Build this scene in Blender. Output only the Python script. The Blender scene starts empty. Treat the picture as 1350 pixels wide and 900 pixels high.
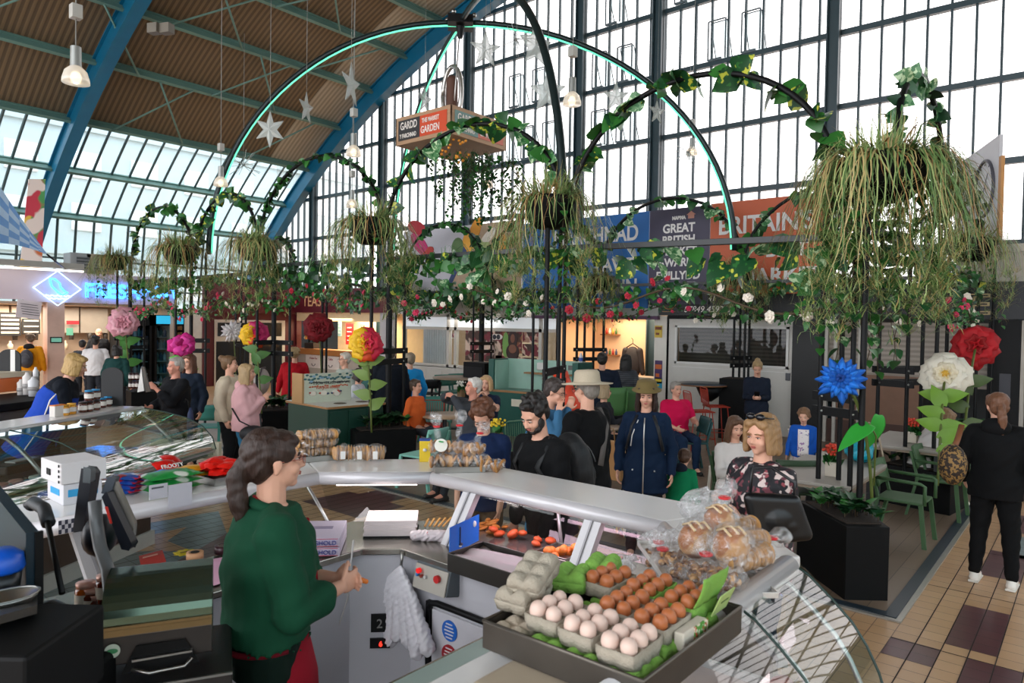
import bpy, math, random
import numpy as np
from mathutils import Matrix, Vector
random.seed(7); np.random.seed(7)
PI = math.pi
SC = bpy.context.scene; COL = SC.collection
# ---------------------------------------------------------------- camera
CF = 925.0; CH = 2.2
_p, _r, _a = math.radians(-1.41), math.radians(.93), math.radians(39.9)
_F0 = np.array([math.cos(_a), math.sin(_a), 0]); _R0 = np.array([math.sin(_a), -math.cos(_a), 0]); _Z = np.array([0, 0, 1.])
FW = math.cos(_p)*_F0 + math.sin(_p)*_Z
_u = -math.sin(_p)*_F0 + math.cos(_p)*_Z
RT = math.cos(_r)*_R0 + math.sin(_r)*_u
UP = -math.sin(_r)*_R0 + math.cos(_r)*_u
CC = np.array([0, 0, CH])
cd = bpy.data.cameras.new('camera'); cam = bpy.data.objects.new('camera', cd); COL.objects.link(cam)
cd.sensor_width = 36; cd.lens = CF/1350*36; cd.clip_end = 300; cd.clip_start = .05
cam.matrix_world = Matrix([[RT[0], UP[0], -FW[0], 0], [RT[1], UP[1], -FW[1], 0], [RT[2], UP[2], -FW[2], CH], [0, 0, 0, 1]])
cd.dof.use_dof = True; cd.dof.focus_distance = 7.5; cd.dof.aperture_fstop = 5.6
SC.camera = cam
# ---------------------------------------------------------------- sky and exposure
SC.view_settings.view_transform = 'Standard'; SC.view_settings.look = 'None'
SC.view_settings.gamma = 1; SC.view_settings.use_curve_mapping = False
SC.view_settings.exposure = 0.22
W = bpy.data.worlds.new('overcast_sky'); SC.world = W; W.use_nodes = True
_bg = W.node_tree.nodes['Background']; _bg.inputs[0].default_value = (.93, .955, 1, 1); _bg.inputs[1].default_value = 3.4
try:
    SC.cycles.max_bounces = 8; SC.cycles.transparent_max_bounces = 24; SC.cycles.use_denoising = True
    SC.cycles.sample_clamp_indirect = 4; SC.cycles.caustics_reflective = False; SC.cycles.caustics_refractive = False
except Exception: pass
# ---------------------------------------------------------------- measuring helpers (real metres; z up, X along the hall, Y across)
def ray(x, y): return FW + (x-675)/CF*RT - (y-450)/CF*UP
def PZ(x, y, z=0.): d = ray(x, y); return CC + d*(z-CH)/d[2]
def PX(x, y, X): d = ray(x, y); return CC + d*X/d[0]
def PY(x, y, Y): d = ray(x, y); return CC + d*Y/d[1]
def PD(x, y, D): return CC + ray(x, y)*D
A = lambda *v: np.array(v, float)
def nrm(v): v = np.asarray(v, float); return v/(np.linalg.norm(v)+1e-12)
def RZ(a): c, s = math.cos(a), math.sin(a); return np.array([[c, -s, 0], [s, c, 0], [0, 0, 1.]])
def RX(a): c, s = math.cos(a), math.sin(a); return np.array([[1, 0, 0], [0, c, -s], [0, s, c.real]])
def RYm(a): c, s = math.cos(a), math.sin(a); return np.array([[c, 0, s], [0, 1, 0], [-s, 0, c]])
def frame(d, up=(0, 0, 1)):
    d = nrm(d); u = np.array(up, float)
    if abs(d@nrm(u)) > .98: u = np.array([1., 0, 0])
    r = nrm(np.cross(d, u)); u = np.cross(r, d); return r, u, d
# ---------------------------------------------------------------- materials
def lin(h):
    if isinstance(h, str):
        h = h.lstrip('#'); c = [int(h[i:i+2], 16)/255 for i in (0, 2, 4)]
        return tuple(x/12.92 if x <= .04045 else ((x+.055)/1.055)**2.4 for x in c)
    return tuple(h)
MC = {}
def mt(col, rough=.55, metal=0, bump=0, bs=60, var=.12, vs=6, em=0, sheen=0, trans=0, coat=0, alpha=1, stretch=None, spec=.5, sss=0):
    k = (col, rough, metal, bump, bs, var, vs, em, trans, coat, alpha, stretch, spec, sheen)
    if k in MC: return MC[k]
    m = bpy.data.materials.new('material_%03d' % len(MC)); m.use_nodes = True; MC[k] = m
    nt = m.node_tree; b = nt.nodes['Principled BSDF']; L = nt.links
    c = lin(col)
    b.inputs['Base Color'].default_value = (*c, 1); b.inputs['Roughness'].default_value = rough; b.inputs['Metallic'].default_value = metal
    b.inputs['Specular IOR Level'].default_value = spec
    if coat: b.inputs['Coat Weight'].default_value = coat; b.inputs['Coat Roughness'].default_value = .08
    if sheen: b.inputs['Sheen Weight'].default_value = sheen
    if trans: b.inputs['Transmission Weight'].default_value = trans
    if alpha < 1: b.inputs['Alpha'].default_value = alpha
    if em: b.inputs['Emission Color'].default_value = (*c, 1); b.inputs['Emission Strength'].default_value = em
    if var or bump:
        tc = nt.nodes.new('ShaderNodeTexCoord'); src = tc.outputs['Object']
        if stretch:
            mp = nt.nodes.new('ShaderNodeMapping'); mp.inputs['Scale'].default_value = stretch; L.new(src, mp.inputs[0]); src = mp.outputs[0]
    if var:
        n = nt.nodes.new('ShaderNodeTexNoise'); n.inputs['Scale'].default_value = vs; n.inputs['Detail'].default_value = 4; L.new(src, n.inputs[0])
        mx = nt.nodes.new('ShaderNodeMix'); mx.data_type = 'RGBA'; L.new(n.outputs[0], mx.inputs[0])
        mx.inputs[6].default_value = (*[x*(1-var) for x in c], 1); mx.inputs[7].default_value = (*[min(1, x*(1+var)) for x in c], 1)
        L.new(mx.outputs[2], b.inputs['Base Color'])
    if bump:
        n2 = nt.nodes.new('ShaderNodeTexNoise'); n2.inputs['Scale'].default_value = bs; n2.inputs['Detail'].default_value = 3; L.new(src, n2.inputs[0])
        bp = nt.nodes.new('ShaderNodeBump'); bp.inputs['Strength'].default_value = bump; bp.inputs['Distance'].default_value = .01
        L.new(n2.outputs[0], bp.inputs['Height']); L.new(bp.outputs[0], b.inputs['Normal'])
    return m
def spots(base, cols, scale=25, thr=.55, rough=.6, bump=0):
    """base colour broken by patches of other colours (prints, crumbs, variegated leaves)"""
    k = ('spots', base, tuple(cols), scale, thr, rough)
    if k in MC: return MC[k]
    m = bpy.data.materials.new('material_%03d' % len(MC)); m.use_nodes = True; MC[k] = m
    nt = m.node_tree; b = nt.nodes['Principled BSDF']; L = nt.links; b.inputs['Roughness'].default_value = rough
    tc = nt.nodes.new('ShaderNodeTexCoord'); cur = None
    for i, c in enumerate(cols):
        n = nt.nodes.new('ShaderNodeTexNoise'); n.inputs['Scale'].default_value = scale*(1+.23*i); n.inputs['Detail'].default_value = 1.5
        mp = nt.nodes.new('ShaderNodeMapping'); mp.inputs['Location'].default_value = (3.1*i, 7.7*i, 1.3*i); L.new(tc.outputs['Object'], mp.inputs[0]); L.new(mp.outputs[0], n.inputs[0])
        r = nt.nodes.new('ShaderNodeValToRGB'); r.color_ramp.elements[0].position = thr; r.color_ramp.elements[1].position = min(1, thr+.04); L.new(n.outputs[0], r.inputs[0])
        mx = nt.nodes.new('ShaderNodeMix'); mx.data_type = 'RGBA'; L.new(r.outputs[0], mx.inputs[0])
        if cur is None: mx.inputs[6].default_value = (*lin(base), 1)
        else: L.new(cur, mx.inputs[6])
        mx.inputs[7].default_value = (*lin(c), 1); cur = mx.outputs[2]
    L.new(cur, b.inputs['Base Color'])
    if bump:
        n2 = nt.nodes.new('ShaderNodeTexNoise'); n2.inputs['Scale'].default_value = scale*2; L.new(tc.outputs['Object'], n2.inputs[0])
        bp = nt.nodes.new('ShaderNodeBump'); bp.inputs['Strength'].default_value = bump; bp.inputs['Distance'].default_value = .01
        L.new(n2.outputs[0], bp.inputs['Height']); L.new(bp.outputs[0], b.inputs['Normal'])
    return m
def glass(tint='#ffffff', refl=.06, edge=.8, rough=.02, milk=0, key=''):
    """thin sheet: clear pass-through, mirror-like at grazing angles, optional milkiness"""
    k = ('glass', tint, refl, edge, rough, milk, key)
    if k in MC: return MC[k]
    m = bpy.data.materials.new('material_%03d' % len(MC)); m.use_nodes = True; MC[k] = m
    nt = m.node_tree; L = nt.links; nt.nodes.remove(nt.nodes['Principled BSDF']); out = nt.nodes['Material Output']
    t = nt.nodes.new('ShaderNodeBsdfTransparent'); t.inputs[0].default_value = (*lin(tint), 1)
    g = nt.nodes.new('ShaderNodeBsdfGlossy'); g.inputs['Roughness'].default_value = rough
    lw = nt.nodes.new('ShaderNodeLayerWeight'); lw.inputs[0].default_value = .5
    pw = nt.nodes.new('ShaderNodeMath'); pw.operation = 'POWER'; pw.inputs[1].default_value = 4; L.new(lw.outputs['Facing'], pw.inputs[0])
    ma = nt.nodes.new('ShaderNodeMath'); ma.operation = 'MULTIPLY_ADD'; ma.inputs[1].default_value = edge; ma.inputs[2].default_value = refl; L.new(pw.outputs[0], ma.inputs[0])
    s = nt.nodes.new('ShaderNodeMixShader'); L.new(ma.outputs[0], s.inputs[0]); L.new(t.outputs[0], s.inputs[1]); L.new(g.outputs[0], s.inputs[2])
    cur = s.outputs[0]
    if milk:
        tr = nt.nodes.new('ShaderNodeBsdfTranslucent'); tr.inputs[0].default_value = (.9, .92, .92, 1)
        di = nt.nodes.new('ShaderNodeBsdfDiffuse'); di.inputs[0].default_value = (.9, .92, .92, 1)
        a = nt.nodes.new('ShaderNodeMixShader'); a.inputs[0].default_value = .5; L.new(tr.outputs[0], a.inputs[1]); L.new(di.outputs[0], a.inputs[2])
        s2 = nt.nodes.new('ShaderNodeMixShader'); s2.inputs[0].default_value = milk; L.new(cur, s2.inputs[1]); L.new(a.outputs[0], s2.inputs[2]); cur = s2.outputs[0]
    L.new(cur, out.inputs[0]); return m
def film(strength=.25, scale=30):
    """crinkled clear plastic bag: mostly see-through with bright creases"""
    k = ('film', strength, scale)
    if k in MC: return MC[k]
    m = bpy.data.materials.new('material_%03d' % len(MC)); m.use_nodes = True; MC[k] = m
    nt = m.node_tree; L = nt.links; nt.nodes.remove(nt.nodes['Principled BSDF']); out = nt.nodes['Material Output']
    t = nt.nodes.new('ShaderNodeBsdfTransparent'); g = nt.nodes.new('ShaderNodeBsdfGlossy'); g.inputs['Roughness'].default_value = .12
    d = nt.nodes.new('ShaderNodeBsdfDiffuse'); d.inputs[0].default_value = (.85, .85, .86, 1)
    tc = nt.nodes.new('ShaderNodeTexCoord'); n = nt.nodes.new('ShaderNodeTexNoise'); n.inputs['Scale'].default_value = scale; n.inputs['Detail'].default_value = 3; n.inputs['Distortion'].default_value = 1.5
    L.new(tc.outputs['Object'], n.inputs[0])
    bp = nt.nodes.new('ShaderNodeBump'); bp.inputs['Strength'].default_value = 1; bp.inputs['Distance'].default_value = .03; L.new(n.outputs[0], bp.inputs['Height']); L.new(bp.outputs[0], g.inputs['Normal'])
    r = nt.nodes.new('ShaderNodeValToRGB'); r.color_ramp.elements[0].position = .45; r.color_ramp.elements[1].position = .75; L.new(n.outputs[0], r.inputs[0])
    m1 = nt.nodes.new('ShaderNodeMixShader'); m1.inputs[0].default_value = .55; L.new(d.outputs[0], m1.inputs[1]); L.new(g.outputs[0], m1.inputs[2])
    mm = nt.nodes.new('ShaderNodeMath'); mm.operation = 'MULTIPLY_ADD'; mm.inputs[1].default_value = .45; mm.inputs[2].default_value = strength; L.new(r.outputs[0], mm.inputs[0])
    m2 = nt.nodes.new('ShaderNodeMixShader'); L.new(mm.outputs[0], m2.inputs[0]); L.new(t.outputs[0], m2.inputs[1]); L.new(m1.outputs[0], m2.inputs[2])
    L.new(m2.outputs[0], out.inputs[0]); return m
def stripes(c1, c2, axis=0, scale=10, rough=.6, bump=.0, duty=.5, brick=None, mortar='#8a8178', ms=.02):
    """c1/c2 bands across one axis, or a brick/tile bond when brick=(w,h)"""
    k = ('str', c1, c2, axis, scale, rough, bump, duty, brick, mortar, ms)
    if k in MC: return MC[k]
    m = bpy.data.materials.new('material_%03d' % len(MC)); m.use_nodes = True; MC[k] = m
    nt = m.node_tree; L = nt.links; b = nt.nodes['Principled BSDF']; b.inputs['Roughness'].default_value = rough
    tc = nt.nodes.new('ShaderNodeTexCoord')
    if brick:
        br = nt.nodes.new('ShaderNodeTexBrick'); br.offset = 0 if brick[2] == 0 else brick[2]; br.squash = 1
        br.inputs['Scale'].default_value = 1; br.inputs['Brick Width'].default_value = brick[0]; br.inputs['Row Height'].default_value = brick[1]
        br.inputs['Mortar Size'].default_value = ms; br.inputs['Mortar Smooth'].default_value = .2
        br.inputs['Color1'].default_value = (*lin(c1), 1); br.inputs['Color2'].default_value = (*lin(c2), 1); br.inputs['Mortar'].default_value = (*lin(mortar), 1)
        L.new(tc.outputs['Object'], br.inputs[0])
        n = nt.nodes.new('ShaderNodeTexNoise'); n.inputs['Scale'].default_value = 1.7; n.inputs['Detail'].default_value = 5; L.new(tc.outputs['Object'], n.inputs[0])
        mx = nt.nodes.new('ShaderNodeMix'); mx.data_type = 'RGBA'; mx.blend_type = 'MULTIPLY'; mx.inputs[0].default_value = .16
        L.new(br.outputs[0], mx.inputs[6]); L.new(n.outputs[0], mx.inputs[7]); L.new(mx.outputs[2], b.inputs['Base Color'])
        h = br.outputs['Fac']; inv = -1
    else:
        sp = nt.nodes.new('ShaderNodeSeparateXYZ'); L.new(tc.outputs['Object'], sp.inputs[0])
        mu = nt.nodes.new('ShaderNodeMath'); mu.operation = 'MULTIPLY'; mu.inputs[1].default_value = scale; L.new(sp.outputs[axis], mu.inputs[0])
        fr = nt.nodes.new('ShaderNodeMath'); fr.operation = 'PINGPONG'; fr.inputs[1].default_value = 1; L.new(mu.outputs[0], fr.inputs[0])
        r = nt.nodes.new('ShaderNodeValToRGB'); r.color_ramp.elements[0].position = max(0, duty-.08); r.color_ramp.elements[1].position = min(1, duty+.08)
        r.color_ramp.elements[0].color = (*lin(c1), 1); r.color_ramp.elements[1].color = (*lin(c2), 1); L.new(fr.outputs[0], r.inputs[0]); L.new(r.outputs[0], b.inputs['Base Color'])
        h = fr.outputs[0]
    if bump:
        bp = nt.nodes.new('ShaderNodeBump'); bp.inputs['Strength'].default_value = bump; bp.inputs['Distance'].default_value = .01; bp.invert = bool(brick)
        L.new(h, bp.inputs['Height']); L.new(bp.outputs[0], b.inputs['Normal'])
    return m
# ---------------------------------------------------------------- mesh builder
INV = {}
class MB:
    def __init__(s): s.v = []; s.f = []; s.m = []; s.s = []; s.n = 0
    def add(s, v, f, mi=0, sm=False):
        v = np.asarray(v, float).reshape(-1, 3); s.v.append(v)
        for q in f: s.f.append([i+s.n for i in q]); s.m.append(mi); s.s.append(sm)
        s.n += len(v); return s
    def box(s, c, d, R=None, mi=0):
        c = np.asarray(c, float); h = np.asarray(d, float)/2
        v = np.array([[x, y, z] for x in (-1, 1) for y in (-1, 1) for z in (-1, 1)])*h
        if R is not None: v = v@np.asarray(R).T
        return s.add(v+c, [(0, 1, 3, 2), (4, 6, 7, 5), (0, 4, 5, 1), (2, 3, 7, 6), (0, 2, 6, 4), (1, 5, 7, 3)], mi)
    def bb(s, a, b, mi=0): a = np.minimum(a, b); b2 = np.maximum(a, b); return s.box((np.asarray(a)+b)/2, np.abs(np.asarray(b)-a), None, mi) if False else s.box((a+b2)/2, b2-a, None, mi)
    def bar(s, p, q, w, h, up=(0, 0, 1), mi=0):
        p = np.asarray(p, float); q = np.asarray(q, float); r, u, d = frame(q-p, up)
        return s.box((p+q)/2, (w, h, np.linalg.norm(q-p)), np.array([r, u, d]).T, mi)
    def cone(s, p, q, r0, r1=None, n=12, mi=0, caps=True):
        if r1 is None: r1 = r0
        p = np.asarray(p, float); q = np.asarray(q, float); r, u, d = frame(q-p)
        a = np.linspace(0, 2*PI, n, endpoint=False); ring = np.outer(np.cos(a), r)+np.outer(np.sin(a), u)
        s.add(np.vstack([p+ring*r0, q+ring*r1]), [(i, (i+1) % n, n+(i+1) % n, n+i) for i in range(n)], mi, True)
        if caps:
            s.add(p+ring*r0, [list(range(n))[::-1]], mi); s.add(q+ring*r1, [list(range(n))], mi)
        return s
    def tube(s, pts, r, n=8, mi=0, closed=False, flat=1):
        pts = np.asarray(pts, float); k = len(pts); rr = np.broadcast_to(r, (k,)) if np.ndim(r) < 2 else r
        a = np.linspace(0, 2*PI, n, endpoint=False); vs = []; u = None
        for i in range(k):
            d = nrm((pts[(i+1) % k]-pts[i-1]) if closed else (pts[min(i+1, k-1)]-pts[max(i-1, 0)]))
            if u is None: _, u, _ = frame(d)
            u = nrm(u-d*(u@d)); w = np.cross(d, u)
            vs.append(pts[i]+(np.outer(np.cos(a), u)*flat+np.outer(np.sin(a), w))*rr[i])
        fs = [(i*n+j, i*n+(j+1) % n, ((i+1) % k)*n+(j+1) % n, ((i+1) % k)*n+j) for i in range(k if closed else k-1) for j in range(n)]
        if not closed: fs += [list(range(n))[::-1], [(k-1)*n+j for j in range(n)]]
        return s.add(np.vstack(vs), fs, mi, True)
    def ell(s, c, r, R=None, n=14, k=9, mi=0):
        r = np.broadcast_to(np.asarray(r, float), (3,)); v = [(0, 0, 1)]
        for i in range(1, k):
            t = PI*i/k
            for j in range(n): a = 2*PI*j/n; v.append((math.sin(t)*math.cos(a), math.sin(t)*math.sin(a), math.cos(t)))
        v.append((0, 0, -1)); v = np.array(v)*r
        if R is not None: v = v@np.asarray(R).T
        f = [(0, 1+j, 1+(j+1) % n) for j in range(n)]
        for i in range(k-2):
            for j in range(n): a = 1+i*n+j; b = 1+i*n+(j+1) % n; f.append((a, a+n, b+n, b))
        l = len(v)-1; f += [(l, 1+(k-2)*n+(j+1) % n, 1+(k-2)*n+j) for j in range(n)]
        return s.add(v+np.asarray(c, float), f, mi, True)
    def cap(s, p, q, r0, r1=None, n=12, mi=0):
        if r1 is None: r1 = r0
        s.cone(p, q, r0, r1, n, mi); s.ell(p, r0, None, n, 8, mi); return s.ell(q, r1, None, n, 8, mi)
    def lathe(s, prof, c=(0, 0, 0), n=24, mi=0, R=None, sy=1):
        k = len(prof); a = np.linspace(0, 2*PI, n, endpoint=False)
        v = np.array([[r*math.cos(t), r*math.sin(t)*sy, z] for r, z in prof for t in a])
        if R is not None: v = v@np.asarray(R).T
        f = [(i*n+j, i*n+(j+1) % n, (i+1)*n+(j+1) % n, (i+1)*n+j) for i in range(k-1) for j in range(n)]
        if prof[0][0] > 1e-4: f.append(list(range(n))[::-1])
        if prof[-1][0] > 1e-4: f.append([(k-1)*n+j for j in range(n)])
        return s.add(v+np.asarray(c, float), f, mi, True)
    def prism(s, poly, z0, z1, mi=0):
        n = len(poly); v = [(x, y, z0) for x, y in poly]+[(x, y, z1) for x, y in poly]
        return s.add(v, [list(range(n))[::-1], list(range(n, 2*n))]+[(i, (i+1) % n, n+(i+1) % n, n+i) for i in range(n)], mi)
    def ext(s, poly, vec, mi=0, sm=False):
        poly = np.asarray(poly, float); n = len(poly); v = np.vstack([poly, poly+np.asarray(vec, float)])
        s.add(v, [(i, (i+1) % n, n+(i+1) % n, n+i) for i in range(n)], mi, sm)
        return s.add(v, [list(range(n))[::-1], list(range(n, 2*n))], mi)
    def quad(s, *p, mi=0): return s.add(p, [list(range(len(p)))], mi)
    def grid(s, P, mi=0, sm=True, wrap=False):
        P = np.asarray(P, float); a, b = P.shape[:2]; e = b if wrap else b-1
        return s.add(P.reshape(-1, 3), [(i*b+j, i*b+(j+1) % b, (i+1)*b+(j+1) % b, (i+1)*b+j) for i in range(a-1) for j in range(e)], mi, sm)
    def arr(s): return np.vstack(s.v)
    def build(s, name, mats, parent=None, bevel=0, seg=2, sub=0, solid=0, local=False, label=None, kind=None):
        if not isinstance(mats, (list, tuple)): mats = [mats]
        me = bpy.data.meshes.new(name); v = s.arr()
        M = INV.get(parent.name if parent else None)
        if M is not None and not local: v = v@M[:3, :3].T+M[:3, 3]
        me.from_pydata(v.tolist(), [], s.f); me.polygons.foreach_set('material_index', s.m); me.polygons.foreach_set('use_smooth', s.s)
        for m in mats: me.materials.append(m)
        me.update(); o = bpy.data.objects.new(name, me); COL.objects.link(o)
        if parent:
            o.parent = parent
            if M is not None: INV[o.name] = M
        if solid: md = o.modifiers.new('s', 'SOLIDIFY'); md.thickness = solid; md.offset = 0
        if bevel: md = o.modifiers.new('b', 'BEVEL'); md.width = bevel; md.segments = seg; md.limit_method = 'ANGLE'; md.angle_limit = .6
        if sub: md = o.modifiers.new('u', 'SUBSURF'); md.levels = sub; md.render_levels = sub
        if label: o['label'] = label
        if kind: o['kind'] = kind
        return o
def thing(name, label, cat, loc=(0, 0, 0), rz=0, group=None):
    o = bpy.data.objects.new(name, None); COL.objects.link(o); o.location = [float(t) for t in loc]; o.rotation_euler = (0, 0, rz)
    o['label'] = label; o['category'] = cat
    if group: o['group'] = group
    o.empty_display_size = .1
    R = RZ(-rz); M = np.eye(4); M[:3, :3] = R; M[:3, 3] = -R@np.asarray(loc, float); INV[o.name] = M
    return o
def tag(o, label, cat, group=None):
    o['label'] = label; o['category'] = cat
    if group: o['group'] = group
    return o
def struct(name, mb, mats, **k): return mb.build(name, mats, kind='structure', **k)
def dup(o, loc=None, rz=None, label=None, parent=None, scale=None, group=None):
    c = o.copy(); COL.objects.link(c)
    if parent: c.parent = parent
    if loc is not None: c.location = [float(t) for t in loc]
    if rz is not None: c.rotation_euler = (0, 0, rz)
    if scale is not None: c.scale = (scale,)*3 if np.isscalar(scale) else scale
    if label: c['label'] = label
    if group: c['group'] = group
    for ch in list(o.children): dup(ch, parent=c)
    return c
TX = []
def text(s, at, size, m, right=(0, -1, 0), up=(0, 0, 1), parent=None, name='lettering', ext=.002, align='LEFT', bold=0, shear=0, wid=1, outline=0):
    cu = bpy.data.curves.new(name, 'FONT'); cu.body = s; cu.size = size; cu.extrude = ext; cu.align_x = align; cu.offset = bold; cu.shear = shear
    if outline: cu.fill_mode = 'NONE' if hasattr(cu, 'fill_mode') else cu.fill_mode; cu.bevel_depth = outline; cu.extrude = 0
    TX.append(None); cu.materials.append(m); o = bpy.data.objects.new(name, cu); COL.objects.link(o)
    r = nrm(right); n = nrm(np.cross(r, up)); u = np.cross(n, r)
    M = Matrix([[r[0]*wid, u[0], n[0], at[0]], [r[1]*wid, u[1], n[1], at[1]], [r[2]*wid, u[2], n[2], at[2]], [0, 0, 0, 1]])
    if parent:
        o.parent = parent; I = INV.get(parent.name)
        if I is not None: M = Matrix([list(x) for x in I])@M
    o.matrix_local = M; TX[-1] = o; return o
def area(name, loc, size, power, col=(1, 1, 1), d=(0, 0, -1), sy=None):
    l = bpy.data.lights.new(name, 'AREA'); l.energy = power; l.color = col; l.size = size
    if sy: l.shape = 'RECTANGLE'; l.size_y = sy
    o = bpy.data.objects.new(name, l); COL.objects.link(o); o.location = [float(t) for t in loc]
    o.rotation_euler = Vector(d).to_track_quat('-Z', 'Y').to_euler(); return o
def arc(p, q, up, n=24, a0=0, a1=PI):
    """half ellipse from p to q rising by vector up"""
    p, q, up = map(lambda t: np.asarray(t, float), (p, q, up)); c = (p+q)/2; h = (q-p)/2
    return np.array([c-h*math.cos(t)+up*math.sin(t) for t in np.linspace(a0, a1, n)])
# ================================================================ SETTING
BLK = mt('#090a0c', .5, var=.1, spec=.25); BLKM = mt('#08090a', .6, var=.1, spec=.2); STEEL = mt('#a8a8a4', .32, 1, var=.06, vs=3)
WHT = mt('#dcdad6', .4, var=.04); GREYM = mt('#2d3236', .5)
# floor: terracotta-cream quarry tiles with inlaid coloured blocks
fl = MB(); fl.quad((-12, -30, 0), (34, -30, 0), (34, 37, 0), (-12, 37, 0))
FT = [stripes('#cfa67c', '#c49a70', brick=(.155, .155, 0), mortar='#86684e', ms=.0035, rough=.32, bump=.2),
      stripes('#5b3438', '#633b3c', brick=(.155, .155, 0), mortar='#37211f', ms=.004, rough=.3, bump=.2),
      stripes('#76878a', '#7e8d8e', brick=(.155, .155, 0), mortar='#3d4446', ms=.004, rough=.3, bump=.2)]
g = .155
def inlay(x0, y0, x1, y1, mi): fl.quad((x0, y0, .0012), (x1, y0, .0012), (x1, y1, .0012), (x0, y1, .0012), mi=mi)
for i in range(-1, 5):
    for (x, y, mi) in ((5.735+i*1.86, .465, 1), (5.735+i*1.86+1.55, -.62, 2), (5.735+i*1.86+.93, -1.7, 1)):
        if x > 2.5: inlay(x, y, x+.93, y+.31, mi)
inlay(5.27, .775, 5.6, 1.085, 1); inlay(8.4, .0, 9.3, .31, 1); inlay(8.4, .31, 9.3, .62, 2); inlay(5.115, .31, 5.58, .62, 1)
for (x0, y0, x1, y1) in ((5.735, 3.9, 6.4, 4.4), (4.9, 6.3, 5.6, 7.4), (5.6, 6.6, 5.95, 7.2), (4.34, 5.27, 4.65, 6.5), (7.9, 18, 8.8, 18.6)): inlay(x0, y0, x1, y1, 1)
fl.add([(1.2, 5.6, .001), (3.3, 6.0, .001), (4.0, 7.7, .001), (2.2, 7.9, .001)], [(0, 1, 2, 3)], 2)
fl.add([(1.2, 4.4, .0011), (2.3, 4.6, .0011), (3.3, 6.0, .0011), (1.2, 5.6, .0011)], [(0, 1, 2, 3)], 2)
fl.add([(2.5, 5.2, .0016), (3.6, 5.6, .0016), (3.9, 7.0, .0016), (2.9, 6.35, .0016)], [(0, 1, 2, 3)], 1)
fl.add([(2.35, 5.35, .002), (3.2, 5.9, .002), (2.9, 6.2, .002), (2.2, 5.6, .002)], [(0, 1, 2, 3)], 0)
st = [(2.9+.62*(1 if i % 2 == 0 else .38)*math.cos(i*PI/4+.4), 7.1+.62*(1 if i % 2 == 0 else .38)*math.sin(i*PI/4+.4), .0022) for i in range(8)]
fl.add(st, [list(range(8))], 0)
for k in range(-30, 70):
    if k < 7 or k > 30: fl.quad((2, k*.155-.0035, .0026), (15, k*.155-.0035, .0026), (15, k*.155+.0035, .0026), (2, k*.155+.0035, .0026), mi=3)
for x in (2.635, 4.03, 5.58, 6.975, 8.37, 9.765, 11.16): fl.quad((x-.004, -4, .0027), (x+.004, -4, .0027), (x+.004, 1.085, .0027), (x-.004, 1.085, .0027), mi=3)
struct('floor', fl, FT+[mt('#2c211b', .8)])
# timber deck of the seating garden with black edge strip and pale nosing
dk = MB(); dk.bb(A(6.03, 1.21, 0), A(14.4, 17.5, .012))
wood = stripes('#8a7663', '#7b6857', brick=(1.3, .15, .4), mortar='#4b3f35', ms=.003, rough=.42, bump=.1)
struct('floor_deck', dk, wood)
e = MB()
for (a, b, mi) in ((A(5.94, 1.12, 0), A(14.4, 1.21, .02), 0), (A(5.94, 1.21, 0), A(6.03, 17.5, .02), 0)): e.bb(a, b, mi)
for (a, b, mi) in ((A(5.90, 1.08, 0), A(14.4, 1.12, .014), 1), (A(5.90, 1.12, 0), A(5.94, 17.5, .014), 1)): e.bb(a, b, mi)
struct('trim_1', e, [mt('#23303a', .4), mt('#a8a59e', .35, .5)])
# ---- glazed end wall at X = 16.4
XF = 16.4; FR = mt('#31454c', .45, var=.1); SKYG = glass('#f6f3f1', .03, .5, key='f')
w = MB(); cols = [(-3.9, .2), (0.25, .2), (4.6, .26), (8.85, .26), (11.25, .26), (15.5, .26), (19.7, .26), (23.9, .26)]
RIBC = None
# roof profile (Y,z): circle through measured purlin ends
_pts = np.array([(25.45, 6.95), (23.84, 8.39), (21.86, 9.38), (20, 10.4), (18.2, 11.2), (16.4, 12.05)])
_Am = np.c_[2*_pts, np.ones(len(_pts))]; _s = np.linalg.lstsq(_Am, (_pts**2).sum(1), rcond=None)[0]
YC, ZC = _s[0], _s[1]; RC = math.sqrt(_s[2]+YC**2+ZC**2)
def roofz(y): return ZC+math.sqrt(max(RC*RC-(y-YC)**2, 0))
def roofp(t): return (YC+RC*math.sin(t), ZC+RC*math.cos(t))    # t>0 towards +Y
def ang(y): return math.asin((y-YC)/RC)
zt = [2.6, 3.9, 5.47, 7.05, 8.65, 10.25, 11.85, 13.4]
YM = 2*YC-26.8; y = -3.9-.4215*int((-3.9-YM)/.4215); ys = []
while y < 26.5: ys.append(y); y += .4215
for y in ys:
    z1 = min(13.4, roofz(y)-.1) if abs(y-YC) < RC*.98 else 6
    if z1 > 2.8: w.bb(A(XF-.03, y-.022, 2.4), A(XF+.05, y+.022, z1))
for z in zt:
    dy = math.sqrt(max(RC*RC-(z-ZC)**2, 0)) if z > ZC else RC
    w.bb(A(XF-.06, max(YM, YC-dy), z-.06), A(XF+.06, min(27, YC+dy), z+.06))
o = struct('window_1', w, FR, bevel=0)
for (y, t) in cols:
    c = MB(); z1 = min(13.4, roofz(y)-.05)
    c.bb(A(XF-.28, y-t/2, 0), A(XF-.06, y-t/2+.03, z1)); c.bb(A(XF-.28, y+t/2-.03, 0), A(XF-.06, y+t/2, z1)); c.bb(A(XF-.19, y-t/2, 0), A(XF-.15, y+t/2, z1))
    c.build('column', FR, o)
p = MB(); p.bb(A(XF, YM, 2.4), A(XF+.008, 26.8, 13.6)); p.build('window_glass', SKYG, o)
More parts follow.
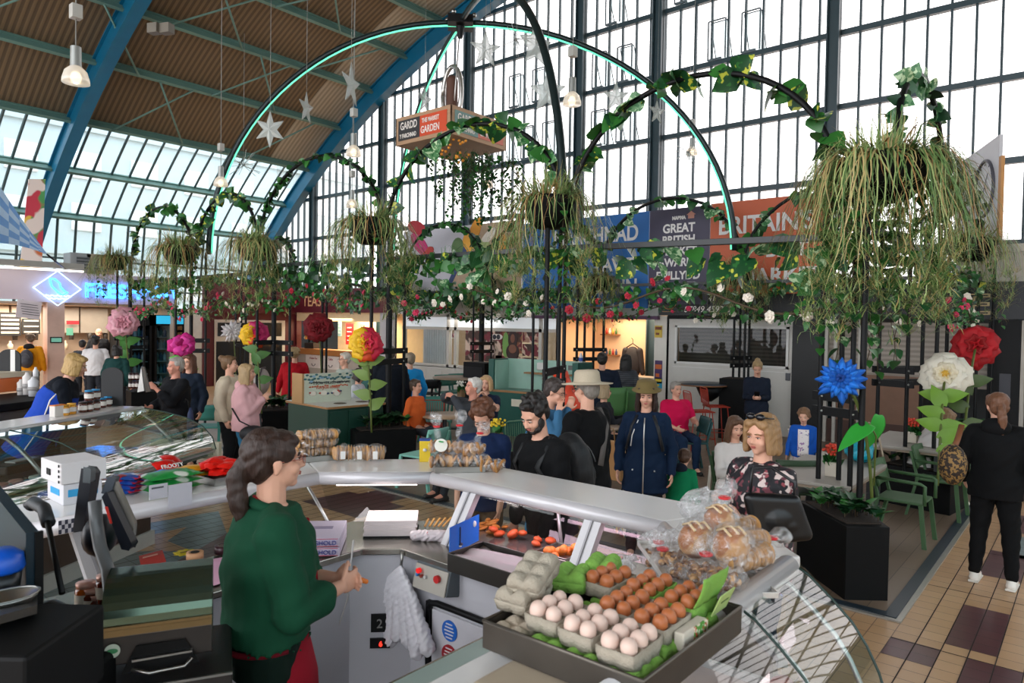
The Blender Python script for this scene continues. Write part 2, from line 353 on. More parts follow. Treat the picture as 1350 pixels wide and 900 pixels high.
# tilted opening lights in the upper rows
for (y0, z0) in [(7.12, 8.72), (6.28, 8.72), (10.5, 8.72), (9.7, 8.72), (10.5, 7.1+.05), (12.2, 7.13), (13.0, 7.13), (13.9, 7.13), (14.7, 7.13), (9.7, 7.13), (8.05, 10.35), (7.2, 10.35), (6.3, 10.35), (5.45, 10.35), (10.1, 10.35), (12.6, 8.75), (13.5, 8.75)]:
    h = MB(); y1 = y0+.42; z1 = z0+.95; q = [A(XF+.06, y0, z1), A(XF+.06, y1, z1), A(XF+.42, y1, z0+.1), A(XF+.42, y0, z0+.1)]
    for i in range(4): h.bar(q[i], q[(i+1) % 4], .02, .02)
    h.bar(A(XF-.06, y0-.01, z0), A(XF-.06, y0-.01, z1), .03, .03); h.bar(A(XF-.06, y1+.01, z0), A(XF-.06, y1+.01, z1), .03, .03); h.bar(A(XF-.07, y0+.08, z0), A(XF-.07, y1-.02, z0), .05, .06); h.bar(A(XF-.06, y0, z1), A(XF-.06, y1, z1), .03, .03)
    h.bar(A(XF-.04, (y0+y1)/2, z0+.04), A(XF+.4, (y0+y1)/2, z0+.12), .02, .02)
    h.build('opening_light', mt('#5d6a70', .5), o); h = MB(); h.quad(q[0], q[1], q[2], q[3]); h.build('opening_pane', glass('#c4d2d4', .05, .5, milk=.12, key='op'), o)
# ---- barrel roof: ribs, purlins, corrugated deck, lower glazing (both sides)
RIBM = mt('#0b5f80', .35, var=.15, vs=2); PUR = mt('#5c8078', .5, var=.12, vs=3)
tz = ang(23.84); tlow = ang(27.3) if (27.3-YC) < RC else 1.35
tb = math.asin(min(1, (26.9-YC)/RC))
def ribs(X):
    m = MB(); ts = np.linspace(-tb-.12, tb+.12, 60)
    for k, (dr, wd) in enumerate(((-.03, .34), (-.62, .34))):
        P = np.array([[(X-wd/2, YC+(RC+dr)*math.sin(t), ZC+(RC+dr)*math.cos(t)), (X+wd/2, YC+(RC+dr)*math.sin(t), ZC+(RC+dr)*math.cos(t)),
                       (X+wd/2, YC+(RC+dr-.04)*math.sin(t), ZC+(RC+dr-.04)*math.cos(t)), (X-wd/2, YC+(RC+dr-.04)*math.sin(t), ZC+(RC+dr-.04)*math.cos(t))] for t in ts])
        m.grid(P, wrap=True, sm=False)
    P = np.array([[(X-.09, YC+(RC-.03)*math.sin(t), ZC+(RC-.03)*math.cos(t)), (X+.09, YC+(RC-.03)*math.sin(t), ZC+(RC-.03)*math.cos(t)),
                   (X+.09, YC+(RC-.63)*math.sin(t), ZC+(RC-.63)*math.cos(t)), (X-.09, YC+(RC-.63)*math.sin(t), ZC+(RC-.63)*math.cos(t))] for t in ts])
    m.grid(P, wrap=True, sm=False)
    struct('roof_rib', m, RIBM)
for X in (16.0, 7.75, -.5): ribs(X)
pu = MB(); PT = [ang(v) for v in (23.84, 21.86, 20.0, 18.2, 16.4, 14.4)]
for t in PT+[-t for t in PT]+[ang(25.45), ang(26.9), -ang(2*YC-25.45) if False else -(ang(25.45))]:
    for dr in (.0, -.22):
        a = A(-9, YC+(RC+dr)*math.sin(t), ZC+(RC+dr)*math.cos(t)); b = a.copy(); b[0] = 16.2
        pu.bar(a, b, .1, .05, up=(0, math.sin(t), math.cos(t)))
    a = A(-9, YC+(RC-.11)*math.sin(t), ZC+(RC-.11)*math.cos(t)); b = a.copy(); b[0] = 16.2; pu.bar(a, b, .2, .03, up=(0, math.cos(t), -math.sin(t)))
for i in range(len(PT)-1):      # diagonal sag rods between the purlins
    for k, X in enumerate((0, 2.2, 4.4, 8.8, 11, 13.2)):
        t0, t1 = PT[i], PT[i+1]; s = 1 if (i+k) % 2 else -1
        pu.tube([(X, *[v for v in (YC+(RC-.25)*math.sin(t0), ZC+(RC-.25)*math.cos(t0))]), (X+s*1.6, YC+(RC-.25)*math.sin(t1), ZC+(RC-.25)*math.cos(t1))], .03, 6)
struct('roof_purlins', pu, PUR)
rf = MB()
ts = np.linspace(-tz, tz, 60)
def sheet(X0, X1, mi, dr=.03): rf.grid([[(X, YC+(RC+dr)*math.sin(t), ZC+(RC+dr)*math.cos(t)) for X in (X0, X1)] for t in ts], mi, False)
sheet(-10, 14.3, 0); sheet(14.3, 16.4, 1)
CORR = stripes('#4f4230', '#6d5c43', 0, 13, .7, bump=.6); CORR2 = stripes('#8a8170', '#a59d8b', 0, 13, .7, bump=.6)
struct('ceiling', rf, [CORR, CORR2])
gl = MB(); gb = MB()
for sgn in (1, -1):
    t2 = np.linspace(tz, tb, 8)*sgn
    gl.grid([[(X, YC+(RC+.05)*math.sin(t), ZC+(RC+.05)*math.cos(t)) for X in (-10, 16.4)] for t in t2])
    yb, zb = YC+(RC+.05)*math.sin(t2[-1]), ZC+(RC+.05)*math.cos(t2[-1])
    gl.quad((-10, yb, zb), (16.4, yb, zb), (16.4, yb+sgn*.5, 2.6), (-10, yb+sgn*.5, 2.6))
    X = -9.6
    while X < 16.2:
        gb.tube([(X, YC+RC*math.sin(t), ZC+RC*math.cos(t)) for t in t2]+[(X, yb+sgn*.5, 2.6)], .045, 4); X += .56
    for z in (4.2, 3.2): gb.bar((-10, yb+sgn*.25, z), (16.2, yb+sgn*.25, z), .09, .06)
    gb.bb(A(-10, yb+sgn*.5-.1, 0), A(16.4, yb+sgn*.5+.1, 2.6), 1)
struct('window_3', gb, [mt('#3f5355', .5), mt('#cfcac0', .7)])
struct('window_2', gl, glass('#cfdcdf', .04, .5, milk=.05, key='s'))
# roof end closing and hall wall under/behind the camera side
wl = MB(); wl.bb(A(XF-.02, YM, 0), A(XF+.12, 27, 2.45)); struct('wall_end', wl, mt('#3a3f42', .7))
# building outside the left glazing
ob = MB(); ob.bb(A(-14, 38, 0), A(30, 44, 11.2)); ob.bb(A(-14, 37.8, 11.2), A(30, 44, 11.7)); ob.bb(A(-14, 37.85, 5.2), A(30, 38, 5.5))
for i in range(15):
    for z in (3.2, 6.4, 8.9): ob.bb(A(-12+i*2.7, 37.9, z), A(-10.7+i*2.7, 38, z+1.3), 1)
bo = ob.build('office_building', [mt('#c3d2d6', .8, var=.08), mt('#f0f4f4', .4)]); tag(bo, 'pale blue grey building with square windows seen through the sloping roof glass', 'building')
# ================================================================ SHOP ROW (front plane X = 14.5)
XS = 14.5
def YS(x, y=450, X=None): return float(PX(x, y, X or XS)[1])
def ZS(x, y, X=None): return float(PX(x, y, X or XS)[2])
CREAM = mt('#d8d2c6', .5, var=.05); MAROON = mt('#5e1622', .45, var=.1); CHAR = mt('#24292d', .5, var=.1); IVORY = mt('#e3ddd2', .5, var=.04)
def panel(mb, y0, y1, z0, z1, X=None, t=.04, mi=0): X = X or XS; mb.bb(A(X, min(y0, y1), z0), A(X+t, max(y0, y1), z1), mi)
# --- closed unit with white panelled door and wide window
yl, yr = YS(880, 480), YS(1045, 480)
r = thing('closed_shop', 'white panelled closed shop front with a wide dark window and black frame', 'shop front', (XS, (yl+yr)/2, 0))
m = MB(); panel(m, yl-.02, yr, 0, 1.42); wl0, wr0 = YS(893, 450), YS(1037, 450); zt0, zb0 = 2.21, 1.42
panel(m, yl-.02, wl0, 1.42, 2.42); panel(m, wr0, yr, 1.42, 2.42); panel(m, wl0, wr0, 2.2, 2.42)
m.build('door_panel', mt('#cfccc5', .5, var=.05), r)
m = MB(); m.bb(A(XS-.03, wr0-.05, 1.38), A(XS, wl0+.05, 1.43)); m.bb(A(XS-.03, wr0-.05, 2.19), A(XS, wl0+.05, 2.24)); m.bb(A(XS-.03, wl0, 1.38), A(XS, wl0+.05, 2.24)); m.bb(A(XS-.03, wr0-.05, 1.38), A(XS, wr0, 2.24))
m.bb(A(XS-.012, wr0-.1, 1.3), A(XS, wl0+.1, 1.315)); m.build('window_frame', WHT, r)
m = MB(); m.quad((XS+.02, wr0, 1.42), (XS+.02, wl0, 1.42), (XS+.02, wl0, 2.2), (XS+.02, wr0, 2.2)); m.build('window_pane', glass('#b0b4b4', .03, .15), r)
m = MB(); m.bb(A(XS+.5, wr0-.2, 0), A(XS+.55, wl0+.2, 2.4)); m.build('roller_shutter', stripes('#6a6259', '#857b70', 2, 24, .6, .3), r)
m = MB(); m.bb(A(XS-.04, yl, 0), A(XS+.1, yl+.09, 2.44)); m.bb(A(XS-.04, yr-.06, 0), A(XS+.1, yr, 2.44)); m.bb(A(XS-.04, yr, 2.38), A(XS+.06, yl, 2.46)); m.build('frame', BLK, r)
m = MB(); m.bb(A(XS-.03, YS(1042, 500), 1.15), A(XS, YS(1036, 500), 1.3)); m.build('door_lock', mt('#55565a', .4, .6), r, bevel=.004)
# fascia with phone number
r = thing('shop_sign', 'black shop fascia with gold shield emblem and white phone number', 'sign', (XS, (yl+yr)/2, 2.5))
m = MB(); panel(m, YS(872, 400), YS(1105, 400), 2.46, 3.02, X=XS-.12, t=.1); m.build('board', mt('#0c0e10', .4, var=.05), r)
text('01792 641', (XS-.125, YS(905, 390), 2.77), .17, mt('#d9d6cf', .5, em=.15), parent=r, shear=.25, name='phone_number')
text('07849 459212', (XS-.125, YS(905, 390), 2.53), .19, mt('#d9d6cf', .5, em=.15), parent=r, shear=.25, name='phone_number')
m = MB(); yc = YS(886, 395); m.tube([(XS-.13, yc+.15*s*f, 2.9-.3*(1-t)) for s, f, t in ((1, 1, 1), (1, .8, .8), (1, 1.05, .3), (1, .6, .05), (1, 0, 0), (-1, .6, .05), (-1, 1.05, .3), (-1, .8, .8), (-1, 1, 1))], .012, 6)
m.bar((XS-.13, yc+.16, 2.54), (XS-.13, yc-.16, 2.54), .05, .01); m.build('emblem', mt('#b98a50', .4, .3), r)
# --- black pilaster, beige shuttered unit on the right
m = MB(); m.bb(A(XS-.06, YS(1082, 500), 0), A(XS+.2, yr, 2.46)); struct('trim_2', m, mt('#0b0d0f', .5))
r = thing('shuttered_shop', 'dark framed shop front with ribbed beige roller shutters at the right end', 'shop front', (XS, 2, 0))
m = MB(); SH = stripes('#8b8177', '#a2978b', 2, 22, .6, .4)
m.bb(A(XS+.1, -1, 1.2), A(XS+.14, YS(1086, 500), 2.35)); m.build('roller_shutter', SH, r)
m = MB(); m.bb(A(XS+.06, YS(1210, 550), .45), A(XS+.1, YS(1095, 550), 1.35)); m.build('timber_panel', mt('#7b5945', .6, var=.15), r)
m = MB(); m.bb(A(XS+.05, -1, 0), A(XS+.12, YS(1086, 550), .45)); m.build('stall_riser', mt('#4a3027', .6), r)
m = MB()
for x in (1086, 1098, 1130): m.bb(A(XS, YS(x+4, 500), 0), A(XS+.1, YS(x, 500), 2.4))
m.build('mullion', mt('#b9b4ab', .5), r)
m = MB(); m.bb(A(XS-.1, YS(1312, 500), 0), A(XS+.2, YS(1302, 500), 2.4)); m.bb(A(XS-.1, YS(1345, 500), 0), A(XS+.05, YS(1312, 500), 2.4)); m.build('door_frame', BLK, r)
m = MB(); m.bb(A(XS-.11, YS(1333, 510), 1.1), A(XS-.1, YS(1318, 510), 1.5)); m.build('notice', mt('#3c3d44', .5), r)
r = thing('shop_sign', 'dark grey shop fascia with gold outlined letters on the far right', 'sign', (XS, 1.5, 2.5))
m = MB(); m.bb(A(XS-.14, -1.5, 2.42), A(XS, YS(1105, 400), 3.05)); m.build('board', mt('#171b21', .4), r)
text('E', (XS-.15, YS(1274, 390), 2.5), .5, mt('#c9b48c', .4, .2), parent=r, wid=1.5, outline=.012)
m = MB(); m.bb(A(XS-.05, -1.5, 3.05), A(XS+.2, YS(1260, 400), 3.6)); m.bb(A(XS-.12, -1.5, 3.55), A(XS+.1, YS(1260, 400), 3.68)); m.bb(A(XS-.12, YS(1350, 520), 0), A(XS+.1, YS(1345, 520), 2.4)); struct('trim_3', m, mt('#b8b1a7', .6))
# low wall right
m = MB(); m.bb(A(12.2, -1.6, 0), A(13.0, -.05, .75)); m.bb(A(12.15, -1.6, .75), A(13.05, -.02, .82), 1); struct('wall_low', m, [mt('#8d8a84', .7), mt('#a06a4c', .6)])
# poster with clocks, angled towards the hall
r = thing('clock_poster', 'tall poster board printed with round wall clocks above the right shops', 'poster', (13.7, 2, 3.4))
pa = PX(1258, 300, 15.0); pb = PX(1314, 300, 13.4); pa2, pb2 = pa.copy(), pb.copy(); pa[2] = pb[2] = 3.6; pa2[2] = PD(1258, 216, 12.6)[2]; pb2[2] = PD(1314, 190, 11.6)[2]
n = nrm(np.cross(pb-pa, (0, 0, 1))); n = n if n@(CC-pa) > 0 else -n
m = MB(); m.ext([pa, pb, pb2, pa2], -n*.05); m.build('board', mt('#c9c8cc', .5, var=.03), r)
m = MB(); m.ext([pb, pb+nrm(pb-pa)*.09, pb2+nrm(pb-pa)*.09+(0, 0, -.35), pb2+(0, 0, -.35)], -n*.05); m.build('timber_edge', mt('#c08a52', .6), r)
d = nrm(pb-pa); Lp = np.linalg.norm(pb-pa)
for (t, zc, rr, col) in ((.72, 4.55, .36, '#4d4d55'), (.33, 4.5, .30, '#7d2a33'), (.2, 3.85, .3, '#4a3a30')):
    c = pa+d*Lp*t+n*.012; c[2] = zc; m = MB(); a_ = np.linspace(0, 2*PI, 32, endpoint=False)
    m.tube([c+d*rr*math.cos(a)+A(0, 0, 1.25)*rr*math.sin(a) for a in a_], .028, 6, closed=True)
    for h in (1.0, 4.2): m.bar(c, c+d*rr*.6*math.cos(h)+A(0, 0, 1)*rr*.75*math.sin(h), .012, .006, up=n)
    for k in range(12): q = c+d*rr*.82*math.cos(k*PI/6)+A(0, 0, 1.25)*rr*.82*math.sin(k*PI/6); m.bar(q, q+d*.012+A(0, 0, .03), .012, .006, up=n)
    m.build('clock_picture', mt(col, .5), r)
# --- hanging advertising boards above the shops
XB = XS-.18
def board(label, x0, x1, zt, zb, col, y=330):
    ya, yb_ = YS(x0, y, XB), YS(x1, y, XB)
    r = thing('hanging_banner', label, 'banner', (XB, (ya+yb_)/2, zb)); m = MB(); m.bb(A(XB, yb_, zb), A(XB+.04, ya, zt)); m.build('board', mt(col, .5, var=.04, vs=2), r); return r, ya, yb_
WT = mt('#e6e2e0', .5)
r, ya, yb_ = board('blue banner reading MARCHNAD in white capitals', 690, 855, 4.83, 2.62, '#1c66ad')
text('MARCHNAD', (XB-.01, YS(842, 310, XB), 4.2), .52, WT, parent=r, align='RIGHT', bold=.012, wid=.82); text('FAWR', (XB-.01, YS(842, 310, XB), 3.5), .42, WT, parent=r, align='RIGHT', bold=.012); text('PRYDAIN', (XB-.01, YS(842, 310, XB), 2.98), .46, WT, parent=r, align='RIGHT', bold=.012, wid=.9)
r, ya, yb_ = board('purple banner naming a great British market awards winner', 856, 935, 4.83, 2.7, '#3f3a50'); yc = (ya+yb_)/2
for s, z, h in (('NABMA', 4.58, .1), ('GREAT', 4.3, .27), ('BRITISH', 4.05, .25), ('MARKET', 3.8, .25), ('AWARDS', 3.55, .25), ('ENILLYDD', 3.26, .25), ('WINNER', 3.0, .27)): text(s, (XB-.01, yc, z), h, WT, parent=r, align='CENTER', bold=.008, wid=.92)
m = MB(); m.prism([(0, 0)], 0, 0) if False else m.bb(A(XB-.012, yc-.36, 4.58), A(XB, yc-.22, 4.66)); m.ext([(XB-.012, yc-.4, 4.66), (XB-.012, yc-.18, 4.66), (XB-.012, yc-.29, 4.74)], (.012, 0, 0)); m.build('emblem', mt('#c78a78', .5), r)
text('2023', (XB-.01, yc, 2.78), .2, mt('#b0443c', .5), parent=r, align='CENTER')
r, ya, yb_ = board('orange banner with the word BRITAIN in large pale capitals', 936, 1092, 4.85, 2.9, '#c2572c')
text("BRITAIN'S", (XB-.01, YS(947, 300, XB), 4.18), .5, WT, parent=r, bold=.012, wid=.9); text('BEST', (XB-.01, YS(1010, 300, XB), 3.66), .4, WT, parent=r, bold=.01); text('MARKET', (XB-.01, YS(975, 350, XB), 3.12), .44, WT, parent=r, bold=.012)
r, ya, yb_ = board('pale banner printed with pink petals and orange vegetables', 532, 688, 4.95, 3.05, '#c9c4cc')
m = MB(); L0 = YS(688, 330, XB); L1 = YS(588, 330, XB)
m.ext([(XB-.006, L1, 3.05), (XB-.006, L0, 3.05), (XB-.006, L0, 4.95), (XB-.006, YS(628, 300, XB), 4.95)], (.005, 0, 0)); m.build('timber_picture', mt('#b59a80', .6, var=.2), r)
m = MB(); m.bar((XB-.01, L1, 3.05), (XB-.01, YS(628, 300, XB), 4.95), .16, .012, up=(1, 0, 0)); m.build('blue_stripe', mt('#2b3a66', .5), r)
for (px_, py_, ry, rz_, t, col) in ((549, 300, .42, .2, .3, '#b21f2c'), (553, 322, .5, .22, .7, '#c2216a'), (563, 333, .3, .15, -.4, '#b8302a'), (625, 306, .2, .45, .5, '#e0962a'), (618, 318, .25, .3, 0, '#e2a02c'), (660, 322, .22, .3, .2, '#e39a3a'), (637, 325, .25, .22, 0, '#a9b878'), (603, 327, .25, .3, 0, '#56713f'), (643, 312, .14, .35, .9, '#e8ded2')):
    c = PX(px_, py_, XB-.02); m = MB(); m.ell((XB-.012, c[1], c[2]), (.008, ry, rz_), R=RX(t), n=18); m.build('printed_shape', mt(col, .5), r)
# --- gift shop with warm interior
y0, y1 = YS(864, 450), YS(736, 450)
r = thing('gift_shop', 'open gift shop with warm cream interior and small wall shelves', 'shop', (XS+1, (y0+y1)/2, 0))
m = MB(); WARM = mt('#e0bd97', .6, var=.05); m.bb(A(XS+1.8, y0-.3, 0), A(XS+1.86, y1+.3, 2.5)); m.bb(A(XS, y1+.02, 0), A(XS+1.8, y1+.08, 2.5)); m.bb(A(XS+.3, y0-.08, 0), A(XS+1.8, y0-.02, 2.5)); m.bb(A(XS, y0-.1, 2.44), A(XS+1.8, y1+.1, 2.5)); m.build('wall', WARM, r)
for (px_, py_) in ((805, 441), (805, 468), (760, 445), (806, 500)):
    c = PX(px_, py_, XS+1.7); m = MB(); m.box((XS+1.68, c[1], c[2]), (.22, .5, .03)); s = m.build('shelf', mt('#8a5a34', .5), r)
    for k in range(5):
        m = MB(); q = A(XS+1.66, c[1]-.2+k*.1, c[2]+.015); m.lathe([(.03, 0), (.035, .08), (.015, .12), (.015, .16)], q, 8); m.build('ornament', mt(random.choice(['#b83a2c', '#c9a13a', '#49713c', '#e6dccb', '#3b4a6b']), .5), s)
m = MB(); c = PX(762, 440, XS+1.75); m.bb(A(XS+1.72, c[1]-.16, c[2]-.1), A(XS+1.76, c[1]+.16, c[2]+.35)); m.build('picture_frame', mt('#c79a5c', .5), r)
m = MB(); m.bb(A(XS+.15, y0, 0), A(XS+.6, y0+1.5, .95)); m.build('counter', mt('#d8cfc2', .5), r, bevel=.01)
m = MB(); m.bb(A(XS+.12, y0-.02, .95), A(XS+.64, y0+1.55, 1.0)); m.build('counter_top', mt('#c9bba6', .4), r)
m = MB(); m.bb(A(XS-.14, YS(872, 400), 2.42), A(XS-.02, YS(706, 400), 3.0)); 
r2 = thing('shop_sign', 'pale grey shop fascia with purple lower edge behind the flowers', 'sign', (XS, 9, 2.5)); m.build('board', mt('#a9aca8', .5), r2)
m = MB(); m.bb(A(XS-.16, YS(872, 400), 2.36), A(XS-.02, YS(706, 400), 2.44)); m.build('lower_edge', mt('#5c3a5c', .5), r2)
text('S', (XS-.15, YS(790, 400), 2.6), .36, mt('#3d3f44', .5), parent=r2, shear=.3)
area('gift_shop_light', (XS+.9, (y0+y1)/2, 2.4), 1.6, 55, (1, .78, .55))
jk = thing('hanging_jacket', 'dark jacket on a hanger displayed in the gift shop doorway', 'jacket', PX(834, 500, XS+1.2)); c = PX(834, 465, XS+1.2)
m = MB(); m.ell(c+A(0, 0, -.25), (.14, .27, .42)); m.cap(c+A(0, .2, .05), c+A(0, .3, -.5), .09, .06); m.cap(c+A(0, -.2, .05), c+A(0, -.3, -.5), .09, .06); m.build('jacket_body', mt('#241f20', .7, bump=.4, bs=20), jk)
m = MB(); m.tube([c+A(0, .2, .12), c+A(0, 0, .24), c+A(0, -.2, .12)], .015); m.tube([c+A(0, 0, .24), c+A(0, 0, .34), c+A(0, .04, .38)], .008); m.build('hanger', BLK, jk)
# white pillar with three notices
ya_, yb2 = YS(880, 450), YS(864, 450)
m = MB(); m.bb(A(XS-.05, ya_, 0), A(XS+.4, yb2, 2.44)); struct('trim_4', m, IVORY)
for (y_, h, col, lab, kk) in ((437, .17, '#d9b945', 'small yellow notice at the top of the white shop pillar', '#7c3b22'), (490, .26, '#4a2f63', 'purple and orange event poster on the white shop pillar', '#d06a2c'), (505, .15, '#3aa3c9', 'light blue flyer lowest on the white shop pillar', '#e0c23c')):
    c = PX(868, y_, XS-.06); m = MB(); t = thing('notice', lab, 'poster', c); w_ = .09
    m.box(c, (.006, w_*2.1, h*2.0 if kk == '#d06a2c' else h*1.6)); m.build('paper', mt(col, .5), t); m = MB(); m.box(c+A(-.004, 0, h*.45), (.004, w_*1.8, h*.4)); m.box(c+A(-.004, .02, -h*.3), (.004, w_*1.0, h*.3)); m.build('print', mt(kk, .5), t)
# --- white beauty salon
y0, y1 = YS(735, 450), YS(530, 450)
r = thing('beauty_salon', 'white framed beauty salon front with two wide windows', 'shop front', (XS, (y0+y1)/2, 0))
m = MB(); panel(m, y0, y1, 0, .92); 
for x in (735, 712, 600, 590, 532): panel(m, YS(x, 450)-.05, YS(x, 450)+.05, .9, 2.5, t=.1)
for z in (.9, 2.0, 2.38): panel(m, y0, y1, z, z+.09, t=.1)
for k in range(9): m.bb(A(XS-.012, y0+.1+k*.68, .15), A(XS, y0+.6+k*.68, .8))
m.build('timber_frame', mt('#cdc7bd', .5, var=.05), r)
m = MB(); m.quad((XS+.05, y0, 2.08), (XS+.05, y1, 2.08), (XS+.05, y1, 2.38), (XS+.05, y0, 2.38)); m.build('top_light', mt('#dfe3e6', .3, em=.35), r)
m = MB(); m.bb(A(XS+1.6, y0, 0), A(XS+1.65, y1, 2.5)); m.build('back_wall', mt('#c9b79a', .6, var=.2, vs=2), r)
m = MB(); m.quad((XS+.03, y0, .95), (XS+.03, y1, .95), (XS+.03, y1, 2.05), (XS+.03, y0, 2.05)); m.build('window_pane', glass('#e8efee', .07, .6), r)
cols_ = [('#b99b8c', 'face'), ('#8c6a5c', 0), ('#a5653f', 1), ('#d0a58c', 2), ('#6d8f5a', 3), ('#c79a90', 2), ('#a8786a', 4)]
k = 0
for (xa, xb, ya2, yb3, base) in ((614, 652, 432, 477, '#a58f86'), (653, 662, 432, 477, '#b9a28f'), (662, 688, 434, 466, '#9c5f45'), (689, 711, 434, 452, '#b98e78'), (689, 711, 453, 470, '#caa58f'), (653, 688, 468, 478, '#b49080'), (690, 711, 471, 478, '#a07f86')):
    a = PX(xa, ya2, XS+.02); b = PX(xb, yb3, XS+.02); m = MB(); m.bb(A(XS+.015, b[1], b[2]), A(XS+.022, a[1], a[2])); pic = m.build('poster', spots(base, ('#e0c4b0', '#4b342c', '#7c2f38'), 2.2+k*.3, .52), r); k += 1
    if k in (1, 2):
        c = PX(652 if k == 1 else 657, 444, XS+.01); m = MB(); m.ell(c, (.004, .16, .08)); m.build('printed_eye', mt('#e6ded6', .5), pic); m = MB(); m.ell(c+A(-.004, 0, 0), (.004, .07, .07)); m.build('printed_iris', mt('#2c2a33', .4), pic)
    if k == 3:
        c = PX(676, 450, XS+.01); m = MB(); m.ell(c+A(0, 0, .05), (.004, .17, .28)); m.ell(c+A(0, 0, -.28), (.004, .24, .22)); m.build('printed_hair', mt('#3a221c', .5), pic); m = MB(); m.ell(c+A(-.006, 0, .08), (.004, .08, .12)); m.ell(c+A(-.006, 0, -.2), (.004, .14, .12)); m.build('printed_face', mt('#8f5d47', .5), pic); m = MB(); m.ell(c+A(.003, .25, -.1), (.003, .12, .35)); m.build('printed_patch', mt('#7fae58', .5), pic)
r2 = thing('shop_sign', 'white shop fascia lettered Hair and Beauty in black script', 'sign', (XS, y1, 2.5)); m = MB(); panel(m, y0-.2, y1+.3, 2.47, 3.15, X=XS-.1, t=.08); m.build('board', mt('#cfcbc6', .45), r2)
text('Hair & Beauty', (XS-.11, YS(525, 400), 2.62), .42, mt('#22242b', .4), parent=r2, shear=.3, bold=.01); text('1932', (XS-.11, YS(672, 410), 2.6), .24, mt('#22242b', .4), parent=r2, bold=.01)
for x in (697, 706): m = MB(); c = PX(x, 406, XS-.11); m.ell(c, (.006, .1, .1)); m.build('social_badge', mt('#22242b', .5), r2)
area('salon_light', (XS+.8, (y0+y1)/2, 2.3), 2, 30, (1, .93, .85))
# window contents: curtain, bottles, hanging vines
m = MB()
for k in range(12): yq = YS(548, 450)+.02-k*.1; m.cap(A(XS+.4, yq, .95), A(XS+.4, yq, 2.0), .05, .05, 8)
cu = m.build('curtain', mt('#cfcfd2', .7), r)
for (xx, yy) in ((575, 440), (575, 452), (576, 463), (590, 445)):
    c = PX(xx, yy, XS+.8); m = MB(); m.box(c, (.2, .6, .02)); s = m.build('shelf', mt('#e6dfd3', .5), r)
    m = MB()
    for k in range(7): m.lathe([(.03, 0), (.03, .1), (.012, .14)], c+A(0, -.25+k*.08, .01), 8)
    m.build('polish_bottles', spots('#8f3a44', ('#e3b9b0', '#5a2a5c'), 30, .5), s, kind='stuff')
# --- tea shop (maroon) open counter with warm interior, corner with the left return wall at Y = 22.4
YT = 22.4; y0, y1 = YS(498, 450), YT
r = thing('tea_shop', 'maroon tea shop with a bright warm interior and timber counter', 'shop', (XS, (y0+y1)/2, 0))
m = MB(); panel(m, y0-1.0, y1, 2.5, 3.3, X=XS-.15, t=.12); panel(m, YS(391, 450), YT, 0, 2.5, t=.2); m.build('fascia', MAROON, r)
m = MB(); panel(m, y0-.75, y0-.1, 0, 2.5, t=.15); m.build('pillar', mt('#c4c0c0', .5), r)
text('TEAS', (XS-.16, YS(404, 395), 2.72), .5, mt('#d8a878', .4), parent=r, name='sign_letters', bold=.005)
m = MB(); m.bb(A(XS+1.8, y0-.3, 0), A(XS+1.86, YS(391, 450), 2.5)); m.bb(A(XS, y0-.1, 2.2), A(XS+.12, YS(391, 450), 2.5)); m.build('inner_wall', mt('#f0d3a4', .6), r)
m = MB(); m.bb(A(XS-.1, YS(490, 480), 1.02), A(XS+.4, YS(393, 480), 1.22)); m.build('counter_top', mt('#b5763f', .45, var=.2, stretch=(1, 8, 8)), r, bevel=.01)
m = MB(); m.bb(A(XS, YS(490, 500), 0), A(XS+.3, YS(393, 480), 1.02)); m.build('counter_front', mt('#b9b2a8', .5), r)
for (xa, xb, lab) in ((403, 424, 1), (425, 447, 2)):
    a = PX(xa, 473, XS-.02); b = PX(xb, 490, XS-.02); m = MB(); m.bb(A(XS-.02, b[1], .55), A(XS, a[1], 1.0)); q = m.build('menu_board', mt('#e6e0dc', .5), r)
    text('Cream Tea' if lab == 1 else 'Coffee', (XS-.03, (a[1]+b[1])/2, .86), .1, mt('#a33a44', .5), parent=q, align='CENTER', name='heading')
    m = MB(); m.tube([A(XS-.03, (a[1]+b[1])/2+.1*math.cos(t), .7+.08*math.sin(t)) for t in np.linspace(PI, 2*PI, 8)], .012, 5); m.build('cup_drawing', mt('#5d5457', .5), q)
for (px_, py_, w_, h_, col, nm) in ((461, 440, .42, .75, '#c2242c', 'red_banner'), (448, 432, .2, .6, '#7fa9b3', 'blue_banner'), (412, 417, .4, .55, '#6e2a3c', 'menu_banner'), (478, 432, .2, .2, '#7a5c44', 'picture')):
    c = PX(px_, py_, XS+.9); m = MB(); m.box(c, (.02, w_, h_)); q = m.build(nm, mt(col, .5), r)
    for k in range(4): m = MB(); m.box(c+A(-.014, 0, h_*.3-k*h_*.2), (.006, w_*.6, .03)); m.build('printed_line', WT, q)
m = MB(); c = PX(412, 455, XS+.15); m.box(c+A(0, 0, -.02), (.3, .55, .22)); m.build('wicker_basket', mt('#2c2320', .8, bump=.6, bs=80), r)
m = MB()
for k in range(16): m.ell(PX(402+random.random()*24, 438+random.random()*8, XS+.2), .06+.03*random.random(), n=8, k=6)
m.build('packets', spots('#e0a050', ('#d85a2c', '#f0dcb0'), 6, .5), r, kind='stuff')
area('tea_shop_light', (XS+.9, (y0+y1)/2, 2.3), 2, 150, (1, .8, .5))
